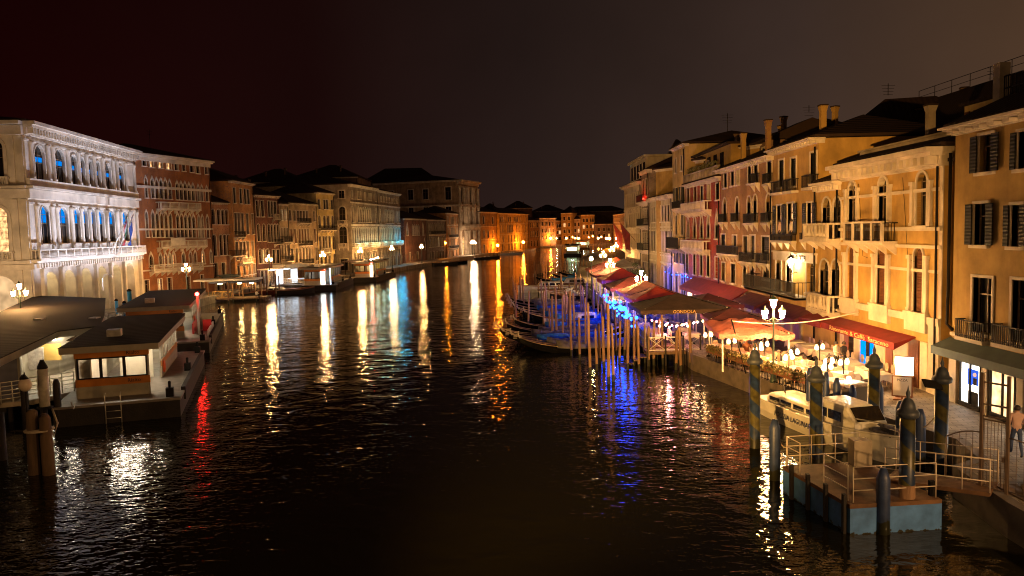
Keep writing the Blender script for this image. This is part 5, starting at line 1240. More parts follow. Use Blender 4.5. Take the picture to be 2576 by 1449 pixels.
for u, vt, vb in PL:
    p = P(u, vb, 0); h = min(zat(p.x, p.y, vt), 4.6); MP.append(pole(p.x, p.y, h, .085 + .02 * random.random(), lean=(random.uniform(-.12, .12), 0)))
for i in range(24):   # between the gondolas and the yacht
    y = 64 + i * 1.7; x = random.choice((.6, 1.2, 3.4, 8.0, 8.5)) + random.uniform(-.4, .4); MP.append(pole(x, y, random.uniform(2.4, 3.6), .09, lean=(random.uniform(-.2, .2), 0)))
for i in range(26):   # the dense row beyond the yacht
    u = 1345 + i * 5.2 + random.uniform(-2, 2); vb = 694 - i * .55 + random.uniform(-3, 3); p = P(u, vb, 0); MP.append(pole(p.x, p.y, 2.2 + random.uniform(-.3, .7), .11, lean=(random.uniform(-.2, .2), 0)))
for o in MP: tag(o, 'x', 'mooring pole', 'slender wooden mooring poles among the moored boats')
rank_labels(MP, 'slender weathered mooring pole by the right bank boats, {n}')
LPO = []
for u, vt, vb in ((600, 700, 741), (606, 706, 745), (612, 742 - 45, 756), (633, 704, 743), (640, 700, 741), (655, 690, 742), (665, 700, 740), (672, 700, 742), (695, 690, 745), (703, 695, 742), (575, 712, 765), (585, 712, 742), (592, 708, 742), (715, 690, 722), (724, 695, 722), (742, 685, 720), (752, 692, 722)):
    p = P(u, vb, 0); LPO.append(pole(p.x, p.y, min(zat(p.x, p.y, vt), 4.5), .12, POLE_W))
for i in range(34):
    u = 990 + i * 5.4 + random.uniform(-2, 2); vb = 676 - i * .9 + random.uniform(-2, 3); p = P(u, vb, 0); LPO.append(pole(p.x, p.y, 2.4 + random.uniform(-.6, 1.2), .13, POLE_W, lean=(random.uniform(-.3, .3), 0)))
for i in range(8):
    u = 1195 + i * 8; p = P(u, 646 - i * .6, 0); LPO.append(pole(p.x, p.y, 2.6 + random.uniform(-.6, .8), .15, POLE_W))
for o in LPO: tag(o, 'x', 'mooring pole', 'wooden mooring poles along the left bank')
rank_labels(LPO, 'wooden mooring pole along the left bank, {n}')
# blue painted poles, left bank
BLP = mat('sky_blue_paint', (.03, .26, .62), .4, .15, 3, .05); NAVY = mat('navy_pole_paint', (.03, .05, .13), .45, .35, 3, .1, tide=.4)
BP = []
for u, vt, vb, r in ((296, 757, 812, .17), (317, 763, 832, .17), (331, 733, 834, .2), (377, 723, 760, .17), (417, 719, 745, .2), (457, 708, 742, .17), (590 * 0 + 290, 762, 812, .01)):
    if r < .1: continue
    p = P(u, vb, 0); h = zat(p.x, p.y, vt); b = MB(); b.lathe([(r, -2), (r, h)], 10, smooth=True); b.lathe([(r * 1.1, h), (r * 1.1, h + .12), (r * .4, h + .25)], 10, m=1)
    o = b.build('blue_mooring_post', [BLP, IRON], None, (p.x, p.y, 0)); tag(o, 'x', 'mooring post', 'sky blue posts by the left water bus stop'); BP.append(o)
rank_labels(BP, 'round sky blue mooring post by the water bus stop, {n}')
# striped palina poles, right foreground
def stripes():
    m_, t, b = base_mat('blue_yellow_spiral_paint'); tc = N(t, 'ShaderNodeTexCoord'); sp = N(t, 'ShaderNodeSeparateXYZ'); t.links.new(tc.outputs['Object'], sp.inputs[0])
    at = N(t, 'ShaderNodeMath', operation='ARCTAN2'); t.links.new(sp.outputs['Y'], at.inputs[0]); t.links.new(sp.outputs['X'], at.inputs[1])
    dv_ = N(t, 'ShaderNodeMath', operation='DIVIDE'); dv_.inputs[1].default_value = 2 * math.pi; t.links.new(at.outputs[0], dv_.inputs[0])
    ml = N(t, 'ShaderNodeMath', operation='MULTIPLY'); ml.inputs[1].default_value = .95; t.links.new(sp.outputs['Z'], ml.inputs[0])
    ad = N(t, 'ShaderNodeMath', operation='ADD'); t.links.new(dv_.outputs[0], ad.inputs[0]); t.links.new(ml.outputs[0], ad.inputs[1])
    fr = N(t, 'ShaderNodeMath', operation='FRACT'); t.links.new(ad.outputs[0], fr.inputs[0]); gt = N(t, 'ShaderNodeMath', operation='GREATER_THAN'); gt.inputs[1].default_value = .5; t.links.new(fr.outputs[0], gt.inputs[0])
    x = N(t, 'ShaderNodeMix', data_type='RGBA'); x.inputs[6].default_value = (.016, .034, .09, 1); x.inputs[7].default_value = (.085, .075, .022, 1); t.links.new(gt.outputs[0], x.inputs[0])
    n = N(t, 'ShaderNodeTexNoise'); n.inputs['Scale'].default_value = 4; n.inputs['Detail'].default_value = 5; t.links.new(tc.outputs['Object'], n.inputs['Vector'])
    r_ = N(t, 'ShaderNodeValToRGB'); r_.color_ramp.elements[0].position = .3; r_.color_ramp.elements[0].color = (.35, .33, .3, 1); r_.color_ramp.elements[1].position = .6; t.links.new(n.outputs[0], r_.inputs[0])
    y = N(t, 'ShaderNodeMix', data_type='RGBA', blend_type='MULTIPLY'); y.inputs[0].default_value = 1; t.links.new(x.outputs[2], y.inputs[6]); t.links.new(r_.outputs[0], y.inputs[7]); tide_line(t, tc, y.outputs[2], b, .4)
    b.inputs['Roughness'].default_value = .4; return m_
STR = stripes(); BR = []
for u, D, vt, r, cap in ((1899, 30.5, 895, .22, 1), (2053, 27.8, 938, .235, 1), (2198, 30.0, 905, .235, 1), (2282, 22.0, 1022, .22, 1), (2368, 27.0, 940, .24, 1)):
    p = PY(u, D, 2.0); h = zat(p.x, p.y, vt); t = thing('striped_pole', 'x', 'striped pole', (p.x, p.y, 0), 0, 'blue and yellow striped poles in the right foreground')
    b = MB(); b.lathe([(r * 1.02, -2.5), (r * 1.02, 1.35 if D < 23 else -1), (r, 1.37 if D < 23 else -.99), (r * .95, h - .35)], 16); b.build('shaft', STR, t)
    if D < 23:
        b = MB(); b.lathe([(r * 1.05, -2.5), (r * 1.05, 1.3)], 16); b.build('unpainted_foot', POLE_W, t)
        b = MB(); b.lathe([(r * 1.3, .65), (r * 1.3, .72)], 16); b.build('iron_ring', IRON, t)
    b = MB(); b.lathe([(r * .95, h - .35), (r * 1.35, h - .3), (r * 1.45, h - .2), (r * 1.3, h - .12), (r * 1.0, h - .08), (r * .9, h + .05), (r * .6, h + .2), (r * .2, h + .26), (r * .3, h + .38), (r * .12, h + .5), (.005, h + .62)], 16); b.build('finial_cap', mat('dark_blue_cap', (.045, .055, .075), .5, .3, 5, .1), t)
    BR.append(t)
rank_labels(BR, 'thick blue and yellow spiral striped pole with an onion cap, {n}')
NB = []
for u, D, vt, r, lean in ((1949, 26.5, 1055, .2, 0), (2222, 21.6, 1178, .2, 0), (2262, 29, 1008, .16, .1), (2317, 27.5, 1028, .19, -.1), (2213, 30.5, 960, .18, -.15), (2105, 33.2, 950, .17, 0), (2148, 32.5, 968, .17, -.2), (2037, 33, 925, .16, 0), (2075, 33.5, 935, .16, .15)):
    p = PY(u, D, 1.5); h = zat(p.x, p.y, vt); b = MB(); b.tube([(0, 0, -2.5), (lean * .3, 0, h - .3), (lean * .4, 0, h)], [r, r * .95, r * .45], 12)
    o = b.build('navy_post', NAVY, None, (p.x, p.y, 0)); tag(o, 'x', 'mooring post', 'plain dark blue posts in the right foreground'); NB.append(o)
rank_labels(NB, 'plain dark blue post with a blunt tip, {n} of them')
# small slanted notice on the right striped pole
o = MB(); o.box(-.45, .35, -.03, .03, -.12, .2); o = o.build('notice_board', IRON, None, (BR[-1].location.x - .45, BR[-1].location.y - .3, 3.2), .3); tag(o, 'small dark notice board tilted on the pole beside the shop front', 'notice board'); o.rotation_euler = (R(-40), R(12), .3)
# ---------------------------------------------------------------- boats
def station_sections(L, B, H, n=14, flat=.25, bow=1.0, stern=.6, rise=.5, m=6):
    """hull sections along +x (bow at +x)"""
    secs = []
    for i in range(n + 1):
        t = i / n; x = (t - .5) * L; w_ = B / 2 * (1 - max(0, (t - .45) / .55) ** (2.2 * bow)) * (1 - stern * .35 * max(0, (.3 - t) / .3) ** 2); w_ = max(w_, .03)
        zt = H + rise * max(0, t - .4) ** 2 / .36 * .6; k = max(0, (t - .75) / .25); zb = -.4 + k * k * (H * .55)
        secs.append([(x, -w_, zt), (x, -w_ * .92, zt * .45), (x, -w_ * .5, zb), (x, 0, zb - .08), (x, w_ * .5, zb), (x, w_ * .92, zt * .45), (x, w_, zt)])
    return secs
def motorboat(label, loc, rz, L=8.0, B=2.3, H=.8, hullm=None, cabm=None, name='motorboat', cabin=(.28, .62, .85), deckm=None, group=None, police=False, coverm=None):
    t = thing(name, label, 'boat', loc, rz, group); hullm = hullm or WHITEP; secs = station_sections(L, B, H)
    b = MB(); b.loft(secs, 0, False, False); b.add(secs[0], [tuple(range(7))], 0); b.build('hull', hullm, t)
    b = MB(); top = [(s[0], s[6]) for s in secs]
    for (a0, a1), (c0, c1) in zip(top, top[1:]):
        dz = -.06; b.quad((a0[0], a0[1], a0[2] + dz), (c0[0], c0[1], c0[2] + dz), (c1[0], c1[1], c1[2] + dz), (a1[0], a1[1], a1[2] + dz))
    b.build('deck', deckm or PLANK, t)
    b = MB()
    for sd in (0, 6): b.tube([s[sd] for s in secs], .045, 5)
    b.build('gunwale', BROWND if not police else WHITEP, t)
    if coverm:
        b = MB(); sc_ = []
        for s in secs[1:-2]:
            w_ = -s[0][1] * 1.03; x = s[0][0]; z = s[0][2]; sc_.append([(x, -w_, z - .1), (x, -w_, z + .02), (x, -w_ * .5, z + .32), (x, 0, z + .45 + .05 * math.sin(x * 2)), (x, w_ * .5, z + .32), (x, w_, z + .02), (x, w_, z - .1)])
        b.loft(sc_, 0, True, True); b.build('cover', coverm, t)
    if cabin:
        f0, f1, ch = cabin; x0 = (f0 - .5) * L; x1 = (f1 - .5) * L; w_ = B * .38; z0_ = H - .1
        def sec(x, w__, h): return [(x, sg * w__ * a_, z0_ + h * k_) for sg, q_ in ((-1, 1), (1, -1)) for a_, k_ in ((1, 0), (.97, .55), (.92, .78), (.8, .92), (.5, 1.0))[::q_]]
        c_ = MB(); c_.loft([sec(x0, w_ * .96, ch * .9), sec(x0 + .2, w_, ch), sec(x1 - .5, w_, ch), sec(x1, w_ * .9, ch * .2)], 0, True, True); cab = c_.build('cabin', cabm or WHITEP, t)
        n = max(2, int((x1 - x0 - .6) / 1.0)); 
        for sd in (-1, 1):
            for i in range(n):
                a_ = x0 + .25 + (x1 - x0 - .9) * i / n; c2 = a_ + (x1 - x0 - .9) / n - .18; m_ = MB(); y = sd * (w_ * .985 + .012)
                m_.box(a_, c2, min(y, y - sd * .02), max(y, y - sd * .02), z0_ + ch * .3, z0_ + ch * .72); m_.build('cabin_window', GLASS, cab)
    return t
def gondola(label, loc, rz, coverm, group='gondolas moored at the right bank'):
    t = thing('gondola', label, 'gondola', loc, rz, group); L = 10.8; n = 20; secs = []
    for i in range(n + 1):
        t_ = i / n; s_ = 2 * t_ - 1; x = s_ * L / 2; w_ = max(.04, .7 * (1 - abs(s_) ** 2.4)); zt = .42 + .75 * abs(s_) ** 3.2; zb = -.12 + .95 * abs(s_) ** 3.6
        secs.append([(x, -w_, zt), (x, -w_ * .75, (zt + zb) / 2 - .05), (x, -w_ * .5, zb), (x, w_ * .5, zb), (x, w_ * .75, (zt + zb) / 2 - .05), (x, w_, zt)])
    b = MB(); b.loft(secs, 0, False, False)
    for (a, c) in zip(secs[:5] + [None] + secs[15:], secs[1:6] + [None] + secs[16:]):
        if a and c: b.quad((a[0][0], a[0][1], a[0][2] - .02), (c[0][0], c[0][1], c[0][2] - .02), (c[5][0], c[5][1], c[5][2] - .02), (a[5][0], a[5][1], a[5][2] - .02))
    b.build('hull', BLACKP, t)
    b = MB()
    for sd in (0, 5): b.tube([s[sd] for s in secs], .028, 5)
    b.build('gunwale', mat('brass_gunwale', (.35, .24, .14), .35, .2, 4, .05, metal=.5), t)
    # iron comb at the bow (towards -x), curl at the stern
    b = MB(); pf = [(-L / 2 + .1, .95), (-L / 2 - .06, 1.15), (-L / 2 - .18, 1.4), (-L / 2 - .17, 1.62), (-L / 2 - .04, 1.66), (-L / 2 - .1, 1.55), (-L / 2 - .06, 1.38), (-L / 2 + .15, 1.2)]
    k = len(pf); b.add([(x, -.02, z) for x, z in pf] + [(x, .02, z) for x, z in pf], [tuple(range(k)), tuple(range(k, 2 * k))[::-1]] + [(i, k + i, k + (i + 1) % k, (i + 1) % k) for i in range(k)])
    for i in range(5): b.box(-L / 2 - .5 + .02 * i, -L / 2 - .22, -.015, .015, 1.12 + i * .1, 1.16 + i * .1)
    b.build('prow_iron', mat('dull_prow_steel', (.3, .26, .22), .4, .2, 4, .05, metal=.5), t)
    b = MB(); b.tube([(L / 2 - .1, 0, 1.05), (L / 2 + .15, 0, 1.35), (L / 2 + .12, 0, 1.65), (L / 2 - .05, 0, 1.72), (L / 2 - .08, 0, 1.58)], [.07, .05, .04, .035, .02], 6); b.build('stern_curl', BLACKP, t)
    if coverm:
        b = MB(); sc_ = []
        for s in secs[5:16]:
            w_ = -s[0][1] * 1.04; x = s[0][0]; z = s[0][2]; h = .38 + .08 * math.sin(x * 1.9 + loc[1]); sc_.append([(x, -w_, z - .12), (x, -w_, z + .02), (x, -w_ * .45, z + h * .8), (x, 0, z + h), (x, w_ * .45, z + h * .8), (x, w_, z + .02), (x, w_, z - .12)])
        b.loft(sc_, 0, True, True); b.build('cover', coverm, t)
    return t
GONS = [('gondola with grey cover, nearest of the moored row', 5.9, 56.3, 3, GREYC), ('second gondola of the near row with folded grey cover', 5.3, 58.2, 3, GREYC), ('third gondola of the near row with blue grey cover', 4.6, 60.4, 3, BLUEC),
        ('fourth gondola of the near row, tucked behind', 4.2, 62.8, 2, GREYC), ('blue covered gondola farther out by the amber reflection', 6.0, 77.5, 4, BLUEC), ('bright blue covered gondola beside the white cabin boat', 6.6, 74.5, 4, BLUEC),
        ('distant gondola with vivid blue cover beyond the yacht', 13.0, 140, 6, BLUEC), ('distant blue covered gondola, nearer the posts', 9.5, 133, 8, BLUEC), ('farthest blue covered gondola on the right', 14.5, 148, 6, BLUEC)]
GONS += [('grey covered gondola fifth of the near row', 4.9, 65.0, 2, GREYC), ('blue covered gondola beyond the lettered pontoon', 5.6, 68.0, 3, BLUEC), ('dark gondola past the blue covered pair', 5.6, 80.5, 4, GREYC), ('blue covered gondola past the blue covered pair', 5.4, 83.6, 3, BLUEC),
         ('dark gondola midway to the yacht', 5.2, 87.5, 3, GREYC), ('grey covered gondola closest to the yacht', 5.0, 92.0, 2, GREYC)]
for lb, x, y, r_, cm in GONS: gondola(lb, (x, y, 0), R(r_), cm)
for lb, u, v, r_, cm in (('gondola with a small blue cover moored by the left bank', 1030, 672, 28, BLUEC), ('dark gondola moored along the left bank poles', 1085, 660, 25, None)):
    p = P(u, v); gondola(lb, (p.x, p.y, 0), R(r_ + 40), cm, 'gondolas moored at the left bank')
motorboat('white cabin boat with a blue cockpit cover moored behind the gondolas', (6.6, 71.0, 0), R(184), 7.5, 2.1, .65, cabin=(.35, .65, .75), coverm=BLUEC)
motorboat('white and brown motor yacht by the far jetty', (5.6, 112.5, 0), R(182), 9.5, 2.6, .85, hullm=WHITEP, cabin=(.3, .7, .8), deckm=PLANK)
motorboat('small dark water taxi moored beyond the yacht', (9.6, 118, 0), R(182), 8, 2.2, .8, hullm=DARKWOOD, cabin=(.3, .7, .9))
for i, (x, y, hm) in enumerate(((9.5, 100, WHITEP), (9.6, 97, DARKWOOD), (9.4, 103.5, WHITEP))):
    motorboat(('white open motorboat beside the far terrace', 'dark open motorboat beside the far terrace', 'white motorboat nearest the far jetty')[i], (x - 1.8, y, 0), R(180), 6, 2, .7, hullm=hm, cabin=(.4, .6, .5))
# barges by the left covered station
for lb, u, v, L, r_, hm in (('long dark red barge moored beside the covered station', 690, 741, 12, 4, mat('oxblood_hull', (.16, .03, .02), .4, .3, 3, .05)), ('dark tarred work boat next to the red barge', 738, 741, 6, 15, DARKWOOD), ('small low rowing boat beside the covered station', 600, 752, 5.5, 0, DARKWOOD),
                        ('black motorboat moored near the far left poles', 1150, 664, 7, 35, BLACKP), ('dark moored boat under the tall classical palace', 1225, 652, 9, 20, DARKWOOD), ('small grey boat crossing near the amber lamp', 1288, 641, 9, 5, GREYP), ('dark boat moored by the far left quay poles', 1120, 667, 8, 35, DARKWOOD)):
    p = P(u, v); motorboat(lb, (p.x, p.y + 1, 0), R(r_), L, 1.9 if L < 10 else 2.6, .7, hullm=hm, cabin=(.4, .62, .5) if L > 7 else None)
# police launch
bx, by = 13.35, 31.6; t = motorboat('white police launch with low cabin moored between the striped poles', (bx, by, 0), math.atan2(-8.3, 1.85), 9.4, 2.15, .9, cabin=(.1, .6, .5), deckm=WHITEP, police=True, name='police_launch')
b = MB(); z0_ = .9
def sec(x, w__, h): return [(x, sg * w__ * a_, z0_ + h * k_) for sg, q_ in ((-1, 1), (1, -1)) for a_, k_ in ((1, 0), (.97, .6), (.94, .85), (.84, .95), (.5, 1.0))[::q_]]
b.loft([sec(.1, .8, .92), sec(1.9, .8, .92), sec(2.4, .75, .35)], 0, False, True); wh = b.build('wheelhouse', WHITEP, t)
for sd in (-1, 1):
    for a_, c_ in ((.25, .75), (.85, 1.65)):
        b = MB(); y = sd * .795; b.box(a_, c_, min(y, y + sd * .02), max(y, y + sd * .02), z0_ + .25, z0_ + .62); b.build('wheelhouse_window', GLASS, wh)
b = MB(); b.add([(1.98, -.64, 1.78), (1.98, .64, 1.78), (2.42, .62, 1.3), (2.42, -.62, 1.3)], [(0, 1, 2, 3)]); b.build('windscreen', GLASS, wh)
b = MB(); b.box(-.2, .0, -.5, .5, 1.4, 1.47); b.build('light_bar', emit('blue_beacon', (.05, .3, .9), 1.2), t)
# lettering on the canal side of the hull: local -y faces the canal when the bow points to the camera
text('POLIZIA LAGUNARE', .32, mat('navy_lettering', (.01, .02, .08), .4, .1, 3, 0), t, (-1.2, -1.09, .55), (R(84), 0, 0), ext=.004)
b = MB(); b.tube([(4.2, -.4, 1.25), (4.2, -.4, 1.6), (3, -.8, 1.55), (2.6, -.85, 1.5)], .025, 5); b.build('bow_rail', STEEL, t)
b = MB(); b.lathe([(.16, 0), (.2, .3), (.3, .34)], 8, (3.2, 0, 1.0)); b.box(2.7, 3.9, -.35, .35, 1.05, 1.14); b.box(3.3, 4.1, -.2, .2, 1.14, 1.3); b.build('covered_gear', GREYC, t)

# ---------------------------------------------------------------- right floating pontoon, gangway, gate
BLUEH = mat('blue_pontoon_steel', (.08, .21, .55), .45, .35, 2.5, .1, tide=.02); RUSTD = mat('worn_brown_deck', (.15, .075, .035), .75, .5, 2, .3)
a, b_, c, d = [P(u, v, .9) for u, v in ((1968, 1172), (2138, 1270), (2370, 1256), (2175, 1160))]
t = thing('floating_pontoon', 'blue sided floating pontoon with brown deck and white rails in the right foreground', 'pontoon', (b_.x, b_.y, 0))
O = Vector((b_.x, b_.y, 0)); q = [Vector((p.x, p.y, 0)) - O for p in (a, b_, c, d)]
m = MB(); poly = [(p.x, p.y) for p in q]; m.prism(poly, .78, .9, 0); m.build('deck', RUSTD, t)
ins = [(p[0] * .995 + .01, p[1] * .995) for p in poly]; m = MB(); m.prism(ins, -.3, .777, 0); m.build('float', BLUEH, t)
def rail(root, p0, p1, z0, h, n, m_=STEEL, bars=3, name='rail', r=.016):
    p0, p1 = Vector(p0), Vector(p1); b = MB()
    for i in range(n + 1): q = p0.lerp(p1, i / n); b.tube([(q.x, q.y, q.z + z0), (q.x, q.y, q.z + z0 + h)], r * 1.25, 6)
    for k in range(bars): zz = z0 + h * (k + 1) / bars; b.tube([(p0.x, p0.y, p0.z + zz), (p1.x, p1.y, p1.z + zz)], r, 6)
    return b.build(name, m_, root)
WR = mat('white_rail_paint', (.62, .52, .42), .4, .2, 5, .05)
L3 = lambda i, j, f: q[i].lerp(q[j], f)
inw = Vector((.12, .15, 0))
rail(t, L3(0, 3, .06), L3(0, 3, .93), .9, 1.0, 3, WR); rail(t, L3(0, 1, .04) + inw, L3(0, 1, .26) + inw, .9, 1.0, 1, WR)
rail(t, L3(1, 2, .06) + Vector((0, .15, 0)), L3(1, 2, .96) + Vector((0, .15, 0)), .9, 1.05, 3, WR); rail(t, L3(1, 0, .05) + inw, L3(1, 0, .38) + inw, .9, 1.05, 1, WR)
for f in (.05, .3, .56, .82):
    p = L3(1, 0, f); m = MB(); m.box(p.x - .1, p.x - .005, p.y - .08, p.y + .08, -.2, 1.15); m.build('fender', DARKWOOD, t)
p = L3(1, 2, 1.0); m = MB(); m.box(p.x - .2, p.x - .05, p.y + .25, p.y + .4, .9, 1.35); m.build('bollard', IRON, t)
p = L3(3, 0, .1); m = MB(); m.box(p.x - .3, p.x + .3, p.y - .5, p.y, .9, 1.75); m.build('equipment_box', mat('cream_box', (.45, .38, .28), .6, .2, 3, .05), t)
g0 = P(2240, 1192, .95); g1 = P(2500, 1228, 1.08); t = thing('gangway', 'sloping gangway with pale rails from the pontoon to the quay gate', 'gangway', (g0.x, g0.y, 0))
dv_ = Vector((g1.x - g0.x, g1.y - g0.y, 0)); Lg = dv_.length; dn = dv_.normalized(); pn = Vector((-dn.y, dn.x, 0))
m = MB(); A_, B_ = Vector((0, 0, .95)), dv_ + Vector((0, 0, 1.1)); w_ = pn * .6
m.add([A_ - w_, B_ - w_, B_ + w_, A_ + w_] + [x - Vector((0, 0, .12)) for x in (A_ - w_, B_ - w_, B_ + w_, A_ + w_)], [(0, 1, 2, 3), (7, 6, 5, 4), (0, 4, 5, 1), (3, 2, 6, 7), (0, 3, 7, 4), (1, 5, 6, 2)]); m.build('walkway', RUSTD, t)
rail(t, A_ - w_, B_ - w_, 0, 1.0, 4, WR); rail(t, A_ + w_, B_ + w_, 0, 1.0, 4, WR)
GATEM = mat('dull_brown_iron', (.16, .11, .08), .5, .2, 6, .05); gp = P(2466, 1228, 1.0); gq = P(2532, 1246, 1.0); t = thing('quay_gate', 'tall barred metal gate with curved side panels at the gangway head', 'gate', (gp.x, gp.y, 1.0), math.atan2(gq.y - gp.y, gq.x - gp.x)); Wg = (Vector(gq) - Vector(gp)).length
m = MB(); m.box(-.04, .04, -.04, .04, 0, 3.5); m.build('post', GATEM, t); m = MB(); m.box(Wg - .04, Wg + .04, -.04, .04, 0, 3.5); m.build('post', GATEM, t)
m = MB(); m.box(.04, Wg - .04, -.02, .02, 2.55, 2.6); m.box(.04, Wg - .04, -.02, .02, 3.2, 3.25); m.box(.04, Wg - .04, -.02, .02, 2.2, 2.24); m.build('crossbar', GATEM, t)
m = MB()
for i in range(7): m.tube([(.08 + (Wg - .16) * i / 6, 0, .1), (.08 + (Wg - .16) * i / 6, 0, 2.1)], .009, 5)
m.box(.06, Wg - .06, -.018, .018, 2.1, 2.14); m.box(.06, Wg - .06, -.018, .018, .08, .12); m.box(Wg - .14, Wg - .07, -.04, .04, .95, 1.1); m.build('gate_leaf', GATEM, t)
for s_ in (-1, 1):
    m = MB(); x0 = 0 if s_ < 0 else Wg; pts = []
    for i in range(6):
        x = x0 + s_ * (.05 + i * .2); h = 1.7 - .35 * (i / 5) ** 2; m.tube([(x, 0, .1), (x, 0, h)], .009, 5); pts.append((x, 0, h))
    m.tube(pts, .022, 5); m.tube([(x0, 0, .12), (x, 0, .12)], .02, 5); m.tube([(x, 0, -.0), (x, 0, 1.35)], .022, 5); m.build('side_panel', GATEM, t)
t = thing('stacked_gangplanks', 'glossy wrapped bundle of mooring gear lying on the quay tip', 'mooring gear', (15.2, 21.6, 1.0)); m = MB()
for i in range(5): m.tube([(-.7 + .1 * i, -.5 + .22 * i, .1), (.2, -.4 + .2 * i, .28), (.9 + .05 * i, -.3 + .22 * i, .08)], .09, 6)
m.build('bundle', mat('wet_plastic', (.25, .18, .12), .12, .4, 6, .3), t); m = MB(); m.box(-.8, 1.1, -.7, .9, 0, .05); m.build('pallet', PLANK, t)
# jetty with crossed railings and steps by the brown parasol
t = thing('gondola_jetty', 'white railed wooden jetty with crossed braces and steps down to the gondolas', 'jetty', (9.0, 49.4, 0))
m = MB(); m.box(-.3, 3.2, 0, 1.5, .75, .95); m.build('floor', PLANK, t)
for x0 in (-.2, .95, 2.1):
    m = MB(); 
    for zz in (1.02, 1.85): m.box(x0, x0 + 1.1, -.03, .03, zz, zz + .06)
    m.tube([(x0 + .04, 0, 1.08), (x0 + 1.06, 0, 1.85)], .022, 4); m.tube([(x0 + .04, 0, 1.85), (x0 + 1.06, 0, 1.08)], .022, 4); m.tube([(x0 + .3, 0, 1.85), (x0 + .55, 0, 1.5), (x0 + .8, 0, 1.85)], .018, 4)
    m.build('railing', WHITEP, t)
for x0 in (-.25, .93, 2.08, 3.2): m = MB(); m.box(x0 - .05, x0 + .05, -.05, .05, -1.5, 1.98); m.build('post', DARKWOOD, t)
for k in range(4): m = MB(); m.box(-.7 - .42 * k, -.3 - .42 * k, 0, 1.4, .55 - .2 * k, .63 - .2 * k); m.build('step', PLANK, t)
t = thing('far_jetty', 'long low jetty of pale boards beside the yacht', 'jetty', (3.6, 107, 0)); m = MB(); m.box(0, 7.4, 0, 1.3, .6, .8); m.build('floor', PLANK, t)
m = MB()
for k in range(6): m.tube([(k * 1.45 + .1, .1, -1), (k * 1.45 + .1, .1, 1.5)], .1, 6)
m.build('pile', POLE_W, t)
m = MB(); m.box(.1, 7.3, .05, .1, .25, .58); m.build('fascia_board', WHITEP, t)
t = thing('signboard_pontoon', 'floating platform with a pale lettered fascia among the gondolas', 'pontoon', (6.1, 66.4, 0), R(4)); m = MB(); m.box(0, 3.2, 0, 1.5, -.2, .45); m.build('float', GREYP, t); m = MB(); m.box(-.1, 3.1, -.06, -.01, .1, .75); f_ = m.build('fascia', mat('pinkish_fascia', (.5, .4, .42), .6, .2, 2, .05), t)
text('S', .55, BROWND, f_, (.25, -.07, .42), (R(90), 0, 0), ext=.002)

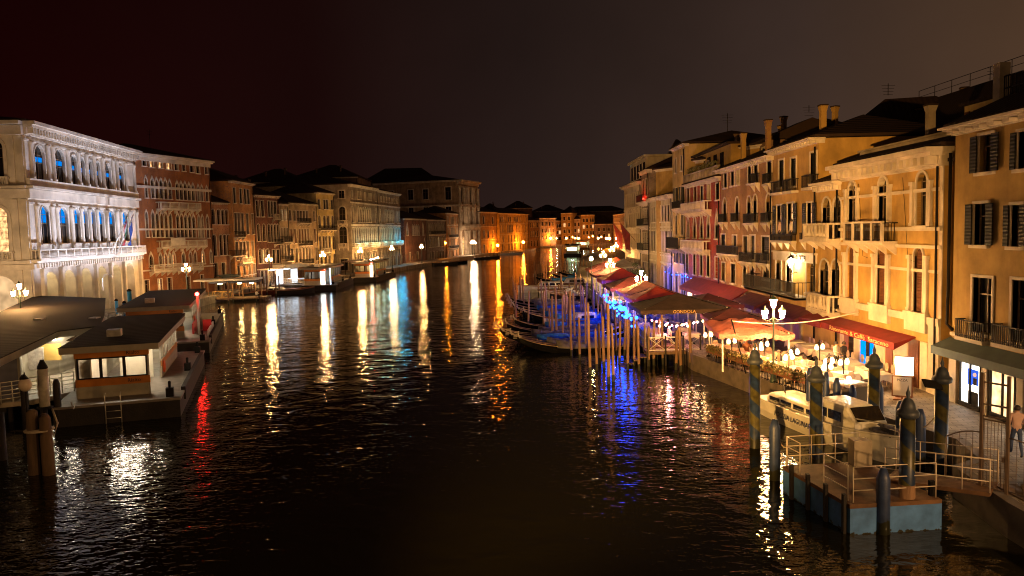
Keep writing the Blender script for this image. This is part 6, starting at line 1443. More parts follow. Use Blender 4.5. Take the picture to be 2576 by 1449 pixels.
# ---------------------------------------------------------------- left: water bus stops
ROOFD = slats('dark_roof_felt', (.028, .02, .015), 3, 1, .8, .6); FASC = mat('pale_fascia', (.3, .26, .2), .6, .15, 2, .05)
CLEARG, tt_, bb_ = base_mat('clear_glass'); bb_.inputs['Alpha'].default_value = .18; bb_.inputs['Base Color'].default_value = (.5, .45, .38, 1); bb_.inputs['Roughness'].default_value = .05
INW = mat('pale_inside_panel', (.5, .45, .36), .6, .1, 2, .02); TUBE = emit('cabin_tube_lamp', (1, .84, .6), 95)
BOARD = slats('pale_clapboard', (.42, .38, .3), 5, 2, .6, .5)
def water_bus_stop(label, loc, rz, w, L, sh, name='water_bus_stop', band=True, front='windows', light=1.0, txt=True, hullm=DARKWOOD, fh=2.4, tube=TUBE, side_from=.35):
    """origin: near right corner of the float at the water; x to the left is negative, y runs away"""
    t = thing(name, label, 'water bus stop', loc, rz); D = 1.0
    b = MB(); b.box(-w, 0, 0, L, -.4, D - .12); b.build('float', hullm, t)
    b = MB(); b.box(-w - .05, .05, -.05, L + .05, D - .117, D); b.build('deck', mat('grey_deck', (.2, .17, .14), .6, .3, 2, .1), t)
    x0, x1, y0, y1 = sh; zt = D + fh; zt_ = zt
    b = MB(); b.box(x0, x1, y0, y0 + .08, D, D + .6, 0); b.box(x0, x1, y1 - .08, y1, D, zt, 0); b.box(x0, x0 + .08, y0 + .08, y1 - .08, D, zt, 0)
    ys = y0 + (y1 - y0) * side_from; b.box(x1 - .08, x1, ys, y1 - .08, D, D + .95, 0)
    b.build('wall', BOARD, t)
    for q_ in ((x1 - .05, x1 + .015, ys, y1, D + .7, D + .99), (x0 - .01, x1 + .01, y0 - .015, y0 + .05, D + fh - .33, D + fh), (x0 - .01, x1 + .01, y0 - .015, y0 + .05, D + .6, D + .98)):
        b = MB(); b.box(*q_); bd = b.build('orange_band', ORANGE, t)
    b = MB(); b.box(x1 - 1.9, x1 - 1.1, y1 - .5, y1 - .42, D + 1, D + 2.1); b.build('timetable_board', mat('timetable_yellow', (.6, .45, .08), .5, .1, 3, 0), t)
    b = MB(); b.tube([(x1 + .05, ys + .8 + .3 * math.cos(k * math.pi / 6), D + .55 + .3 * math.sin(k * math.pi / 6)) for k in range(13)], .06, 6); b.build('life_ring', mat('life_ring_orange', (.7, .12, .03), .5, .1, 3, 0), t)
    b = MB(); b.box(x0 + 1, x0 + 1.7, y0 + 3, y0 + 3.6, zt_ + .3, zt_ + .75); b.build('roof_vent', STEEL, t)
    if txt:
        k = mat('black_stop_letters', (.02, .015, .012), .5, .1, 3, 0)
        text('Rialto', .27, k, bd, (x1 - .75, y0 - .02, D + .79), (R(90), 0, 0), ext=.004); text('Rialto', .27, k, bd, (x1 - .75, y0 - .02, D + fh - .17), (R(90), 0, 0), ext=.004)
    n = 3; ww = (x1 - x0 - .2) / n
    if front == 'windows':
        for i in range(n):
            a_ = x0 + .1 + i * ww; b = MB()
            for bx0, bx1, bz0, bz1 in ((a_, a_ + .07, D + .98, zt - .33), (a_ + ww - .07, a_ + ww, D + .98, zt - .33), (a_ + .07, a_ + ww - .07, D + .98, D + 1.04), (a_ + .07, a_ + ww - .07, zt - .4, zt - .33)): b.box(bx0, bx1, y0 - .02, y0 + .06, bz0, bz1)
            wn = b.build('window', IRON, t); b = MB(); b.quad((a_ + .07, y0 + .02, D + 1.04), (a_ + ww - .07, y0 + .02, D + 1.04), (a_ + ww - .07, y0 + .02, zt - .4), (a_ + .07, y0 + .02, zt - .4)); b.build('pane', CLEARG, wn)
    b = MB(); m_ = 5
    for i in range(m_ + 1): y = ys + (y1 - ys - .1) * i / m_; b.box(x1 - .08, x1, y, y + .08, D + .95, zt)
    b.box(x1 - .1, x1 - .02, y0, y0 + .1, D, zt); b.build('side_frame', STEEL, t)
    b = MB(); b.quad((x1 - .04, ys, D + .95), (x1 - .04, y1, D + .95), (x1 - .04, y1, zt), (x1 - .04, ys, zt)); b.build('side_pane', CLEARG, t)
    o = .55; b = MB(); b.box(x0 - o, x1 + o, y0 - o, y1 + o, zt, zt + .32, 0); b.build('fascia', FASC, t)
    b = MB(); b.add([(x0 - o - .05, y0 - o - .05, zt + .323), (x1 + o + .05, y0 - o - .05, zt + .323), (x1 + o + .05, y1 + o, zt + .5), (x0 - o - .05, y1 + o, zt + .5), (x0 - o, y0 - o, zt + .322), (x1 + o, y0 - o, zt + .322), (x1 + o, y1 + o, zt + .322), (x0 - o, y1 + o, zt + .322)], [(0, 1, 2, 3), (2, 1, 5, 6), (0, 3, 7, 4), (3, 2, 6, 7)]); b.build('roof', ROOFD, t)
    b = MB(); b.box(x0 + .5, x0 + .56, y0 + 1, y0 + 5, D, D + 1.9); b.box(x0 + 1.2, x1 - .5, y0 + 5.2, y0 + 5.26, D, D + 2.1); b.build('partition', INW, t)
    b = MB(); b.box(x0 + .3, x1 - .6, y0 + 3.2, y0 + 3.6, D, D + .45); b.build('bench', STEEL, t)
    for yy in (y0 + 1.5, y0 + 4.2, y1 - 2):
        b = MB(); b.box((x0 + x1) / 2 - .6, (x0 + x1) / 2 + .6, yy, yy + .14, zt - .09, zt - .02); b.build('ceiling_lamp', tube, t)
    for x, y in ((-.5, .5), (-.35, L * .5), (-.35, L - 1)):
        b = MB(); b.box(x - .18, x + .18, y - .18, y + .18, D, D + .45); b.lathe([(.06, .45), (.08, .75), (.03, .8)], 8, (x, y, D)); b.build('bollard', IRON, t)
    b = MB(); b.box(-.12, .1, 2, L - 2, .5, D + .18); b.build('fender', DARKWOOD, t)
    return t
o_ = P(455, 1048, 0); Rz = R(18)
wb = water_bus_stop('nearest water bus stop with orange bands, dark flat roof and three front windows', (o_.x, o_.y, 0), Rz, 5.7, 17, (-5.0, -1.55, 1.7, 15))
b = MB()
for x in (-3.4, -2.7): b.tube([(x, -.08, -.5), (x, -.08, 1.35), (x, .1, 1.5)], .028, 5)
for z in (-.1, .25, .6): b.tube([(x + .7 - .7 - .0, -.08, z), (x - .7 + 0, -.08, z)], .022, 5)
b.build('ladder', STEEL, wb)
c_, s_ = math.cos(Rz), math.sin(Rz); o2 = (o_.x - s_ * 22.5, o_.y + c_ * 22.5)
wb2 = water_bus_stop('second water bus stop with a red navigation light, behind the nearest one', (o2[0], o2[1], 0), Rz, 7.4, 24, (-6.2, -2.0, 2.6, 20), side_from=.5)
b = MB(); b.tube([(-1.0, 4, 1), (-1.0, 4, 4.3)], .09, 8); b.build('light_post', WHITEP, wb2)
b = MB(); b.ball((-1.0, 4, 4.45), .16, 8); b.build('red_light', emit('red_signal_lamp', (1, .012, .008), 85), wb2)
REDP2 = mat('red_panel', (.5, .02, .02), .5, .2, 2, .05)
b = MB(); b.box(-1.6, -1.5, 5, 9, 1, 1.9); b.box(-.9, -.2, 7.0, 7.1, 1, 2.0); b.build('red_panel', REDP2, wb2); b = MB(); b.box(-.3, -.2, 3, 10, 1, 1.5); b.build('bulwark', WHITEP, wb2)
p_ = P(845, 731, 0); B1 = water_bus_stop('middle water bus stop with bright interior on the left bank', (p_.x, p_.y, 0), R(2), 5.6, 17, (-5.3, -1.8, 1.0, 14), txt=False, band=True, light=2, fh=2.5, tube=emit('cool_tube_lamp', (.75, .9, 1.0), 14))
b = MB(); b.box(-2.6, -1.9, .92, .97, 1.0, 3.2); b.build('lit_door', emit('bright_doorway', (1, .95, .85), 4), B1); b = MB(); b.box(-1.2, -1.1, 1.6, 1.7, 1, 3.6); b.build('light_panel', emit('white_tube_post', (.6, .8, 1.0), 8), B1)
b = MB(); b.ball((-1.9, .9, 3.5), .1, 8); b.build('red_light', emit('red_signal_small', (1, .02, .01), 90), B1)
p_ = P(934, 710, 0); B2 = water_bus_stop('far water bus stop with amber lit windows and a red light', (p_.x + 1, p_.y, 0), R(-3), 5.0, 18, (-4.4, -1.4, 1.0, 15), txt=False, fh=2.5, tube=emit('amber_tube_lamp', (1, .75, .3), 30))
b = MB(); b.ball((-1.0, .6, 3.6), .22, 8); b.build('red_light', emit('red_signal_lamp', (1, .02, .01), 420), B2)
b = MB(); b.box(-1.3, -.7, .4, .5, 1.0, 3.3); b.build('lit_door', emit('warm_doorway', (1, .75, .45), 3.5), B2)
B3 = water_bus_stop('distant water bus stop with pale green lit panels on the right bank', (24, 262, 0), R(-8), 6, 16, (-5.3, -1.2, 1, 14), txt=False, fh=2.6, tube=emit('green_white_tube', (.75, 1, .6), 300))
b = MB(); b.box(-4.8, -1.6, .9, .96, 1.9, 3.0); b.build('lit_panel', emit('pale_green_panel', (.7, .95, .5), 2.2), B3)
water_bus_stop('farthest water bus stop glowing white near the far lamps', (36, 350, 0), R(-10), 7, 16, (-6.3, -1.2, 1, 14), txt=False, fh=2.8, tube=emit('green_white_tube', (.75, 1, .6), 300))
# café awning and strings of light behind them
t = thing('cafe_terrace', 'brightly lit café terrace under a dark canopy behind the far water bus stop', 'café terrace', (-31.5, 163, 1.0)); b = MB(); b.box(-3, 3, -8, 8, 2.6, 2.75); b.build('canopy', CL_DARK, t)
for k, (x, y) in enumerate(((2.8, -7), (2.9, -5), (2.5, -2), (2.2, 3), (2.0, 6))): b = MB(); b.ball((x, y, 2.9), .2, 8); b.build('lamp_globe', PINKGLASS, t)
for x in (-2.5, 2.5):
    for y in (-7, 0, 7): b = MB(); b.box(x, x + .1, y, y + .1, 0, 2.6); b.build('post', IRON, t)
# glass shelter
t = thing('glass_shelter', 'white framed glass shelter with lit panels left of the middle water bus stop', 'shelter', (-40.2, 126, 1.0), R(62)); b = MB()
for x in (0, 1.7, 3.4, 5.1, 6.8): b.box(x - .05, x + .05, 0, .1, 0, 2.6)
b.box(-.1, 6.9, -.1, 2.4, 2.6, 2.75); b.box(0, 6.8, 0, .08, .0, .1); b.build('frame', WHITEP, t)
for i, x in enumerate((.1, 1.8, 3.5, 5.2)): b = MB(); b.quad((x, .03, .1), (x + 1.5, .03, .1), (x + 1.5, .03, 2.5), (x, .03, 2.5)); b.build('pane', emit('lit_panel_white', (.75, .88, 1.0), 1.5) if i in (1, 3) else CLEARG, t)
b = MB(); b.box(1, 6, .9, 1.1, 2.5, 2.58); b.build('ceiling_lamp', emit('cool_tube_lamp', (.75, .9, 1), 45), t)
# white railed ramp to the middle stop
t = thing('boarding_ramp', 'white railed boarding ramp leading to the middle water bus stop', 'ramp', (-39.0, 128.5, 1.0)); b = MB(); b.box(0, 5.2, -.7, .7, -.12, 0); b.build('walkway', GREYP, t)
for y in (-.7, .7): rail(t, (0, y, 0), (5.2, y, 0), 0, 1.0, 5, WHITEP, bars=4, r=.035)
b = MB(); b.box(1, 4, .75, .8, .9, 1.0); b.build('light_strip', emit('cool_white_strip', (.7, .85, 1), 6), t)
# kiosk on the quay behind
t = thing('ticket_kiosk', 'orange and white ticket kiosk behind the boarding ramp', 'kiosk', (-39.6, 133, 1.0), R(55)); b = MB(); b.box(0, 5, 0, 2.5, 0, 2.6); b.build('body', ORNG, t); b = MB(); b.box(-.3, 5.3, -.3, 2.8, 2.6, 3.2); b.build('fascia', WHITEP, t); b = MB(); b.box(1.2, 3.8, -.05, -.01, .8, 2.1); b.build('shutter', BROWND, t)
# covered gondola station
t = thing('covered_station', 'covered landing stage with pale flat canopy and wooden crossed railing', 'landing stage', (-43.6, 107.5, 0), R(4))
b = MB(); b.box(0, 8.6, 0, 3.4, .35, .55); b.build('floor', PLANK, t); b = MB(); b.box(-1.2, 7.4, -.4, 3.6, 3.0, 3.25); b.build('canopy', WHITEP, t); b = MB(); b.box(1.0, 7.6, -.6, 2.0, 2.7, 2.9); b.build('lower_canopy', mat('blue_grey_canopy', (.1, .12, .2), .7, .2, 2, .1), t)
for x in (.6, 4.0, 7.2):
    for y in (0, 3.2): b = MB(); b.box(x, x + .13, y, y + .13, -1.5, 3.0); b.build('post', POLE_W, t)
for x0 in (1.2, 2.6):
    b = MB(); b.box(x0, x0 + 1.3, 0, .06, 1.5, 1.58); b.box(x0, x0 + 1.3, 0, .06, .6, .68); b.box(x0, x0 + .07, 0, .06, .55, 1.5); b.box(x0 + 1.23, x0 + 1.3, 0, .06, .55, 1.5)
    b.tube([(x0 + .05, .03, .68), (x0 + 1.25, .03, 1.5)], .03, 4); b.tube([(x0 + .05, .03, 1.5), (x0 + 1.25, .03, .68)], .03, 4); b.build('railing', mat('yellow_wood', (.5, .3, .09), .5, .2, 3, .05), t)
for x in (2.2, 4.9, 6.6): b = MB(); b.box(x, x + .5, -.35, -.15, 2.56, 2.68); b.build('ceiling_lamp', emit('amber_station_lamp', (1, .62, .2), 90), t)

# ---------------------------------------------------------------- left: ticket office on its platform
z = 3.75; rf = [P(u, v, z) for u, v in ((-60, 940), (0, 903), (145, 835), (250, 822), (262, 795), (265, 752), (90, 745), (-60, 815))]
t = thing('ticket_office', 'low ticket office with wide dark roof and brightly lit white clapboard interior', 'ticket office', (rf[2].x, rf[2].y, 0)); O = Vector((rf[2].x, rf[2].y))
pl = [(p.x - O.x, p.y - O.y) for p in rf]
b = MB(); b.prism(pl, z - .35, z - .003); b.build('fascia', FASC, t); b = MB(); b.prism([(x * 1.01, y * 1.01) for x, y in pl], z, z + .06); b.build('roof', ROOFD, t)
for u, v in ((100, 803), (238, 800)):
    p = P(u, v, z + .08); b = MB(); b.box(p.x - O.x - .25, p.x - O.x + .25, p.y - O.y - .3, p.y - O.y + .3, z + .06, z + .14); b.build('skylight', STEEL, t)
def vwall(pts, z0, z1, m_, nm, th=.12):
    b = MB()
    for (x0, y0), (x1, y1) in zip(pts, pts[1:]):
        d = Vector((x1 - x0, y1 - y0)).normalized(); n = Vector((-d.y, d.x)) * th
        b.add([(x0, y0, z0), (x1, y1, z0), (x1 + n.x, y1 + n.y, z0), (x0 + n.x, y0 + n.y, z0), (x0, y0, z1), (x1, y1, z1), (x1 + n.x, y1 + n.y, z1), (x0 + n.x, y0 + n.y, z1)], [(0, 1, 5, 4), (1, 2, 6, 5), (2, 3, 7, 6), (3, 0, 4, 7), (4, 5, 6, 7)])
    return b.build(nm, m_, t)
g = lambda u, v, zz=1.0: (P(u, v, zz).x - O.x, P(u, v, zz).y - O.y)
vwall([g(-60, 1015), g(0, 1006), g(56, 1000)], 1.0, z - .35, slats('blue_grey_clapboard', (.2, .2, .26), 5, 2, .6, .6), 'side_wall')
vwall([g(60, 960), g(150, 938), g(212, 918)], 1.0, z - .35, BOARD, 'inner_wall'); vwall([g(212, 918), g(255, 880)], 1.0, z - .35, BOARD, 'inner_wall')
vwall([g(56, 1000), g(60, 960)], 1.0, z - .35, BOARD, 'return_wall')
b = MB(); x, y = g(95, 955); b.box(x - .5, x + .5, y - .12, y - .05, 1.6, 2.9); b.build('notice_board', mat('notice_paper', (.45, .4, .35), .6, .3, 6, .02), t)
b = MB(); x, y = g(138, 946); b.box(x - .55, x + .65, y - .3, y - .24, 2.0, 3.0); b.build('sign_board', mat('ochre_sign_board', (.55, .36, .1), .5, .3, 1.2, .02), t)
for u, v in ((90, 962), (150, 948), (200, 930)):
    x, y = g(u, v); b = MB(); b.box(x - .4, x + .4, y - .9, y - .76, z - .45, z - .37); b.build('ceiling_lamp', emit('office_tube_lamp', (1, .86, .62), 75), t)
b = MB(); x, y = g(238, 800); b.tube([(x, y + 2, z), (x, y + 2, z + 1.3), (x + .3, y + 2, z + 1.7), (x + .8, y + 2, z + 1.75), (x + 1.1, y + 2, z + 1.4)], .04, 6); b.build('roof_pipe', STEEL, t)
b = MB(); pf = [P(u, v, 1.0) for u, v in ((-60, 1030), (0, 1014), (80, 1006), (185, 985), (190, 955), (262, 905), (262, 840), (-60, 850))]; b.prism([(p.x - O.x, p.y - O.y) for p in pf], .75, .997); b.build('platform', mat('pale_platform', (.4, .34, .26), .6, .3, 2, .1), t)
for u, v in ((-40, 1025), (20, 1013), (100, 1003), (180, 985), (255, 905)):
    x, y = g(u, v); b = MB(); b.tube([(x, y + .15, -2), (x, y + .15, .75)], .13, 6); b.build('pile', DARKWOOD, t)
for k, (a_, c_) in enumerate(((g(-60, 1026), g(58, 1008)), (g(62, 1004), g(185, 984)))): rail(t, (a_[0], a_[1] + .1, 0), (c_[0], c_[1] + .1, 0), 1.0, 1.05, 4, WHITEP, bars=5, r=.024)
# ramp from the platform to the nearest stop and railings behind
t2 = thing('stop_ramp', 'white railed ramp between the ticket office and the water bus stops', 'ramp', (rf[4].x, rf[4].y, 1.0)); e0 = P(235, 835, 1.0); e1 = P(345, 812, 1.0)
a_ = Vector((e0.x - rf[4].x, e0.y - rf[4].y, .3)); c_ = Vector((e1.x - rf[4].x, e1.y - rf[4].y, .3)); dn = (c_ - a_).normalized(); pn = Vector((-dn.y, dn.x, 0)) * .7
for s_ in (-1, 1): rail(t2, a_ + pn * s_, c_ + pn * s_, 0, 1.0, 6, WHITEP, bars=3, r=.03)
b = MB(); b.add([a_ - pn, c_ - pn, c_ + pn, a_ + pn], [(0, 1, 2, 3)]); b.add([a_ - pn - Vector((0, 0, .1)), c_ - pn - Vector((0, 0, .1)), c_ + pn - Vector((0, 0, .1)), a_ + pn - Vector((0, 0, .1))], [(3, 2, 1, 0)]); b.build('walkway', GREYP, t2)
# foreground piles, left
def simple(name, lab, cat, b, m_, p, grp=None): o = b.build(name, m_, None, (p.x, p.y, 0)); return tag(o, lab, cat, grp)
p = P(66, 1085); b = MB(); b.tube([(0, 0, -2), (.05, 0, zat(p.x, p.y, 950)), (.05, 0, zat(p.x, p.y, 942))], [.17, .16, .07], 10); simple('wooden_pile', 'dark wooden pile left of the white capped mooring pile', 'pile', b, DARKWOOD, p)
p = P(149, 1074); b = MB(); b.tube([(0, 0, -2), (0, 0, zat(p.x, p.y, 965)), (0, 0, zat(p.x, p.y, 954))], [.17, .16, .1], 10); simple('wooden_pile', 'dark wooden pile right of the white capped mooring pile', 'pile', b, DARKWOOD, p)
p = P(6, 1157); b = MB(); b.tube([(0, 0, -2), (0, 0, zat(p.x, p.y, 1040))], [.2, .18], 10); simple('wooden_pile', 'tarred pile at the left edge of the picture', 'pile', b, DARKWOOD, p)
p = P(120, 1120); zt = zat(p.x, p.y, 905); zb = zat(p.x, p.y, 1022); t = thing('white_mooring_pile', 'thick white mooring pile with a black cone cap', 'mooring pile', (p.x, p.y, 0))
b = MB(); b.lathe([(.09, -2), (.09, zb)], 10); b.box(-.32, .32, -.12, .12, zb - .12, zb); b.build('stem', IRON, t); b = MB(); b.lathe([(.21, zb + .003), (.21, zt - .4)], 16); b.build('shaft', mat('grimy_white_paint', (.5, .45, .36), .5, .35, 3, .1), t); b = MB(); b.lathe([(.22, zt - .397), (.21, zt - .3), (.1, zt - .08), (.08, zt)], 16); b.build('cap', IRON, t)
b = MB(); b.tube([(.3, 0, zb - .1), (.45, .1, zb - .8), (.25, .1, zb - 1.4), (.05, 0, 1.2)], .05, 6); b.build('rope', mat('pale_rope', (.4, .33, .24), .8, .3, 8, .2), t)
p0 = P(106, 1192); t = thing('pile_cluster', 'bound cluster of three thick rotten piles carrying an unlit globe lamp', 'piles', (p0.x, p0.y, 0))
for dx, dy, top in ((-.28, 0, 1030), (.08, .25, 1040), (.36, -.1, 1045)):
    b = MB(); zt = zat(p0.x + dx, p0.y + dy, top); b.tube([(dx, dy, -2), (dx * .95, dy, .5), (dx * .85, dy * .9, zt - .1), (dx * .85, dy * .9, zt)], [.24, .23, .2, .1], 10); b.build('pile', mat('rotten_pile_wood', (.11, .065, .035), .85, .5, 4, .5, stretch=(1, 1, .2)), t)
b = MB(); b.lathe([(.52, 1.72), (.53, 1.77)], 14); b.build('binding_rope', mat('pale_rope', (.4, .33, .24), .8, .3, 8, .2), t)
zg = zat(p0.x - .35, p0.y, 967); b = MB(); b.tube([(-.35, -.1, 2.0), (-.35, -.1, zg - .2)], .03, 6); b.build('lamp_stem', IRON, t); b = MB(); b.ball((-.35, -.1, zg), .24, 12, sz=1.1); b.build('lamp_globe', mat('milky_globe', (.6, .48, .36), .25, .05, 1, 0), t); b = MB(); b.lathe([(.14, .23), (.03, .4), (.01, .5)], 10, (-.35, -.1, zg)); b.build('lamp_cap', IRON, t)
# gull on the roof edge
p = P(183, 862, 3.72); t = thing('seagull', 'grey gull perched on the corner of the nearest water bus stop roof', 'bird', (p.x, p.y, 3.72), R(10)); b = MB()
prof = [(-.26, .1, .015), (-.18, .15, .05), (-.05, .19, .085), (.07, .22, .075), (.13, .3, .045), (.16, .35, .045), (.2, .355, .03), (.26, .34, .008)]
b.loft([[(x, r_ * math.cos(k * math.pi / 4), z_ + r_ * math.sin(k * math.pi / 4)) for k in range(8)] for x, z_, r_ in prof]); b.tube([(0, .03, .13), (0, .03, 0)], .01, 4); b.tube([(0, -.03, .13), (0, -.03, 0)], .01, 4)
b.build('body', mat('gull_grey', (.3, .25, .22), .7, .3, 9, .05), t); b = MB(); b.add([(.05, -.08, .24), (-.08, -.1, .25), (-.33, -.03, .12), (-.1, -.085, .14), (.05, .08, .24), (-.08, .1, .25), (-.33, .03, .12), (-.1, .085, .14)], [(0, 1, 2, 3), (7, 6, 5, 4)]); b.build('wing', mat('gull_wing', (.1, .09, .09), .7, .2, 9, .05), t)

# ---------------------------------------------------------------- people
def person(label, loc, rz, pose, cols, group=None):
    skinc, hairc, topc, botc, shoec = cols; t = thing('person', label, 'person', loc, rz, group)
    J = dict(pelvis=(0, 0, .95), belly=(0, 0, 1.1), chest=(0, -.01, 1.32), neck=(0, 0, 1.5), head=(0, -.01, 1.6), crown=(0, 0, 1.7),
             ls=(.17, 0, 1.43), le=(.24, .03, 1.15), lw=(.25, -.06, .92), lh=(.25, -.1, .84), rs=(-.17, 0, 1.43), re=(-.24, .03, 1.15), rw=(-.25, -.06, .92), rh=(-.25, -.1, .84),
             lhip=(.09, 0, .9), lk=(.1, -.01, .5), la=(.1, .03, .09), lt=(.1, -.15, .03), rhip=(-.09, 0, .9), rk=(-.1, -.01, .5), ra=(-.1, .03, .09), rt=(-.1, -.15, .03)); J.update(pose)
    rad = dict(pelvis=.13, belly=.12, chest=.14, neck=.055, head=.09, crown=.075, ls=.065, le=.045, lw=.032, lh=.035, rs=.065, re=.045, rw=.032, rh=.035, lhip=.09, lk=.06, la=.042, lt=.04, rhip=.09, rk=.06, ra=.042, rt=.04)
    E = [('pelvis', 'belly', 2), ('belly', 'chest', 2), ('chest', 'neck', 2), ('neck', 'head', 0), ('head', 'crown', 0), ('chest', 'ls', 2), ('ls', 'le', 2), ('le', 'lw', 2), ('lw', 'lh', 0), ('chest', 'rs', 2), ('rs', 're', 2), ('re', 'rw', 2), ('rw', 'rh', 0),
         ('pelvis', 'lhip', 3), ('lhip', 'lk', 3), ('lk', 'la', 3), ('la', 'lt', 4), ('pelvis', 'rhip', 3), ('rhip', 'rk', 3), ('rk', 'ra', 3), ('ra', 'rt', 4)]
    names = list(J); me = bpy.data.meshes.new('body'); me.from_pydata([J[n] for n in names], [(names.index(a), names.index(c)) for a, c, _ in E], [])
    o = bpy.data.objects.new('body_skeleton', me); COL.objects.link(o); md = o.modifiers.new('s', 'SKIN'); sb = o.modifiers.new('u', 'SUBSURF'); sb.levels = 1; sb.render_levels = 1
    for i, n in enumerate(names): v = me.skin_vertices[0].data[i]; v.radius = (rad[n], rad[n]); v.use_root = (n == 'pelvis')
    bpy.context.view_layer.update(); ev = o.evaluated_get(bpy.context.evaluated_depsgraph_get()); bm_ = bpy.data.meshes.new_from_object(ev); bpy.data.objects.remove(o)
    for c in (skinc, hairc, topc, botc, shoec): bm_.materials.append(c)
    for f in bm_.polygons:
        best = None
        for a, c, k in E:
            A_, B_ = Vector(J[a]), Vector(J[c]); ab = B_ - A_; s = max(0, min(1, (f.center - A_).dot(ab) / max(ab.length_squared, 1e-6))); dd = (f.center - A_ - ab * s).length - (rad[a] + rad[c]) * .4
            if best is None or dd < best[0]: best = (dd, k)
        f.material_index = best[1]; f.use_smooth = True
    inst('body', bm_, t)
    hd = Vector(J['head']); b = MB(); b.lathe([(.03, -.02), (.1, .0), (.112, .06), (.09, .13), (.03, .165)], 10, (hd.x, hd.y + .02, hd.z - .0)); b.build('hair', hairc, t)
    b = MB(); b.box(hd.x - .014, hd.x + .014, hd.y - .125, hd.y - .09, hd.z - .01, hd.z + .03)
    for s in (-1, 1): b.box(hd.x + s * .035 - .012, hd.x + s * .035 + .012, hd.y - .1, hd.y - .088, hd.z + .03, hd.z + .045, 1)
    b.build('face', [skinc, hairc], t); return t
SK = mat('skin', (.45, .24, .15), .6, .1, 5, 0); HB = mat('dark_hair', (.03, .02, .015), .6, .2, 9, .1); WS = mat('white_shirt', (.65, .58, .5), .8, .1, 5, .05); BT = mat('black_trousers', (.02, .02, .025), .8, .2, 5, .05); VE = mat('black_vest', (.025, .02, .025), .8, .2, 5, .05)
JE = mat('blue_jeans', (.05, .08, .2), .8, .2, 5, .05); PK = mat('pale_pink_top', (.6, .4, .36), .8, .1, 5, .05); BLK = mat('black_shoe', (.015, .012, .01), .5, .1, 5, 0); GRY = mat('grey_jacket', (.15, .13, .13), .8, .2, 5, .05)
walk = dict(lk=(.1, -.16, .52), la=(.1, -.2, .12), lt=(.1, -.38, .08), rk=(-.1, .06, .5), ra=(-.1, .3, .14), rt=(-.1, .18, .03), le=(.26, .14, 1.16), lw=(.24, .18, .95), lh=(.24, .18, .87), re=(-.26, -.1, 1.18), rw=(-.22, -.28, 1.05), rh=(-.2, -.34, 1.0))
sit = dict(pelvis=(0, 0, .52), belly=(0, 0, .68), chest=(0, -.02, .9), neck=(0, -.03, 1.07), head=(0, -.06, 1.17), crown=(0, -.06, 1.26), ls=(.17, 0, 1.0), le=(.24, -.1, .78), lw=(.14, -.32, .78), lh=(.1, -.38, .8), rs=(-.17, 0, 1.0), re=(-.24, -.1, .78), rw=(-.14, -.32, .78), rh=(-.1, -.38, .8),
           lhip=(.09, -.06, .5), lk=(.11, -.45, .5), la=(.11, -.42, .1), lt=(.11, -.56, .04), rhip=(-.09, -.06, .5), rk=(-.11, -.45, .5), ra=(-.11, -.42, .1), rt=(-.11, -.56, .04))
serve = dict(walk); serve.update(re=(-.25, -.05, 1.2), rw=(-.2, -.3, 1.2), rh=(-.18, -.37, 1.22))
def ground_at(u, v): p = P(u, v, 1.0); return (p.x, p.y, 1.0)
person('waiter in white sleeves and dark vest standing left of the other waiter', ground_at(2103, 940), R(30), serve, (SK, HB, WS, BT, BLK)); person('waiter in a black vest bending slightly, right of the other waiter', ground_at(2122, 941), R(200), walk, (SK, HB, VE, BT, BLK))
person('woman in pink top and jeans walking past the lit shop window', ground_at(2556, 1148), R(160), walk, (SK, HB, PK, JE, BLK))
for lb, u, v, r_, c_ in (('dark haired diner in a dark top seated by the flower boxes', 1860, 905, 60, VE), ('diner with long hair facing away under the salmon parasol', 1878, 908, 150, BROWND), ('diner in white seated near the striped poles', 2021, 958, 40, WS), ('diner in grey at a table behind the brown parasol', 1790, 865, 90, GRY)):
    person(lb, ground_at(u, v), R(r_), sit, (SK, HB, c_, BT, BLK))
sx_, sy_ = -36.2, 107.8; q_ = person('person in a white shirt sitting on the edge of the covered landing stage', (sx_, sy_, .3), R(60), sit, (SK, HB, WS, BT, BLK))
for lb, u in (('guest leaning out of the left lit hotel window', 1962), ('guest leaning out of the middle lit hotel window', 1991)):
    x_, z_ = fz(b7, u, 588); person(lb, (XR - .02, b7.location.y - x_, z_ - .75), R(-90), {}, (SK, HB, PK if u < 1980 else WS, BT, BLK))
for i, (u, v, c_) in enumerate(((960 * 0 + 500, 760, GRY), (640, 728, GRY), (700, 722, VE))):
    p = PY(u, 112 + i * 9, 1.0); person(('person in grey standing on the left quay by the covered stage', 'person in a grey coat by the orange house', 'person in black by the glass shelter')[i], (p.x - 1.0, p.y + 1, 1.0), R(120), walk, (SK, HB, c_, BT, BLK))
for i, (x, y, r_, c_, lb) in enumerate(((14.9, 38.9, 100, WS, 'diner in white at a table close to the lamp post'), (14.3, 40.6, -80, VE, 'diner in black facing the canal by the lamp post'), (13.9, 45.6, 80, GRY, 'diner in grey under the salmon parasol'), (10.8, 52.6, 100, WS, 'diner in white on the wooden terrace by the jetty'), (11.4, 55.6, -70, VE, 'diner in black deeper on the wooden terrace'), (17.1, 39.4, 90, GRY, 'diner in grey by the restaurant wall'))):
    person(lb, (x, y, 1.0), R(r_), sit, (SK, HB, c_, BT, BLK))
ROPE = mat('pale_rope', (.4, .33, .24), .8, .3, 8, .2)
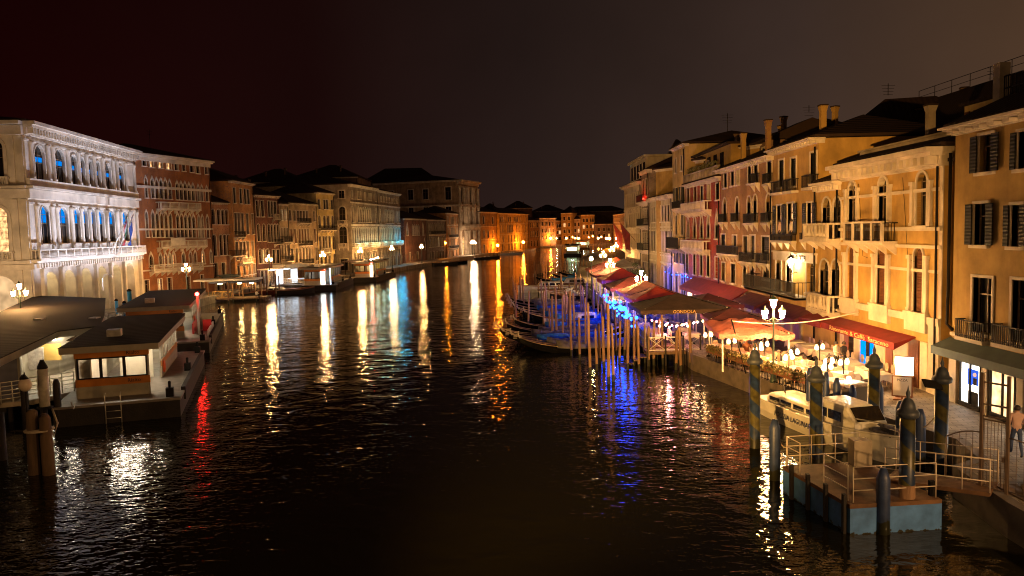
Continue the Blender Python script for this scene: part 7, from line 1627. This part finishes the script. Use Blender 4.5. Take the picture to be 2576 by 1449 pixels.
for i, (p0, p1) in enumerate((((12.9, 35.5, 1.1), (11.9, 33.5, 2.2)), ((14.4, 28.0, 1.2), (15.2, 26.9, 2.2)), ((9.6, 26.4, 1.2), (9.2, 26.6, 1.9)), ((-21.6, 37.0, 1.1), (-20.6, 35.0, 1.6)))):
    p0, p1 = Vector(p0), Vector(p1); b = MB(); b.tube([tuple(p0.lerp(p1, k / 6) - p0 - Vector((0, 0, .3 * math.sin(math.pi * k / 6)))) for k in range(7)], .025, 5)
    o = b.build('mooring_rope', ROPE, None, tuple(p0)); tag(o, ('slack mooring rope at the stern of the police launch', 'slack mooring rope at the bow of the police launch', 'short rope from the blue pontoon to its corner post', 'rope between the nearest stop and the pile cluster')[i], 'rope')
# small potted bush and christmas-like lit plant near the far right lamps
t = thing('potted_tree', 'small lit potted tree on the quay near the white hotel', 'plant', (16.2, 100, 1.0)); b = MB(); b.lathe([(.3, 0), (.4, .5)], 10); b.build('pot', STONE, t); b = MB(); b.tube([(0, 0, .4), (0, 0, 1.6)], .05, 6); b.build('trunk', DARKWOOD, t); b = MB()
for _ in range(9): foliage(b, *(lambda c: (c[0] - .4, c[0] + .4, c[1] - .4, c[1] + .4, c[2] - .35, c[2] + .35))((random.gauss(0, .4), random.gauss(0, .4), random.uniform(1.5, 3.2))), 60, .13)
b.build('crown', mat('olive_leaves', (.12, .14, .04), .7, .4, 6, .1), t)
# aerials on the roofs
for i, (u, v, D, zb) in enumerate(((2234, 210, 58, 18.5), (2500, 165, 52, 18.5), (1830, 285, 66, 17), (2035, 265, 62, 18), (380, 325, 120, 21))):
    p = PY(u, D, zb); h = zat(p.x, p.y, v) - zb; b = MB(); b.tube([(0, 0, 0), (0, 0, h)], .03, 4)
    for k in range(4): b.tube([(-.5 + k * .05, 0, h - .15 - k * .22), (.5 - k * .05, 0, h - .15 - k * .22)], .012, 4)
    o = b.build('roof_aerial', IRON, None, (p.x, p.y, zb)); tag(o, 'x', 'aerial', 'thin aerials on the roofs'); AER = globals().setdefault('AER', []); AER.append(o)
rank_labels(AER, 'thin television aerial on the dark roofs, {n}')
